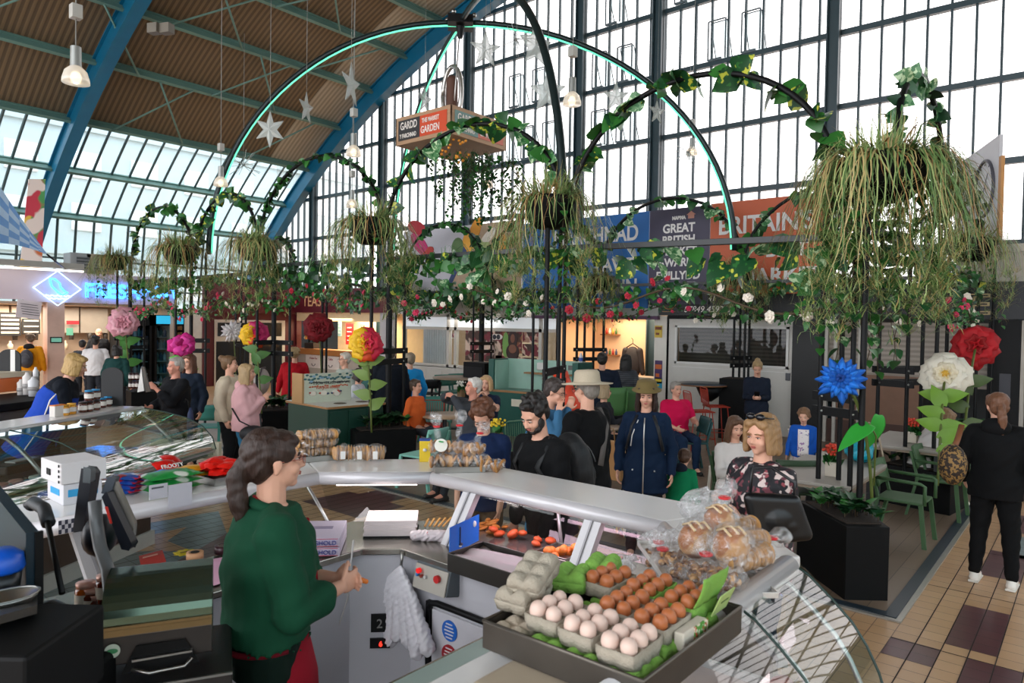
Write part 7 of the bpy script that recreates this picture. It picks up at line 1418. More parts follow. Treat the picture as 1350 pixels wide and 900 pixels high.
for xe in (x1-.1, 2.2): m = MB(); m.tube([(xe, y_+.03, z_-.02) for y_, z_ in prof], .01, 6); m.build('curved_bracket', ALU, sc)
m = MB(); m.bb(A(x0, .5, .80), A(x1, 1.3, .84)); m.build('deck', mt('#c8b0ac', .35), sc); m = MB(); m.bb(A(x0, .49, .84), A(x1, .52, .87)); m.bb(A(x1-.02, .49, .84), A(x1, 1.3, .87)); m.build('glass_sill', ALU, sc); m = MB(); m.bb(A(x0, .55, 0), A(x1-.03, 1.3, .8)); m.build('base', mt('#6a625c', .5), sc)
area('case_light_3', (1.95, .95, 1.22), .1, 2.2, (1, .82, .84), sy=1.2)
PINK = spots('#c98078', ('#e0b4aa', '#a85a54'), 14, .5, .35, .3); random.seed(3); np.random.seed(3)
def joint(label, c, r, nm='meat_joint', n=6):
    m = MB()
    for k in range(n): m.ell(A(*c)+rnd(.5)*A(*r), A(*r)*random.uniform(.5, .8), n=10, k=7)
    t = thing(nm, label, 'meat', c); remesh(m, 'cut', PINK, t, .008, 2, disp=.003, dsc=60); return t
def steel_tray(label, c, L, w_, h=.03, rz=0, mat_=None, nm='steel_tray', lining=None):
    t = thing(nm, label, 'tray', c, rz); M_ = mat_ or SS; m = MB(); o = A(*c); R_ = RZ(rz)
    m.box(o+A(0, 0, .004), (L, w_, .008), R_)
    for sx_ in (-1, 1): m.box(o+R_@A(sx_*L/2, 0, h/2), (.006, w_, h), R_)
    for sy_ in (-1, 1): m.box(o+R_@A(0, sy_*w_/2, h/2), (L, .006, h), R_)
    m.build('pan', M_, t, bevel=.002)
    if lining: m = MB(); G = [[o+R_@A(-L/2*1.0+L*i/10, -w_/2+w_*j/6, h*.75+.008*math.sin(i*1.3+j)*(1 if 0 < i < 10 else 2)) for j in range(7)] for i in range(11)]; m.grid(G); m.build('paper_lining', lining, t, solid=.002)
    return t
for k, (x, y_, lab) in enumerate(((2.5, .62, 'pink chicken joint nearest the curved end glass'), (2.36, .64, 'pale pink meat joint beside the curved end'), (2.22, .66, 'pink bagged joint in the middle of the meat case'), (2.5, .82, 'back pink joint by the end of the meat case'), (2.05, .7, 'dark red joint under the corner of the egg tray'), (2.3, .84, 'rear pale joint in the middle of the meat case'))):
    joint(lab, (x, y_, .92), (.075, .06, .05))
steel_tray('clear plastic tray of wrapped offal in the meat case', (2.12, .64, .845), .16, .2, .05, .1, mt('#c9cdd0', .2, trans=.4))
for k, (x, y_) in enumerate(((2.09, .6), (2.14, .66), (2.11, .7))): joint(('first', 'second', 'third')[k]+' small dark wrapped piece in the clear plastic tray', (x, y_, .89), (.03, .025, .025), 'meat_piece', 4)
t = thing('paper_sheet', 'pink tinted butcher paper spread in the front of the meat case', 'paper', (1.85, .7, .85)); m = MB(); m.grid([[(1.3+.1*i, .54+.08*j, .848+.006*math.sin(i+j*2)) for j in range(9)] for i in range(7)]); m.build('sheet', mt('#cfa59e', .5), t)
# ---- egg tray
et = thing('egg_tray', 'dark metal baking tray holding all the egg boxes', 'tray', (1.72, 1.05, 1.3)); tz0 = 1.3; X0, X1_, Y0, Y1 = 1.44, 2.02, .79, 1.29; m = MB(); m.bb(A(X0, Y0, tz0), A(X1_, Y1, tz0+.006))
for a, b in ((A(X0-.004, Y0, tz0), A(X0+.004, Y1, tz0+.075)), (A(X1_-.004, Y0, tz0), A(X1_+.004, Y1, tz0+.075)), (A(X0, Y0-.004, tz0), A(X1_, Y0+.004, tz0+.075)), (A(X0, Y1-.004, tz0), A(X1_, Y1+.004, tz0+.075))): m.bb(a, b)
m.build('pan', mt('#4f4a44', .45, .7, var=.25, vs=9), et, bevel=.002); m = MB(); m.tube([(X0, Y0, tz0+.075), (X1_, Y0, tz0+.075), (X1_, Y1, tz0+.075), (X0, Y1, tz0+.075)], .006, 6, closed=True); m.build('rolled_rim', mt('#6b655d', .4, .8), et)
CAR = mt('#a59c8c', .95, bump=.5, bs=160, var=.08); CARG = mt('#7fb04c', .9, bump=.4, bs=160, var=.08); CARP = mt('#b8ab98', .95, bump=.4, bs=160)
EG = {'pale': mt('#dcc0b2', .45, var=.06, vs=30, sss=.1), 'brown': mt('#b3683c', .42, var=.14, vs=25)}
def carton(label, c, rz=0, mat_=CAR, lid=None, closed=False, tilt=0.):
    """six-egg box, long axis x: .15 x .10"""
    t = thing('egg_box', label, 'egg box', c, rz); o = A(*c); R_ = RZ(rz)@RYm(tilt); G = []
    nx, ny = 25, 17
    for i in range(nx):
        row = []
        for j in range(ny):
            x = -.078+.156*i/(nx-1); y = -.053+.106*j/(ny-1); u = (x+.078)/.052; v = (y+.053)/.053; cup = min(1, max(0, math.sin(PI*(u % 1))*math.sin(PI*(v % 1)))); e = (i in (0, nx-1)) or (j in (0, ny-1))
            z = .042-.03*cup if not closed else .048+.016*cup
            if closed and e: z = .03
            row.append(o+R_@A(x, y, z))
        G.append(row)
    m = MB(); m.grid(G)
    for (i0, i1, j0, j1) in ((0, 0, 0, 1), (1, 1, 0, 1), (0, 1, 0, 0), (0, 1, 1, 1)):
        P = []
        K = 13
        for k in range(K):
            s_ = k/(K-1); x = (-.078 if i0 == 0 else .078) if i0 == i1 else -.078+.156*s_; y = (-.053 if j0 == 0 else .053) if j0 == j1 else -.053+.106*s_
            bul = .006*abs(math.sin(PI*s_*(2 if i0 == i1 else 3))); nx_ = A(-1 if i0 == 0 else 1, 0, 0) if i0 == i1 else A(0, -1 if j0 == 0 else 1, 0)
            P.append([o+R_@(A(x, y, .042 if not closed else .03)), o+R_@(A(x, y, .022)+nx_*bul*.8-nx_*.004), o+R_@(A(x*.9, y*.9, 0)+nx_*bul)])
        m.grid(P)
    m.build('tray_cups', mat_, t, solid=.0025)
    if not closed:
        m = MB()
        for i in (-.026, .026): m.cone(o+R_@A(i, 0, .03), o+R_@A(i, 0, .056), .012, .005, 8)
        m.build('divider', mat_, t)
    if lid == 'open':
        m = MB(); G2 = [[o+R_@A(-.078+.156*i/12, -.055-.03*math.sin(j/8*PI*.5)-.004*abs(math.sin(i*.785)), .045+.09*j/8) for j in range(9)] for i in range(13)]; m.grid(G2); m.build('open_lid', mat_, t, solid=.0025)
    return R_, o
_eg = {}
for k_, mm_ in EG.items(): b = MB(); b.lathe([(max(.0001, .0215*math.sin(u)*(1+.12*math.cos(u))), .0275*math.cos(u)) for u in np.linspace(PI, 0, 15)], (0, 0, 0), 20); o_ = b.build('egg', mm_); _eg[k_] = o_.data; bpy.data.objects.remove(o_)
def eggs(R_, o, kind, label, grp):
    for i in (-.052, 0, .052):
        for j in (-.0265, .0265):
            e = bpy.data.objects.new('egg', _eg[kind]); COL.objects.link(e); p = o+R_@A(i+random.uniform(-.002, .002), j, .046); e.location = [float(v) for v in p]; e.rotation_euler = (random.uniform(-.2, .2), random.uniform(-.2, .2), random.random()*6); s_ = random.uniform(.94, 1.04)*(1.06 if kind == 'pale' else .98); e.scale = (s_,)*3; tag(e, label % ('%s %s' % ('near' if i < 0 else 'middle' if i == 0 else 'far', 'left' if j > 0 else 'right')), 'egg', grp)
random.seed(9); zb2 = tz0+.072
for k, (x, y_, lab) in enumerate(((1.53, .87, 'closed green egg box under the nearest pale eggs'), (1.53, .985, 'closed green egg box in the middle of the tray front'), (1.53, 1.10, 'closed green egg box below the leftmost pale eggs'), (1.7, .88, 'closed green egg box beneath the nearest brown eggs'), (1.7, 1.0, 'closed green egg box hidden in the middle of the tray'), (1.88, .88, 'closed green egg box beneath the right brown eggs'), (1.88, 1.0, 'closed green egg box at the back of the tray'), (1.88, 1.13, 'closed green egg box furthest back in the tray'), (1.7, 1.13, 'closed green egg box in the left middle of the tray'))): carton(lab, (x, y_, tz0+.008), 0, CARG, closed=True)
carton('closed grey egg box at the left corner of the tray', (1.53, 1.225, tz0+.008), 0, CARP, closed=True)
carton('open grey egg box lid standing above the left corner of the tray', (1.60, 1.275, tz0+.085), .12, CAR, closed=True, tilt=-.1); carton('upper grey egg box with two holes stacked at the left corner', (1.63, 1.26, tz0+.14), .2, CAR, closed=True, tilt=-.35)
for (x, y_, rz_, kd, col, lab) in ((1.54, .885, .03, 'pale', CAR, 'nearest the front corner of the tray'), (1.555, 1.01, -.02, 'pale', CAR, 'in the middle of the tray front'), (1.57, 1.135, .02, 'pale', CAR, 'at the left end of the tray front'), (1.72, .895, .0, 'brown', CAR, 'right behind the nearest pale eggs'), (1.735, 1.015, .03, 'brown', CAR, 'behind the middle pale eggs'), (1.9, .9, -.03, 'brown', CARG, 'at the right rear corner of the tray'), (1.905, 1.03, .02, 'brown', CARG, 'in the middle of the rear row'), (1.88, 1.16, .0, 'brown', CAR, 'at the left of the rear row')):
    col_n = 'green' if col is CARG else 'grey'
    R_, o = carton('open %s egg box of %s eggs %s' % (col_n, kd, lab), (x, y_, zb2-.004), rz_, col, lid='open' if (x, y_) in ((1.9, .9),) else None); eggs(R_, o, kd, '%s egg, %%s in the open box %s' % (kd, lab), '%s eggs %s' % (kd, lab))
for (x, y_, c_, lab) in ((1.97, 1.24, CARG, 'green egg box lid lying open behind the brown eggs'), (1.82, 1.26, CARG, 'second green egg box lid lying behind the brown eggs')): carton(lab, (x, y_, zb2+.0), .4, c_, closed=True, tilt=.1)
t = thing('egg_box', 'printed green and white egg box at the right rim of the tray', 'egg box', (1.78, .835, 1.33)); m = MB(); m.box((1.76, .825, 1.372), (.14, .03, .05)); m.build('carton', mt('#d0c8b8', .6), t, bevel=.004); m = MB(); m.box((1.79, .809, 1.38), (.08, .003, .035)); m.build('print', spots('#4f9a3c', ('#b8542c', '#e6ddc8'), 60, .5), t)
t = thing('price_ticket', 'pale green price flap at the right corner of the egg tray', 'label', (1.96, .82, 1.4)); m = MB(); m.box((1.95, .815, 1.405), (.1, .004, .07), RX(.4)); m.build('card', mt('#b2c87c', .7), t); m = MB(); m.box((1.95, .811, 1.41), (.05, .003, .006), RX(.4)); m.build('print', mt('#5f7a3c', .7), t)
# device under the tray
t = thing('label_scale', 'beige topped black scale under the front corner of the egg tray', 'scale', (1.34, 1.15, .95)); m = MB(); m.box((1.44, 1.05, 1.25), (.32, .3, .09)); m.build('top_cover', mt('#b5a690', .45), t, bevel=.02, seg=3); m = MB(); m.box((1.42, 1.05, 1.08), (.36, .34, .25)); m.box((1.27, 1.05, 1.22), (.02, .32, .1)); m.build('body', BLK, t, bevel=.02)
# ---- bread and nuts on the corner
BRD = spots('#a5642c', ('#c4925a', '#7c431a'), 11, .5, .5, .3); BRD2 = mt('#c9924e', .6, var=.3, vs=12, bump=.3, bs=30); FILM = film(.1, 22); FILM2 = film(.34, 34)
steel_tray('white edged tray carrying the bagged loaves', (2.42, 1.1, 1.31), .55, .34, .02, .75, mt('#d0cdc8', .3, .3))
def bagged(label, c, rad, rz=0, tail=None, kind='round', tie=True, slices=0, stk=None):
    t = thing('bagged_loaf' if kind != 'cakes' else 'bagged_cakes', label, 'bread', c, rz); o = A(*c); r_ = A(*rad); R_ = RZ(rz)@(stk if stk is not None else np.eye(3))
    if kind == 'round':
        m = MB(); m.ell(o, r_*.86, R=R_, n=22, k=14); m.build('crust', BRD, t)
        m = MB()
        for s_ in (-.4, 0, .4): m.tube([o+R_@(A(s_*r_[0], -.6*r_[1], r_[2]*.72*(1-.3*abs(s_)))), o+R_@A(s_*r_[0], 0, r_[2]*.9*(1-.15*abs(s_))), o+R_@A(s_*r_[0], .6*r_[1], r_[2]*.72*(1-.3*abs(s_)))], .005, 6)
        m.build('flour_scores', mt('#e0c292', .7), t)
    elif kind == 'sliced':
        m = MB(); n = slices or 11
        for k in range(n): m.ell(o+R_@A((k/(n-1)-.5)*r_[0]*1.75, 0, 0), A(r_[0]*.95/n, r_[1]*random.uniform(.72, .9), r_[2]*random.uniform(.75, .92)), R=R_@RZ(random.uniform(-.35, .35)), n=16, k=10)
        m.build('slices', mt('#b98a52', .7, var=.35, vs=24), t)
    elif kind == 'cakes':
        n = slices or 5
        for k in range(n): m = MB(); m.lathe([(0, -.006), (r_[1]*.8, -.007), (r_[1]*.86, 0), (r_[1]*.8, .007), (0, .006)], o+R_@A((k/(n-1)-.5)*r_[0]*1.5, random.uniform(-.012, .012), random.uniform(-.01, .01)), 20, R=R_@RZ(random.uniform(-.6, .6))@RYm(PI/2+.5*math.sin(k*2))); m.build('cake', mt(random.choice(['#b98550', '#c99a64', '#a5733c']), .7, var=.3, vs=40), t)
    elif kind == 'nuts':
        m = MB(); 
        for k in range(46): d = nrm(rnd(1)); m.ell(o+R_@(d*r_*.75*random.random()**.4), random.uniform(.011, .018), n=7, k=5)
        m.build('granola', spots('#8f6238', ('#c9985c', '#5f3a20'), 40, .5, .7), t, kind='stuff')
    m = MB(); m.ell(o, r_*1.12, R=R_, n=22, k=14); m.ell(o+R_@A(r_[0]*.5, r_[1]*.3, r_[2]*.3), r_*.7, R=R_)
    if tail is not None: tl = A(*tail); m.cap(o+tl*.6, o+tl*.95, min(r_)*.5, .016); m.cap(o+tl*1.0, o+tl*1.35, .014, .042); m.ell(o+tl*1.45, (.045, .04, .03))
    remesh(m, 'clear_bag', FILM, t, .008, 2, disp=.004, dsc=40)
    if tail is not None and tie: m = MB(); m.tube([o+A(*tail)*.98+R_@A(.018*math.cos(a), .018*math.sin(a), 0) for a in np.linspace(0, 6.28, 9)[:-1]], .006, 6, closed=True); m.build('red_tie', mt('#d01c24', .4), t)
def atz(px_, py_, z): return PZ(px_, py_, z)
up1 = RX(.9)
for (px_, py_, D_, rr, kd, tl, lab, sk_) in ((948, 688, 2.7, (.075, .065, .075), 'round', (.0, -.02, .1), 'upper golden round loaf in a clear bag', RZ(0)@RX(.0)), (918, 712, 2.6, (.08, .07, .078), 'round', None, 'dark crusted round loaf with a white sticker at the left', np.eye(3)), (964, 720, 2.48, (.08, .065, .078), 'round', None, 'front golden loaf with a white sticker', np.eye(3)), (985, 735, 2.5, (.12, .058, .05), 'sliced', None, 'long sliced loaf at the front of the bread tray', np.eye(3)), (975, 695, 2.8, (.08, .05, .045), 'sliced', None, 'sliced loaf at the back right of the bread pile', np.eye(3)), (990, 712, 2.65, (.08, .045, .042), 'sliced', (.09, -.05, .0), 'sliced loaf with a twisted bag end pointing right', np.eye(3)), (938, 722, 2.75, (.07, .06, .05), 'round', None, 'small brown loaf low in the bread pile', np.eye(3))):
    bagged(lab, PD(px_, py_, D_), rr, -.6+.3*random.random(), tl, kd, stk=sk_)
for px_, py_, D_ in ((920, 711, 2.62), (962, 713, 2.5)): t = thing('round_sticker', 'white round sticker on the %s loaf' % ('dark crusted' if px_ == 920 else 'front golden'), 'sticker', PD(px_, py_, D_)); c = PD(px_, py_, D_); m = MB(); v = nrm(CC-c); m.cone(c, c+v*.002, .014, .014, 20); m.build('label_disc', mt('#e8e4de', .5), t)
for (px_, py_, D_, rr, tl, lab) in ((888, 738, 2.62, (.085, .06, .038), (-.05, .02, .05), 'left bag of clustered nuts behind the brown eggs'), (862, 735, 2.75, (.05, .045, .04), (.02, -.01, .06), 'small bag of nuts with a red tie'), (930, 757, 2.35, (.09, .06, .035), (.0, .0, .07), 'bag of dark granola beside the bread tray'), (955, 765, 2.25, (.08, .05, .035), None, 'bag of dark granola nearest the right rail'), (905, 752, 2.45, (.07, .05, .035), None, 'bag of mixed nuts under the dark round loaf')): bagged(lab, PD(px_, py_, D_), rr, -.5, tl, 'nuts')
for (px_, py_, D_, rr, lab) in ((925, 665, 3.1, (.12, .09, .07), 'crumpled clear bag top at the end of the shelf'), (870, 715, 2.9, (.08, .1, .035), 'loose crinkled film beside the nuts'), (805, 742, 2.75, (.07, .1, .012), 'flat white crinkled wrapper behind the egg boxes')):
    c = PD(px_, py_, D_); t = thing('plastic_wrapper', lab, 'wrapper', c); m = MB(); m.ell(c, rr, n=18, k=12); m.ell(c+A(.05, -.04, .02), A(*rr)*.6); remesh(m, 'crumpled_film', FILM2, t, .008, 1, disp=.012, dsc=34)
# ---- food laid out in the middle case
def meats(label, px_, py_, z, n, col, rr, spread, nm, cat, grp):
    M_ = mt(col, .6, var=.3, vs=30, bump=.5, bs=40); c0 = PZ(px_, py_, z); b = MB(); b.ell((0, 0, 0), rr, n=12, k=8); o_ = b.build(nm, M_); me = o_.data; bpy.data.objects.remove(o_)
    for k in range(n):
        p = c0+A(random.uniform(-spread[0], spread[0]), random.uniform(-spread[1], spread[1]), rr[2]+random.choice((0, 0, 1))*rr[2]*1.3); e = bpy.data.objects.new(nm, me); COL.objects.link(e); e.location = [float(v) for v in p]; e.rotation_euler = (random.random()*.4, random.random()*.4, random.random()*3); s_ = random.uniform(.85, 1.15); e.scale = (s_,)*3; tag(e, label, cat, grp)
meats('orange breaded ball in the small heap by the right support post', 738, 735, .95, 9, '#c4681c', (.026, .026, .024), (.06, .07), 'scotch_egg', 'food', 'orange breaded balls')
meats('reddish orange chicken piece in the row along the glass sill', 688, 712, .95, 9, '#b0481c', (.035, .028, .018), (.07, .2), 'chicken_piece', 'food', 'glazed chicken pieces')
meats('golden fried strip in the pile behind the blue sign', 645, 697, .95, 16, '#b5712c', (.035, .016, .012), (.08, .1), 'fried_strip', 'food', 'golden fried strips')
meats('pale pink sliced sausage piece in the tray before the support post', 715, 752, .95, 18, '#c08a98', (.03, .012, .011), (.06, .1), 'sausage_piece', 'food', 'pink sausage pieces')
meats('orange red slice on the sill behind the eggs', 812, 745, .95, 5, '#c4481c', (.03, .02, .01), (.03, .06), 'pepper_slice', 'food', 'orange red slices')
steel_tray('steel tray of pink sausage pieces', PZ(722, 752, .952), .22, .26, .03); steel_tray('steel tray of orange breaded balls', PZ(740, 732, .952), .2, .2, .03)
steel_tray('deep steel tray lined with white greaseproof paper', A(2.60, 2.22, .965), .26, .48, .09, 0, SSD, lining=mt('#d8cdd0', .6, bump=.3, bs=12))
t = thing('blue_sign', 'bright blue card sign with a pictured figure beside the lined tray', 'sign', (2.7, 2.68, .96)); a = PZ(592, 732, .96); b = PZ(630, 712, .96); n_ = nrm(np.cross(b-a, (0, 0, 1))); m = MB(); m.ext([a, b, b+A(0, 0, .15), a+A(0, 0, .15)], n_*.006); m.build('card', mt('#0f62c0', .4), t)
m = MB(); d_ = nrm(b-a); L_ = np.linalg.norm(b-a); q = a+d_*L_*.32-n_*.004; s_g = -1 if n_@FW > 0 else 1; q = a+d_*L_*.32+n_*(.008 if n_@FW < 0 else -.003); m.bar(q+A(0, 0, .13), q+A(0, 0, .04), .008, .004); m.ell(q+A(0, 0, .035)+d_*.005, (.014, .014, .008)); m.build('figure_print', mt('#2a2a44', .5), t); m = MB(); m.ell(q+d_*L_*.5+A(0, 0, .11), (.012, .012, .018)); m.ell(q+A(0, 0, .025), (.01, .01, .006)); m.build('white_print', WHT, t)
t = thing('paper_stack', 'thick stack of white greaseproof sheets on the steel corner', 'paper', (2.76, 3.2, .95)); R_ = RZ(-PI/4); m = MB()
for k in range(7): m.box((2.74+random.uniform(-.006, .006), 3.2+random.uniform(-.006, .006), .965+k*.013), (.3, .23, .012), RZ(-PI/4+random.uniform(-.04, .04)))
m.build('sheets', mt('#d6cac8', .8), t); m = MB(); m.box((2.74, 3.2, .955), (.31, .24, .012), R_); m.build('base_board', BLK, t)
t = thing('knotted_cloth', 'white and pink rolled cloth beside the paper stack', 'cloth', (2.8, 2.95, .96)); m = MB(); m.cap((2.72, 2.98, .98), (2.82, 2.86, .98), .03, .035); m.cap((2.82, 2.86, .98), (2.88, 2.8, .975), .035, .02); remesh(m, 'cloth_body', spots('#d8ccce', ('#c06a70',), 40, .66, .8), t, .006, 2, disp=.004, dsc=60)
m = MB(); t = thing('wooden_tongs', 'small pile of pale wooden sticks beyond the cloth', 'utensil', PZ(575, 690, .96)); 
for k in range(5): a = PZ(560+k*6, 694, .96); m.bar(a, a+A(.06+.01*k, .03, .03), .012, .008)
m.build('sticks', mt('#c99a5c', .6), t)
for z_, lab in ((.955, 'lower'), (1.005, 'upper')):
    t = thing('cardboard_box', lab+' pale printed box of the pair beside the keeper', 'box', (2.3, 3.3, z_)); c = A(2.28, 3.27, z_+.024); R_ = RZ(-.75); m = MB(); m.box(c, (.26, .34, .046), R_@RZ(.0)); m.build('carton', mt('#bdb2c4', .6, var=.04), t, bevel=.003)
    f0 = c+R_@A(.0, -.172, 0); text('STRONGHOLD', f0+R_@A(-.115, -.002, -.012), .032, mt('#3a3f8a', .5), right=R_@A(1, 0, 0), parent=t, wid=1.05)
    m = MB(); m.box(c+R_@A(0, -.171, .019), (.24, .002, .003), R_); m.box(c+R_@A(0, -.171, -.019), (.24, .002, .003), R_); m.build('red_lines', mt('#b03a4c', .5), t)
    if lab == 'upper': m = MB(); m.box(c+R_@A(.0, .03, .0235), (.14, .05, .001), R_); m.build('top_print', mt('#8a8098', .6), t)
# ---- goods on the shelf
def atc(px_, py_, z=1.3): return PZ(px_, py_, z)
c = atc(418, 608); steel_tray('steel tray with the pile of pale biscuit bags', c+A(.05, .1, 0), .3, .24, .035, -.3)
for k, dz_ in enumerate((.045, .1, .155)): bagged(('bottom', 'middle', 'top')[k]+' bag of pale biscuits in the pile behind the keeper', c+A(.05+.01*k, .1, dz_), (.13, .085, .036), -.5, None, 'sliced', slices=13)
for k, px_ in enumerate((452, 474, 495)): q = atc(px_, 610); bagged(('left', 'middle', 'right')[k]+' bag of brown crispbread on the shelf corner', q+A(.03, .04, .055), (.06, .05, .055), -.6, None, 'sliced', slices=7); t = thing('label', 'white label on the %s crispbread bag' % ('left', 'middle', 'right')[k], 'label', q); v = nrm((CC-q)*A(1, 1, 0)); m = MB(); m.box(q+A(.03, .04, .05)+v*.058, (.03, .002, .05), np.array([np.cross(v, (0, 0, 1)), v, A(0, 0, 1)]).T); m.build('label_card', WHT, t)
t = thing('donation_box', 'small yellow card box with a blue edge on the shelf', 'box', atc(560, 608)); q = atc(560, 609); m = MB(); m.box(q+A(.02, .02, .07), (.07, .05, .14), RZ(-.8)); m.build('carton', mt('#d8b81c', .5), t, bevel=.003); m = MB(); m.box(q+A(.022, .022, .142), (.076, .056, .012), RZ(-.8)); m.build('blue_edge', mt('#1c3f8a', .5), t); m = MB(); m.ell(q+A(-.005, -.005, .08), (.014, .012, .011)); m.build('badge', WHT, t)
q = atc(600, 612); steel_tray('steel tray heaped with bagged welsh cakes', A(3.12, 3.02, 1.3), .3, .24, .035, -.75); b0 = A(3.12, 3.02, 1.3); random.seed(2)
for (dx, dy, dz_, rr, tl, lab) in ((-.07, .09, .05, (.075, .045, .045), None, 'bag of welsh cakes at the lower left of the heap'), (.0, .0, .05, (.08, .045, .045), None, 'bag of welsh cakes low in the middle of the heap'), (.06, -.09, .05, (.08, .045, .045), None, 'bag of welsh cakes at the lower right of the heap'), (-.08, .1, .13, (.06, .05, .05), (-.0, .02, .13), 'bag with a pale iced cake at the upper left of the heap'), (-.01, .01, .13, (.07, .045, .045), (.02, 0, .14), 'bag of welsh cakes with a tall twisted top'), (.05, -.07, .125, (.07, .045, .045), (.03, -.03, .1), 'bag of welsh cakes at the upper right of the heap')): bagged(lab, b0+A(dx, dy, dz_), rr, -.75+random.uniform(-.3, .3), tl, 'cakes')
t = thing('iced_cake', 'white iced round with green leaves in the upper left bag', 'cake', b0); q = b0+A(-.1, .06, .15); v = nrm(CC-q); m = MB(); m.cone(q, q+v*.012, .04, .04, 24); m.build('icing', mt('#e6e4d8', .5), t); m = MB()
for k in range(5): m.ell(q+v*.014+A(.0, -.01+.008*k, .022), (.008, .012, .005), n=7, k=5)
m.build('green_leaves', mt('#2f9a4c', .5), t)
q = atc(634, 615); bagged('small clear pack of brown cakes at the right of the heap', A(3.2, 2.82, 1.34), (.075, .05, .035), -.9, None, 'cakes', slices=5)
# left shelf goods
q = atc(110, 665); t = thing('cardboard_box', 'white printed carton with a blue band on the left shelf', 'box', q); c = A(1.27, 3.87, 1.3)
m = MB(); m.box(c+A(0, 0, .05), (.17, .22, .1), RZ(.0)); m.build('lower_carton', mt('#c9c8cc', .6), t, bevel=.003); m = MB(); m.box(c+A(0, -.111, .055), (.13, .003, .035)); m.box(c+A(-.086, 0, .055), (.003, .12, .03)); m.build('blue_band', mt('#2a94c8', .5), t); m = MB(); m.box(c+A(-.005, .0, .155), (.2, .25, .1), RZ(.04)); m.build('upper_carton', mt('#d2cfd0', .6, var=.04), t, bevel=.003)
m = MB(); 
for k in range(4): m.box(c+A(-.108, -.122, .12+.025*k), (.004, .01, .012))
m.box(c+A(-.108, .02, .15), (.003, .05, .03)); m.build('black_print', BLK, t); text('MILK', c+A(.0, -.13, .16), .02, mt('#5a5a60', .5), right=(1, 0, 0), parent=t)
def packet(label, c, s_, rz, cols, nm='packet', n=1, tz=0.):
    t = thing(nm, label, 'packet', c, rz); o = A(*c); R_ = RZ(rz)@RX(tz); m = MB(); G = []
    for sg in (1, -1):
        G = [[o+R_@A(s_[0]*(i/8-.5), s_[1]*(j/6-.5), sg*s_[2]*.5*(math.sin(PI*i/8)*math.sin(PI*j/6))**.5+.002*math.sin(5*i+3*j)) for j in range(7)] for i in range(9)]; m.grid(G if sg > 0 else [r_[::-1] for r_ in G])
    m.build('wrapper', cols if not isinstance(cols, str) else mt(cols, .3, bump=.5, bs=30, var=.1), t); return t, R_, o
random.seed(14)
for k in range(4): packet('blue and white sweet packet, %s of the stack by the scale display' % ('bottom', 'second', 'third', 'top')[k], A(1.5, 3.83, 1.315+k*.022), (.13, .17, .03), .2+.1*k, spots('#2456b0', ('#d6dce6', '#c82a3a'), 16, .55, .3))
packet('small blue and white carton behind the green packets', A(1.76, 4.0, 1.33), (.12, .1, .05), .1, spots('#3a6ac0', ('#d6dce6',), 14, .5, .4))
for k in range(3): t, R_, o = packet('green and white packet, %s of the three on the left shelf' % ('bottom', 'middle', 'top')[k], A(1.67, 3.72, 1.32+k*.032), (.27, .19, .04), .15-.06*k, spots('#1c8a3c', ('#d8dcd0', '#12682c'), 7, .6, .3))
text('FROOTY', A(1.60, 3.66, 1.43), .03, WHT, right=(1, .1, 0), up=(0, .6, .8), parent=t)
for k in range(2): packet(('lower', 'upper')[k]+' yellow packet on the left shelf', A(1.86, 3.9, 1.325+k*.03), (.19, .14, .045), .15, '#d89a12')
steel_tray('steel tray heaped with red packets', A(2.02, 3.76, 1.3), .34, .24, .04, .1)
for k in range(22): packet('bright red crackling packet in the heap on the shelf tray', A(2.03+random.uniform(-.13, .13), 3.76+random.uniform(-.08, .08), 1.345+random.uniform(0, .06)), (.12, .10, .045), random.random()*3, '#d01810', tz=random.uniform(-.5, .5))[0]['group'] = 'red packets on the shelf tray'
for k, (px_, py_) in enumerate(((218, 613), (232, 622), (238, 632), (225, 605))): packet('red packet %s' % ('leaning on the yellow packets', 'in front of the yellow packets', 'lying over the white price card', 'behind the green packets')[k], PZ(px_, py_, 1.34), (.13, .1, .05), .5*k, '#c81812', tz=.3)
for (xa, ya, xb, yb, lab) in ((197, 640, 221, 655, 'white printed price card on the left shelf edge'), (222, 640, 253, 665, 'blank white card hanging from the left shelf edge')):
    a = PY(xa, ya, 3.5); b = PY(xb, yb, 3.5); t = thing('price_card', lab, 'card', a); m = MB(); m.bb(A(a[0], 3.5, b[2]), A(b[0], 3.504, a[2])); m.build('card', mt('#c6c4cc', .6), t)
    if xa < 200: m = MB(); m.bb(A(a[0]+.01, 3.498, a[2]-.02), A(b[0]-.02, 3.5, a[2]-.012)); m.build('printed_line', mt('#55555c', .6), t)
# worktop items
def jar(label, c, r=.034, h=.1, lid='#d8a494', body='#7a2f10', lab='#c9bfae', grp=None):
    t = thing('jar', label, 'jar', c, group=grp); o = A(*c); m = MB(); m.lathe([(r*.9, 0), (r, .008), (r, h*.75), (r*.85, h*.85)], o, 20); m.build('glass_body', mt(body, .12, coat=.5, var=.1), t); m = MB(); m.lathe([(r*.9, h*.85), (r*.92, h), (0, h+.001)], o, 20); m.build('lid', mt(lid, .35, .3), t); m = MB(); m.cone(o+A(0, 0, h*.25), o+A(0, 0, h*.65), r*1.02, r*1.02, 20, caps=False); m.build('paper_label', mt(lab, .6), t)
for (px_, py_, lab) in ((113, 805, 'front left honey coloured jar by the scale arm'), (122, 812, 'second jar with a pale lid by the scale arm'), (129, 820, 'nearest dark jar by the scale arm'), (140, 795, 'rear jar with a pale lid behind the scale arm'), (148, 802, 'jar half hidden by the scale arm')): jar(lab, PD(px_, py_, 2.42), .033, .1, body='#a04a10' if px_ == 113 else '#5c1f0c')
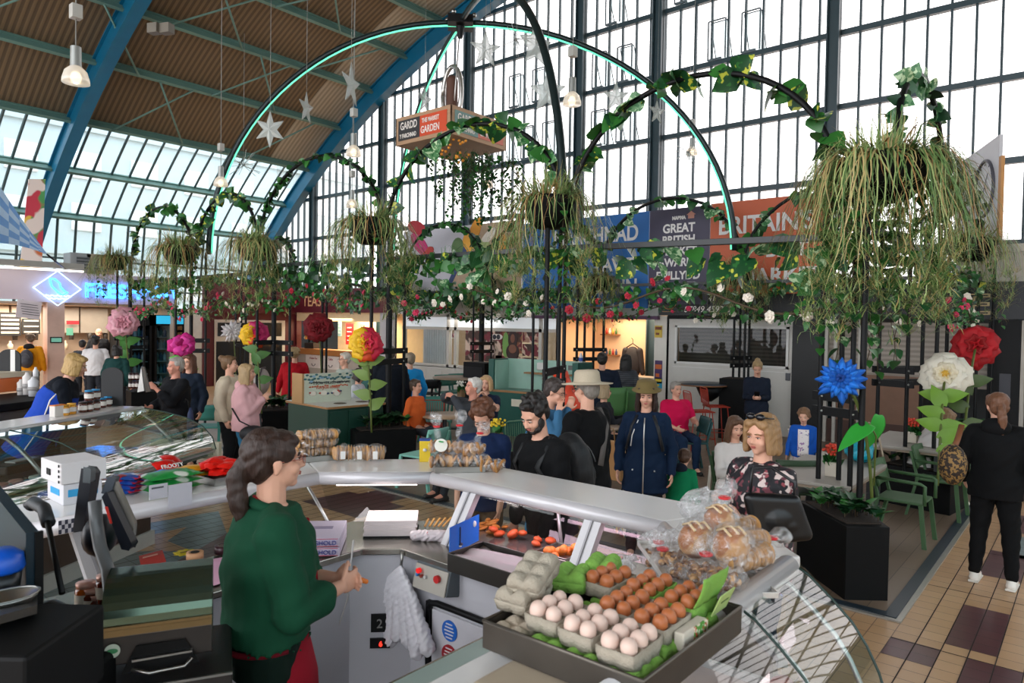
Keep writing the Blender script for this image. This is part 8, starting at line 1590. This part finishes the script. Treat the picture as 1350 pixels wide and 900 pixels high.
t = thing('pink_paper', 'sheet of pink butcher paper on the left worktop', 'paper', (1.74, 3.3, .955)); m = MB(); m.add([PZ(262, 740, .957), PZ(330, 728, .957), PZ(327, 758, .957), PZ(268, 776, .957)], [(0, 1, 2, 3)]); m.build('sheet', mt('#dba9c4', .7), t, solid=.002)
t = thing('tape_roll', 'roll of beige tape on the worktop', 'tape', PZ(258, 735, .96)); c = PZ(257, 736, .96); m = MB(); m.lathe([(.022, 0), (.042, 0), (.042, .035), (.022, .035), (.022, 0)], c, 24); m.build('tape', mt('#c9966c', .5), t); m = MB(); m.lathe([(.016, .001), (.022, .001), (.022, .036), (.016, .036)], c, 20); m.build('core', BLK, t)
t = thing('tape_roll', 'roll of dark purple tape behind the keeper', 'tape', PZ(294, 727, .96)); c = PZ(294, 728, .96); m = MB(); m.lathe([(.02, 0), (.044, 0), (.044, .04), (.02, .04), (.02, 0)], c, 24); m.build('tape', mt('#3a1a24', .3), t); m = MB(); m.lathe([(.015, 0), (.02, 0), (.02, .04), (.015, .04)], c, 16); m.build('core', mt('#6a5a50', .6), t)
t = thing('price_flash', 'red rectangular price sign stuck inside the left case glass', 'sign', PZ(200, 735, .98)); m = MB(); m.add([PZ(183, 733, .97), PZ(214, 725, .97), PZ(219, 740, .97), PZ(186, 746, .97)], [(0, 1, 2, 3)]); m.build('card', mt('#b8281c', .6), t, solid=.003); m = MB(); m.add([PZ(188, 734, .975), PZ(208, 729, .975), PZ(208, 731, .975), PZ(188, 736, .975)], [(0, 1, 2, 3)]); m.build('print', mt('#e0a090', .6), t)
t = thing('price_flash', 'yellow star shaped price flash beside the red sign', 'sign', PZ(245, 727, .98)); c = PZ(244, 728, .975); m = MB(); m.add([c+A(.06*(1 if k % 2 else .72)*math.cos(k*PI/9), .06*(1 if k % 2 else .72)*math.sin(k*PI/9), 0) for k in range(18)], [list(range(18))]); m.build('star_card', mt('#c9b81c', .6), t, solid=.003); m = MB(); m.box(c+A(0, 0, .004), (.05, .012, .002)); m.build('print', mt('#7a6a1c', .6), t)
# scale with steel hood
t = thing('packing_machine', 'steel hooded packing machine with a green tinted lid at the lower left', 'machine', (1.0, 2.35, .95)); V = lambda x, y, D_=2.3: PD(x, y, D_)
ex = nrm((PD(270, 760, 2.35)-PD(150, 790, 2.25))*A(1, 1, 0)); ey = nrm(np.cross((0, 0, 1), ex)); c = PD(212, 850, 2.33); Rm = np.array([ex, ey, A(0, 0, 1)]).T; wM = .315
def hood(z0, pts, mat_, nm): m = MB(); a = c-ex*wM/2; P = [a+ey*y+A(0, 0, z) for y, z in pts]; m.ext(P, ex*wM, sm=False); return m.build(nm, mat_, t, bevel=.006)
hood(0, [(-.11, .0), (-.12, .10), (.16, .12), (.16, .0)], mt('#5a5552', .35, .8, var=.1), 'body')
hp_ = [(-.115, .10)]+[(.02-.14*math.cos(u), .13+.115*math.sin(u)) for u in np.linspace(0, PI/2, 9)]+[(.10, .245), (.15, .21), (.16, .1)]; hood(0, hp_, mt('#56685a', .2, .85, var=.12, vs=5), 'lid')
m = MB(); m.bar(c-ex*wM/2+ey*-.124+A(0, 0, .125), c+ex*wM/2+ey*-.124+A(0, 0, .125), .012, .01); m.bar(c-ex*wM/2+ey*-.124+A(0, 0, .108), c+ex*wM/2+ey*-.124+A(0, 0, .108), .006, .02); m.build('brass_trim', mt('#8a7450', .3, .8), t)
m = MB(); m.ext([c-ex*.1-ey*.121+A(0, 0, -.02), c+ex*.12-ey*.121+A(0, 0, -.02), c+ex*.08-ey*.121+A(0, 0, .06), c-ex*.06-ey*.121+A(0, 0, .06)], -ey*.004); m.build('opening', BLKM, t); m = MB(); m.tube([c-ex*.07-ey*.15+A(0, 0, .0), c-ex*.02-ey*.16+A(0, 0, -.015), c+ex*.08-ey*.16+A(0, 0, -.01), c+ex*.1-ey*.15+A(0, 0, .01)], .006, 6); m.bar(c-ex*.07-ey*.13+A(0, 0, .02), c+ex*.1-ey*.13+A(0, 0, .025), .02, .006); m.build('handle', STEEL, t)
m = MB(); m.cone(c-ex*.125-ey*.124+A(0, 0, .055), c-ex*.125-ey*.126+A(0, 0, .055), .022, .022, 20); q_ = m.build('round_badge', mt('#b8c4b4', .5), t); m = MB(); m.ell(c-ex*.125-ey*.127+A(0, 0, .055), (.016, .002, .008), R=Rm); m.build('green_logo', mt('#2f7a4c', .5), q_)
t = thing('steel_cabinet', 'low steel cabinet under the packing machine', 'cabinet', (.95, 2.2, .5)); m = MB(); m.box(c+ey*.03+A(0, 0, -.11), (.44, .40, .12), Rm); m.build('upper_drawer', mt('#3d3a38', .4, .7, var=.15), t, bevel=.004); m = MB(); m.bar(c-ex*.22-ey*.172+A(0, 0, -.05), c+ex*.22-ey*.172+A(0, 0, -.05), .008, .008); m.build('bright_edge', STEEL, t); m = MB(); m.box(c+ey*.03+A(0, 0, -.42), (.43, .38, .48), Rm); m.build('lower_body', mt('#4a4745', .4, .7, var=.15), t, bevel=.015)
# two head scale with displays on a curved pole
t = thing('twin_display_scale', 'black scale with two tall tilted displays on a curved grey pole', 'scale', PD(150, 800, 2.25))
m = MB(); m.tube([PD(125, 660, 2.45), PD(127, 690, 2.45), PD(132, 720, 2.42), PD(142, 750, 2.38), PD(146, 780, 2.32), PD(145, 800, 2.3)], .014, 8, flat=1.6); m.build('pole', mt('#77797b', .4, .3), t)
def slab(P, th, mat_, nm, D_, par=None, bev=.01):
    Q = [PD(x, y, D_) for x, y in P]; n_ = nrm(np.cross(Q[1]-Q[0], Q[2]-Q[1])); n_ = n_ if n_@FW > 0 else -n_; m = MB(); m.ext(Q, n_*th); return m.build(nm, mat_, par or t, bevel=bev)
NV = mt('#0e121c', .4, var=.1)
slab([(107, 617), (117, 618), (122, 625), (109, 700), (97, 702), (96, 697)], .05, NV, 'left_display_back', 2.5); slab([(110, 615), (120, 618), (119, 637), (109, 636)], .03, mt('#4f5457', .35), 'left_display_top', 2.48)
slab([(134, 655), (140, 647), (174, 718), (170, 726), (160, 724)], .04, NV, 'right_display_side', 2.42); slab([(141, 630), (151, 632), (177, 690), (173, 722), (142, 652)], .02, mt('#7e7a74', .12, var=.3, vs=8, coat=.6), 'right_display_screen', 2.47); slab([(138, 668), (141, 668), (147, 690), (145, 690)], .006, mt('#c0281c', .5), 'red_strip', 2.4, bev=0)
slab([(133, 650), (142, 628), (152, 630), (146, 652)], .03, mt('#3a4048', .35), 'right_display_top', 2.46)
m = MB(); m.ell(PD(132, 705, 2.5), (.07, .05, .075), R=RZ(.5)); m.build('round_base', NV, t)
m = MB(); m.box(PD(145, 830, 2.25), (.09, .1, .14), RZ(.3)); m.build('foot', BLK, t, bevel=.02)
# printer between, black cloth arm and dark cabinet far left
t = thing('receipt_printer', 'black receipt printer with a curl of white paper', 'printer', PD(80, 830, 2.0)); m = MB(); m.tube([PD(52, 800, 2.05), PD(68, 798, 2.05), PD(86, 806, 2.02), PD(100, 820, 2.0)], .024, 10, flat=.7); m.build('printer_lid', mt('#26211f', .35, .3), t); m = MB(); m.box(PD(75, 935, 2.1), (.2, .26, .3), RZ(.7)); m.build('housing', BLKM, t, bevel=.02); m = MB(); m.grid([[PD(88+i*5, 818-abs(i)*.8+j*4, 1.98) for j in range(2)] for i in range(9)]); m.build('paper_roll_end', mt('#a89aa0', .6), t)
t = thing('tall_cabinet', 'dark blue black cabinet with an open shelf at the far left edge', 'cabinet', (.4, 1.9, .9)); a0 = PD(50, 700, 1.75); dA = nrm((PD(0, 650, 2.3)-PD(50, 700, 1.75))*A(1, 1, 0))
Q = [(51, 700), (0, 640), (-60, 560), (-60, 960), (51, 960)]; m = MB(); P0 = PD(51, 700, 1.95); P1 = PD(-10, 628, 2.3); bz = .3
m.ext([P0, P1, A(P1[0], P1[1], bz), A(P0[0], P0[1], bz)], nrm(np.cross(P1-P0, (0, 0, 1)))*-.03); m.build('back_panel', mt('#0e2734', .35, .2, var=.2, vs=3), t); m = MB(); m.bar(P0, A(P0[0], P0[1], bz), .012, .02); m.build('edge_post', BLKM, t)
sh0 = PD(49, 805, 1.75); m = MB(); m.add([PD(49, 803, 1.75), PD(-30, 825, 1.6), PD(-30, 790, 2.0), PD(49, 785, 2.0)], [(0, 1, 2, 3)]); m.build('steel_shelf', SSD, t, solid=.02); m = MB(); m.box(PD(10, 880, 1.7), (.3, .3, .2), RZ(.7)); m.build('lower_drawer', BLKM, t, bevel=.01)
t = thing('bowl', 'bright blue plastic lidded tub on the far left shelf', 'bowl', PD(5, 735, 1.9)); c = PD(2, 738, 1.9); m = MB(); m.lathe([(.0, .03), (.03, .03), (.05, .015), (.055, -.02), (.05, -.03)], c, 24); m.build('blue_lid', mt('#0c4fb8', .35), t); m = MB(); m.lathe([(.048, -.03), (.04, -.1), (0, -.1)], c, 24); m.build('pot', mt('#2a2c2e', .3, .6), t)
t = thing('steel_dish', 'shiny steel dish on the far left shelf', 'dish', PD(10, 790, 1.85)); c = PD(8, 795, 1.8); m = MB(); m.lathe([(.04, -.02), (.07, .01), (.075, .02), (.068, .016), (.035, -.015)], c, 28, sy=.7); m.build('dish_body', STEEL, t); m = MB(); m.tube([c+A(.074*math.cos(a), .052*math.sin(a), .02) for a in np.linspace(0, 6.28, 20)[:-1]], .003, 5, closed=True); m.build('rim', STEEL, t)
t = thing('black_pole', 'thin dark pole leaning in front of the left case', 'pole', PD(70, 750, 2.3)); m = MB(); m.tube([PD(62, 685, 2.4), PD(82, 782, 2.2)], .009, 8); m.build('shaft', BLK, t); m = MB(); m.tube([PD(38, 668, 2.5), PD(44, 662, 2.5), PD(58, 670, 2.45), PD(64, 690, 2.4)], .022, 10); m.build('grip', mt('#2c2f33', .5), t)
t = thing('gingham_cloth', 'small dark checked cloth under the white carton', 'cloth', PD(85, 692, 2.9)); a = PY(76, 686, 3.5); b = PY(97, 700, 3.5); m = MB()
for i in range(5):
    for j in range(3): x_ = a[0]+(b[0]-a[0])*i/5; z_ = a[2]+(b[2]-a[2])*j/3; m.add([(x_, 3.49, z_), (x_+(b[0]-a[0])/5, 3.49, z_), (x_+(b[0]-a[0])/5, 3.49, z_+(b[2]-a[2])/3), (x_, 3.49, z_+(b[2]-a[2])/3)], [(0, 1, 2, 3)], (i+j) % 2)
m.build('cloth', [mt('#2a2c3c', .7), mt('#b9b4b8', .7)], t)
# ---- second deli counter across the aisle (left)
U = A(.867, .5, 0); N = A(.5, -.867, 0); O_ = A(1.66, 6.66, 0)
def S(s_, n_, z): return O_+U*s_+N*n_+A(0, 0, z)
dc = thing('deli_counter', 'white glass fronted deli counter across the aisle on the left', 'counter', S(0, 0, 0)); s0, s1 = -2.2, 1.62
m = MB(); m.prism([tuple(S(s_, n_, 0)[:2]) for s_, n_ in ((s0, -.4), (s1, -.4), (s1, .0), (s0, .0))], 1.25, 1.3); m.build('top_shelf', CAPM, dc, bevel=.012)
m = MB(); m.tube([S(s0, .0, 1.27), S(s1, .0, 1.27)], .035, 12); m.build('front_rail', mt('#c9c9cb', .3, .1, coat=.4), dc)
pr = [(0, 1.29), (.25, 1.255), (.5, 1.205), (.68, 1.13), (.79, 1.02), (.83, .9)]
for a_, b_ in ((s0, .05), (.06, s1)): m = MB(); m.grid([[S(a_, n_, z_), S(b_, n_, z_)] for n_, z_ in pr]); m.build('curved_glass', CG3, dc)
m = MB(); m.add([S(s1, n_, z_) for n_, z_ in pr]+[S(s1, .0, .9)], [list(range(7))]); m.build('end_glass', CG, dc)
for q_ in (.055, s1): m = MB(); m.tube([S(q_, n_, z_) for n_, z_ in pr], .006, 6); m.build('glass_edge', mt('#14332c', .5), dc)
for q_ in (-.05, 1.5): m = MB(); m.tube([S(q_, n_*.55, 1.27-(n_*.6)**1.6) for n_ in (0, .2, .4, .6, .8)], .016, 8); m.build('curved_bracket', ALU, dc)
m = MB(); m.prism([tuple(S(s_, n_, 0)[:2]) for s_, n_ in ((s0, -.5), (s1, -.5), (s1, .8), (s0, .8))], .84, .88); m.build('deck', mt('#b4bfb4', .1, .85, var=.15, vs=8, bump=.12, bs=9), dc)
m = MB(); m.prism([tuple(S(s_, n_, 0)[:2]) for s_, n_ in ((s0, -.35), (s1-.3, -.35), (s1-.3, .33), (s0, .33))], .14, .84); m.build('base', mt('#3a2c28', .4, var=.3, vs=2), dc); m = MB(); m.prism([tuple(S(s_, n_, 0)[:2]) for s_, n_ in ((s0, -.33), (s1-.28, -.33), (s1-.28, .36), (s0, .36))], .0, .14); m.build('plinth', mt('#b9b6b2', .4), dc)
m = MB(); m.ext([S(s1, .1, .8), S(s1, .86, .8), S(s1, .86, .97), S(s1, .1, .97)], U*.05); m.build('end_panel', mt('#b9b29c', .5), dc, bevel=.01)
m = MB(); m.bar(S(s0, .8, .89), S(s1, .8, .89), .04, .03); m.build('glass_sill', ALU, dc)
random.seed(31)
for k in range(5): t = thing('deli_tray', 'pale tray of sliced goods in the far deli counter, number %s from the right' % ('one', 'two', 'three', 'four', 'five')[k], 'tray', S(1.3-k*.5, .3, .88)); m = MB(); m.box(S(1.3-k*.5, .3, .9), (.4, .3, .03), RZ(.52)); m.build('pan', mt('#a7b09f', .4), t, bevel=.01); m = MB(); [m.ell(S(1.3-k*.5+random.uniform(-.15, .15), .3+random.uniform(-.1, .1), .93), (.045, .04, .015), n=9, k=6) for _ in range(14)]; m.build('slices', mt(random.choice(['#c98a80', '#c9bfa4', '#b0584c']), .5, var=.2, vs=20), t, kind='stuff')
t = thing('till_pad', 'dark flat packing scale inside the far deli counter', 'scale', S(.5, -.2, .9)); m = MB(); m.box(S(.35, -.15, .94), (.5, .22, .08), RZ(.52)); m.build('body', BLK, t, bevel=.02); m = MB(); m.box(S(.35, -.15, .985), (.24, .1, .012), RZ(.52)); m.build('plate', STEEL, t)
# jars and boards on the far counter
LIDB = '#2f86b8'
def onc(px_, py_): return PZ(px_, py_, 1.3)
for (px_, py_, k, lid, lab) in ((88, 548, 0, '#c9922c', 'left honey jar with a yellow label on the far deli counter'), (97, 546, 0, '#e0a83c', 'tall honey jar beside the chutney jars'), (112, 544, 0, '#2c2320', 'dark lidded chutney jar in the bottom row, first'), (120, 543, 0, '#2c2320', 'dark lidded chutney jar in the bottom row, second'), (129, 541, 0, '#2c2320', 'dark lidded chutney jar in the bottom row, third'), (137, 538, 0, LIDB, 'blue lidded jar at the right of the bottom row'), (145, 536, 0, LIDB, 'second blue lidded jar at the right of the bottom row'), (120, 543, 1, LIDB, 'chutney jar on the upper row, left'), (129, 541, 1, LIDB, 'chutney jar on the upper row, right')): q = onc(px_, py_); jar(lab, q+A(0, .05, .0+k*.105), .04, .1, lid, '#c98a1c' if 'honey' in lab else '#4a2014', '#d6d0c8')
t = thing('biscuit_box', 'small white and orange box left of the honey jars', 'box', onc(78, 549)); m = MB(); m.box(onc(78, 549)+A(0, .04, .05), (.12, .06, .1), RZ(.5)); m.build('carton', mt('#d6cfc8', .6), t, bevel=.003); m = MB(); m.box(onc(78, 549)+A(.0, .04, .101), (.122, .062, .008), RZ(.5)); m.build('orange_top', mt('#d8742c', .5), t)
def aboard(label, px_, ytop, ybot, D_, w_, col='#1f2022', rz_=None):
    a = PD(px_, ybot, D_); b = PD(px_, ytop, D_); h_ = b[2]-a[2]; t = thing('blackboard', label, 'board', a); r_ = nrm(RT*A(1, 1, 0)); f_ = nrm(np.cross(r_, (0, 0, 1))); P = [a-r_*w_/2, a+r_*w_/2]+[a+r_*w_/2*math.cos(u)+A(0, 0, h_-w_*.35+w_*.35*math.sin(u)) for u in np.linspace(0, PI, 14)]; m = MB(); m.ext(P, f_*.02); m.build('board', mt(col, .7), t); return t, a, h_, r_, f_
t, a, h_, r_, f_ = aboard('round topped black board standing on the far deli counter', 149, 484, 537, 7.2, .22); m = MB(); m.bar(a+A(0, 0, .01)-r_*.1, a+A(0, 0, .01)+r_*.1, .03, .02); m.build('foot', BLK, t)
t, a, h_, r_, f_ = aboard('round topped black board painted with a white number one', 14, 460, 495, 8.5, .26); text('1', a-r_*.05+A(0, 0, .06)-FW*.02, .36, WHT, right=r_, parent=t, name='painted_number', bold=.01)
t = thing('tablet_stand', 'tilted grey display board seen edge on by the black cardigan', 'display', PD(190, 510, 8)); m = MB(); m.ext([PD(186, 483, 8.2), PD(190, 484, 8.0), PD(198, 516, 7.9), PD(192, 517, 8.1)], A(.02, .02, 0)); m.build('screen_edge', mt('#3c3f40', .4), t); m = MB(); m.ext([PD(186, 484, 8.2), PD(190, 515, 8.1), PD(181, 517, 8.3)], A(.02, .02, 0)); m.build('white_bracket', WHT, t)
for k in range(6): q = PD(172+4.5*(k % 3), 512-11*(k//3), 8.4); jar('small dark jar in the stack beside the tilted display, %s row %s' % (('lower', 'upper')[k//3], ('left', 'middle', 'right')[k % 3]), q, .022, .09, '#2c1c1c', '#3a1410', '#cfc8c0')
# back of the far stall: cups, utensils
random.seed(17)
for (px_, py_, D_, r0, h0, col, lab) in ((36, 520, 8.2, .05, .26, '#d6d0cc', 'tall white tub of straws behind the deli counter'), (47, 508, 8.4, .03, .22, '#d8d8da', 'white bottle behind the deli counter'), (44, 522, 8.1, .055, .22, '#cfcfd2', 'wide white beaker behind the deli counter'), (28, 522, 8.3, .045, .2, '#c9c4c0', 'white cup stack left of the beaker')):
    q = PD(px_, py_, D_); t = thing('container', lab, 'container', q); m = MB(); m.lathe([(r0*.85, 0), (r0, h0*.8), (r0*.5, h0*.9), (r0*.4, h0), (0, h0)], q, 18); m.build('tub', mt(col, .4), t); m = MB(); m.lathe([(r0*1.02, h0*.3), (r0*1.05, h0*.5)], q, 18); m.build('band', mt('#9a9694', .4), t)
t = thing('work_table', 'dark worktop with pans behind the far deli counter', 'table', PD(20, 560, 7)); q = PD(15, 523, 8.0); m = MB(); m.box(A(q[0], q[1], q[2]-.05), (1.6, .9, .08), RZ(.5)); m.build('tabletop', BLKM, t, bevel=.01); m = MB(); m.box(A(q[0], q[1], (q[2]-.1)/2), (1.4, .7, q[2]-.12), RZ(.5)); m.build('cabinet', mt('#5a5650', .5), t)
t = thing('warming_cabinet', 'small glass cabinet with a warm amber light at the far left', 'cabinet', PD(5, 500, 8.3)); q = PD(5, 515, 8.4); m = MB(); m.box(q+A(0, 0, .08), (.4, .3, .16), RZ(.5)); m.build('amber_body', mt('#a8552c', .35, em=.25), t, bevel=.01); m = MB(); m.box(q+A(0, 0, .2), (.44, .34, .06), RZ(.5)); m.build('lid', mt('#d8c8b0', .4), t)
# lettering becomes plain meshes
_dg = bpy.context.evaluated_depsgraph_get()
for o in [t_ for t_ in TX if t_]:
    me = bpy.data.meshes.new_from_object(o.evaluated_get(_dg)); nm = o.name; n = bpy.data.objects.new('tmp', me); COL.objects.link(n); n.parent = o.parent; n.matrix_parent_inverse = o.matrix_parent_inverse.copy(); n.matrix_local = o.matrix_local.copy()
    bpy.data.objects.remove(o); n.name = nm; me.name = nm
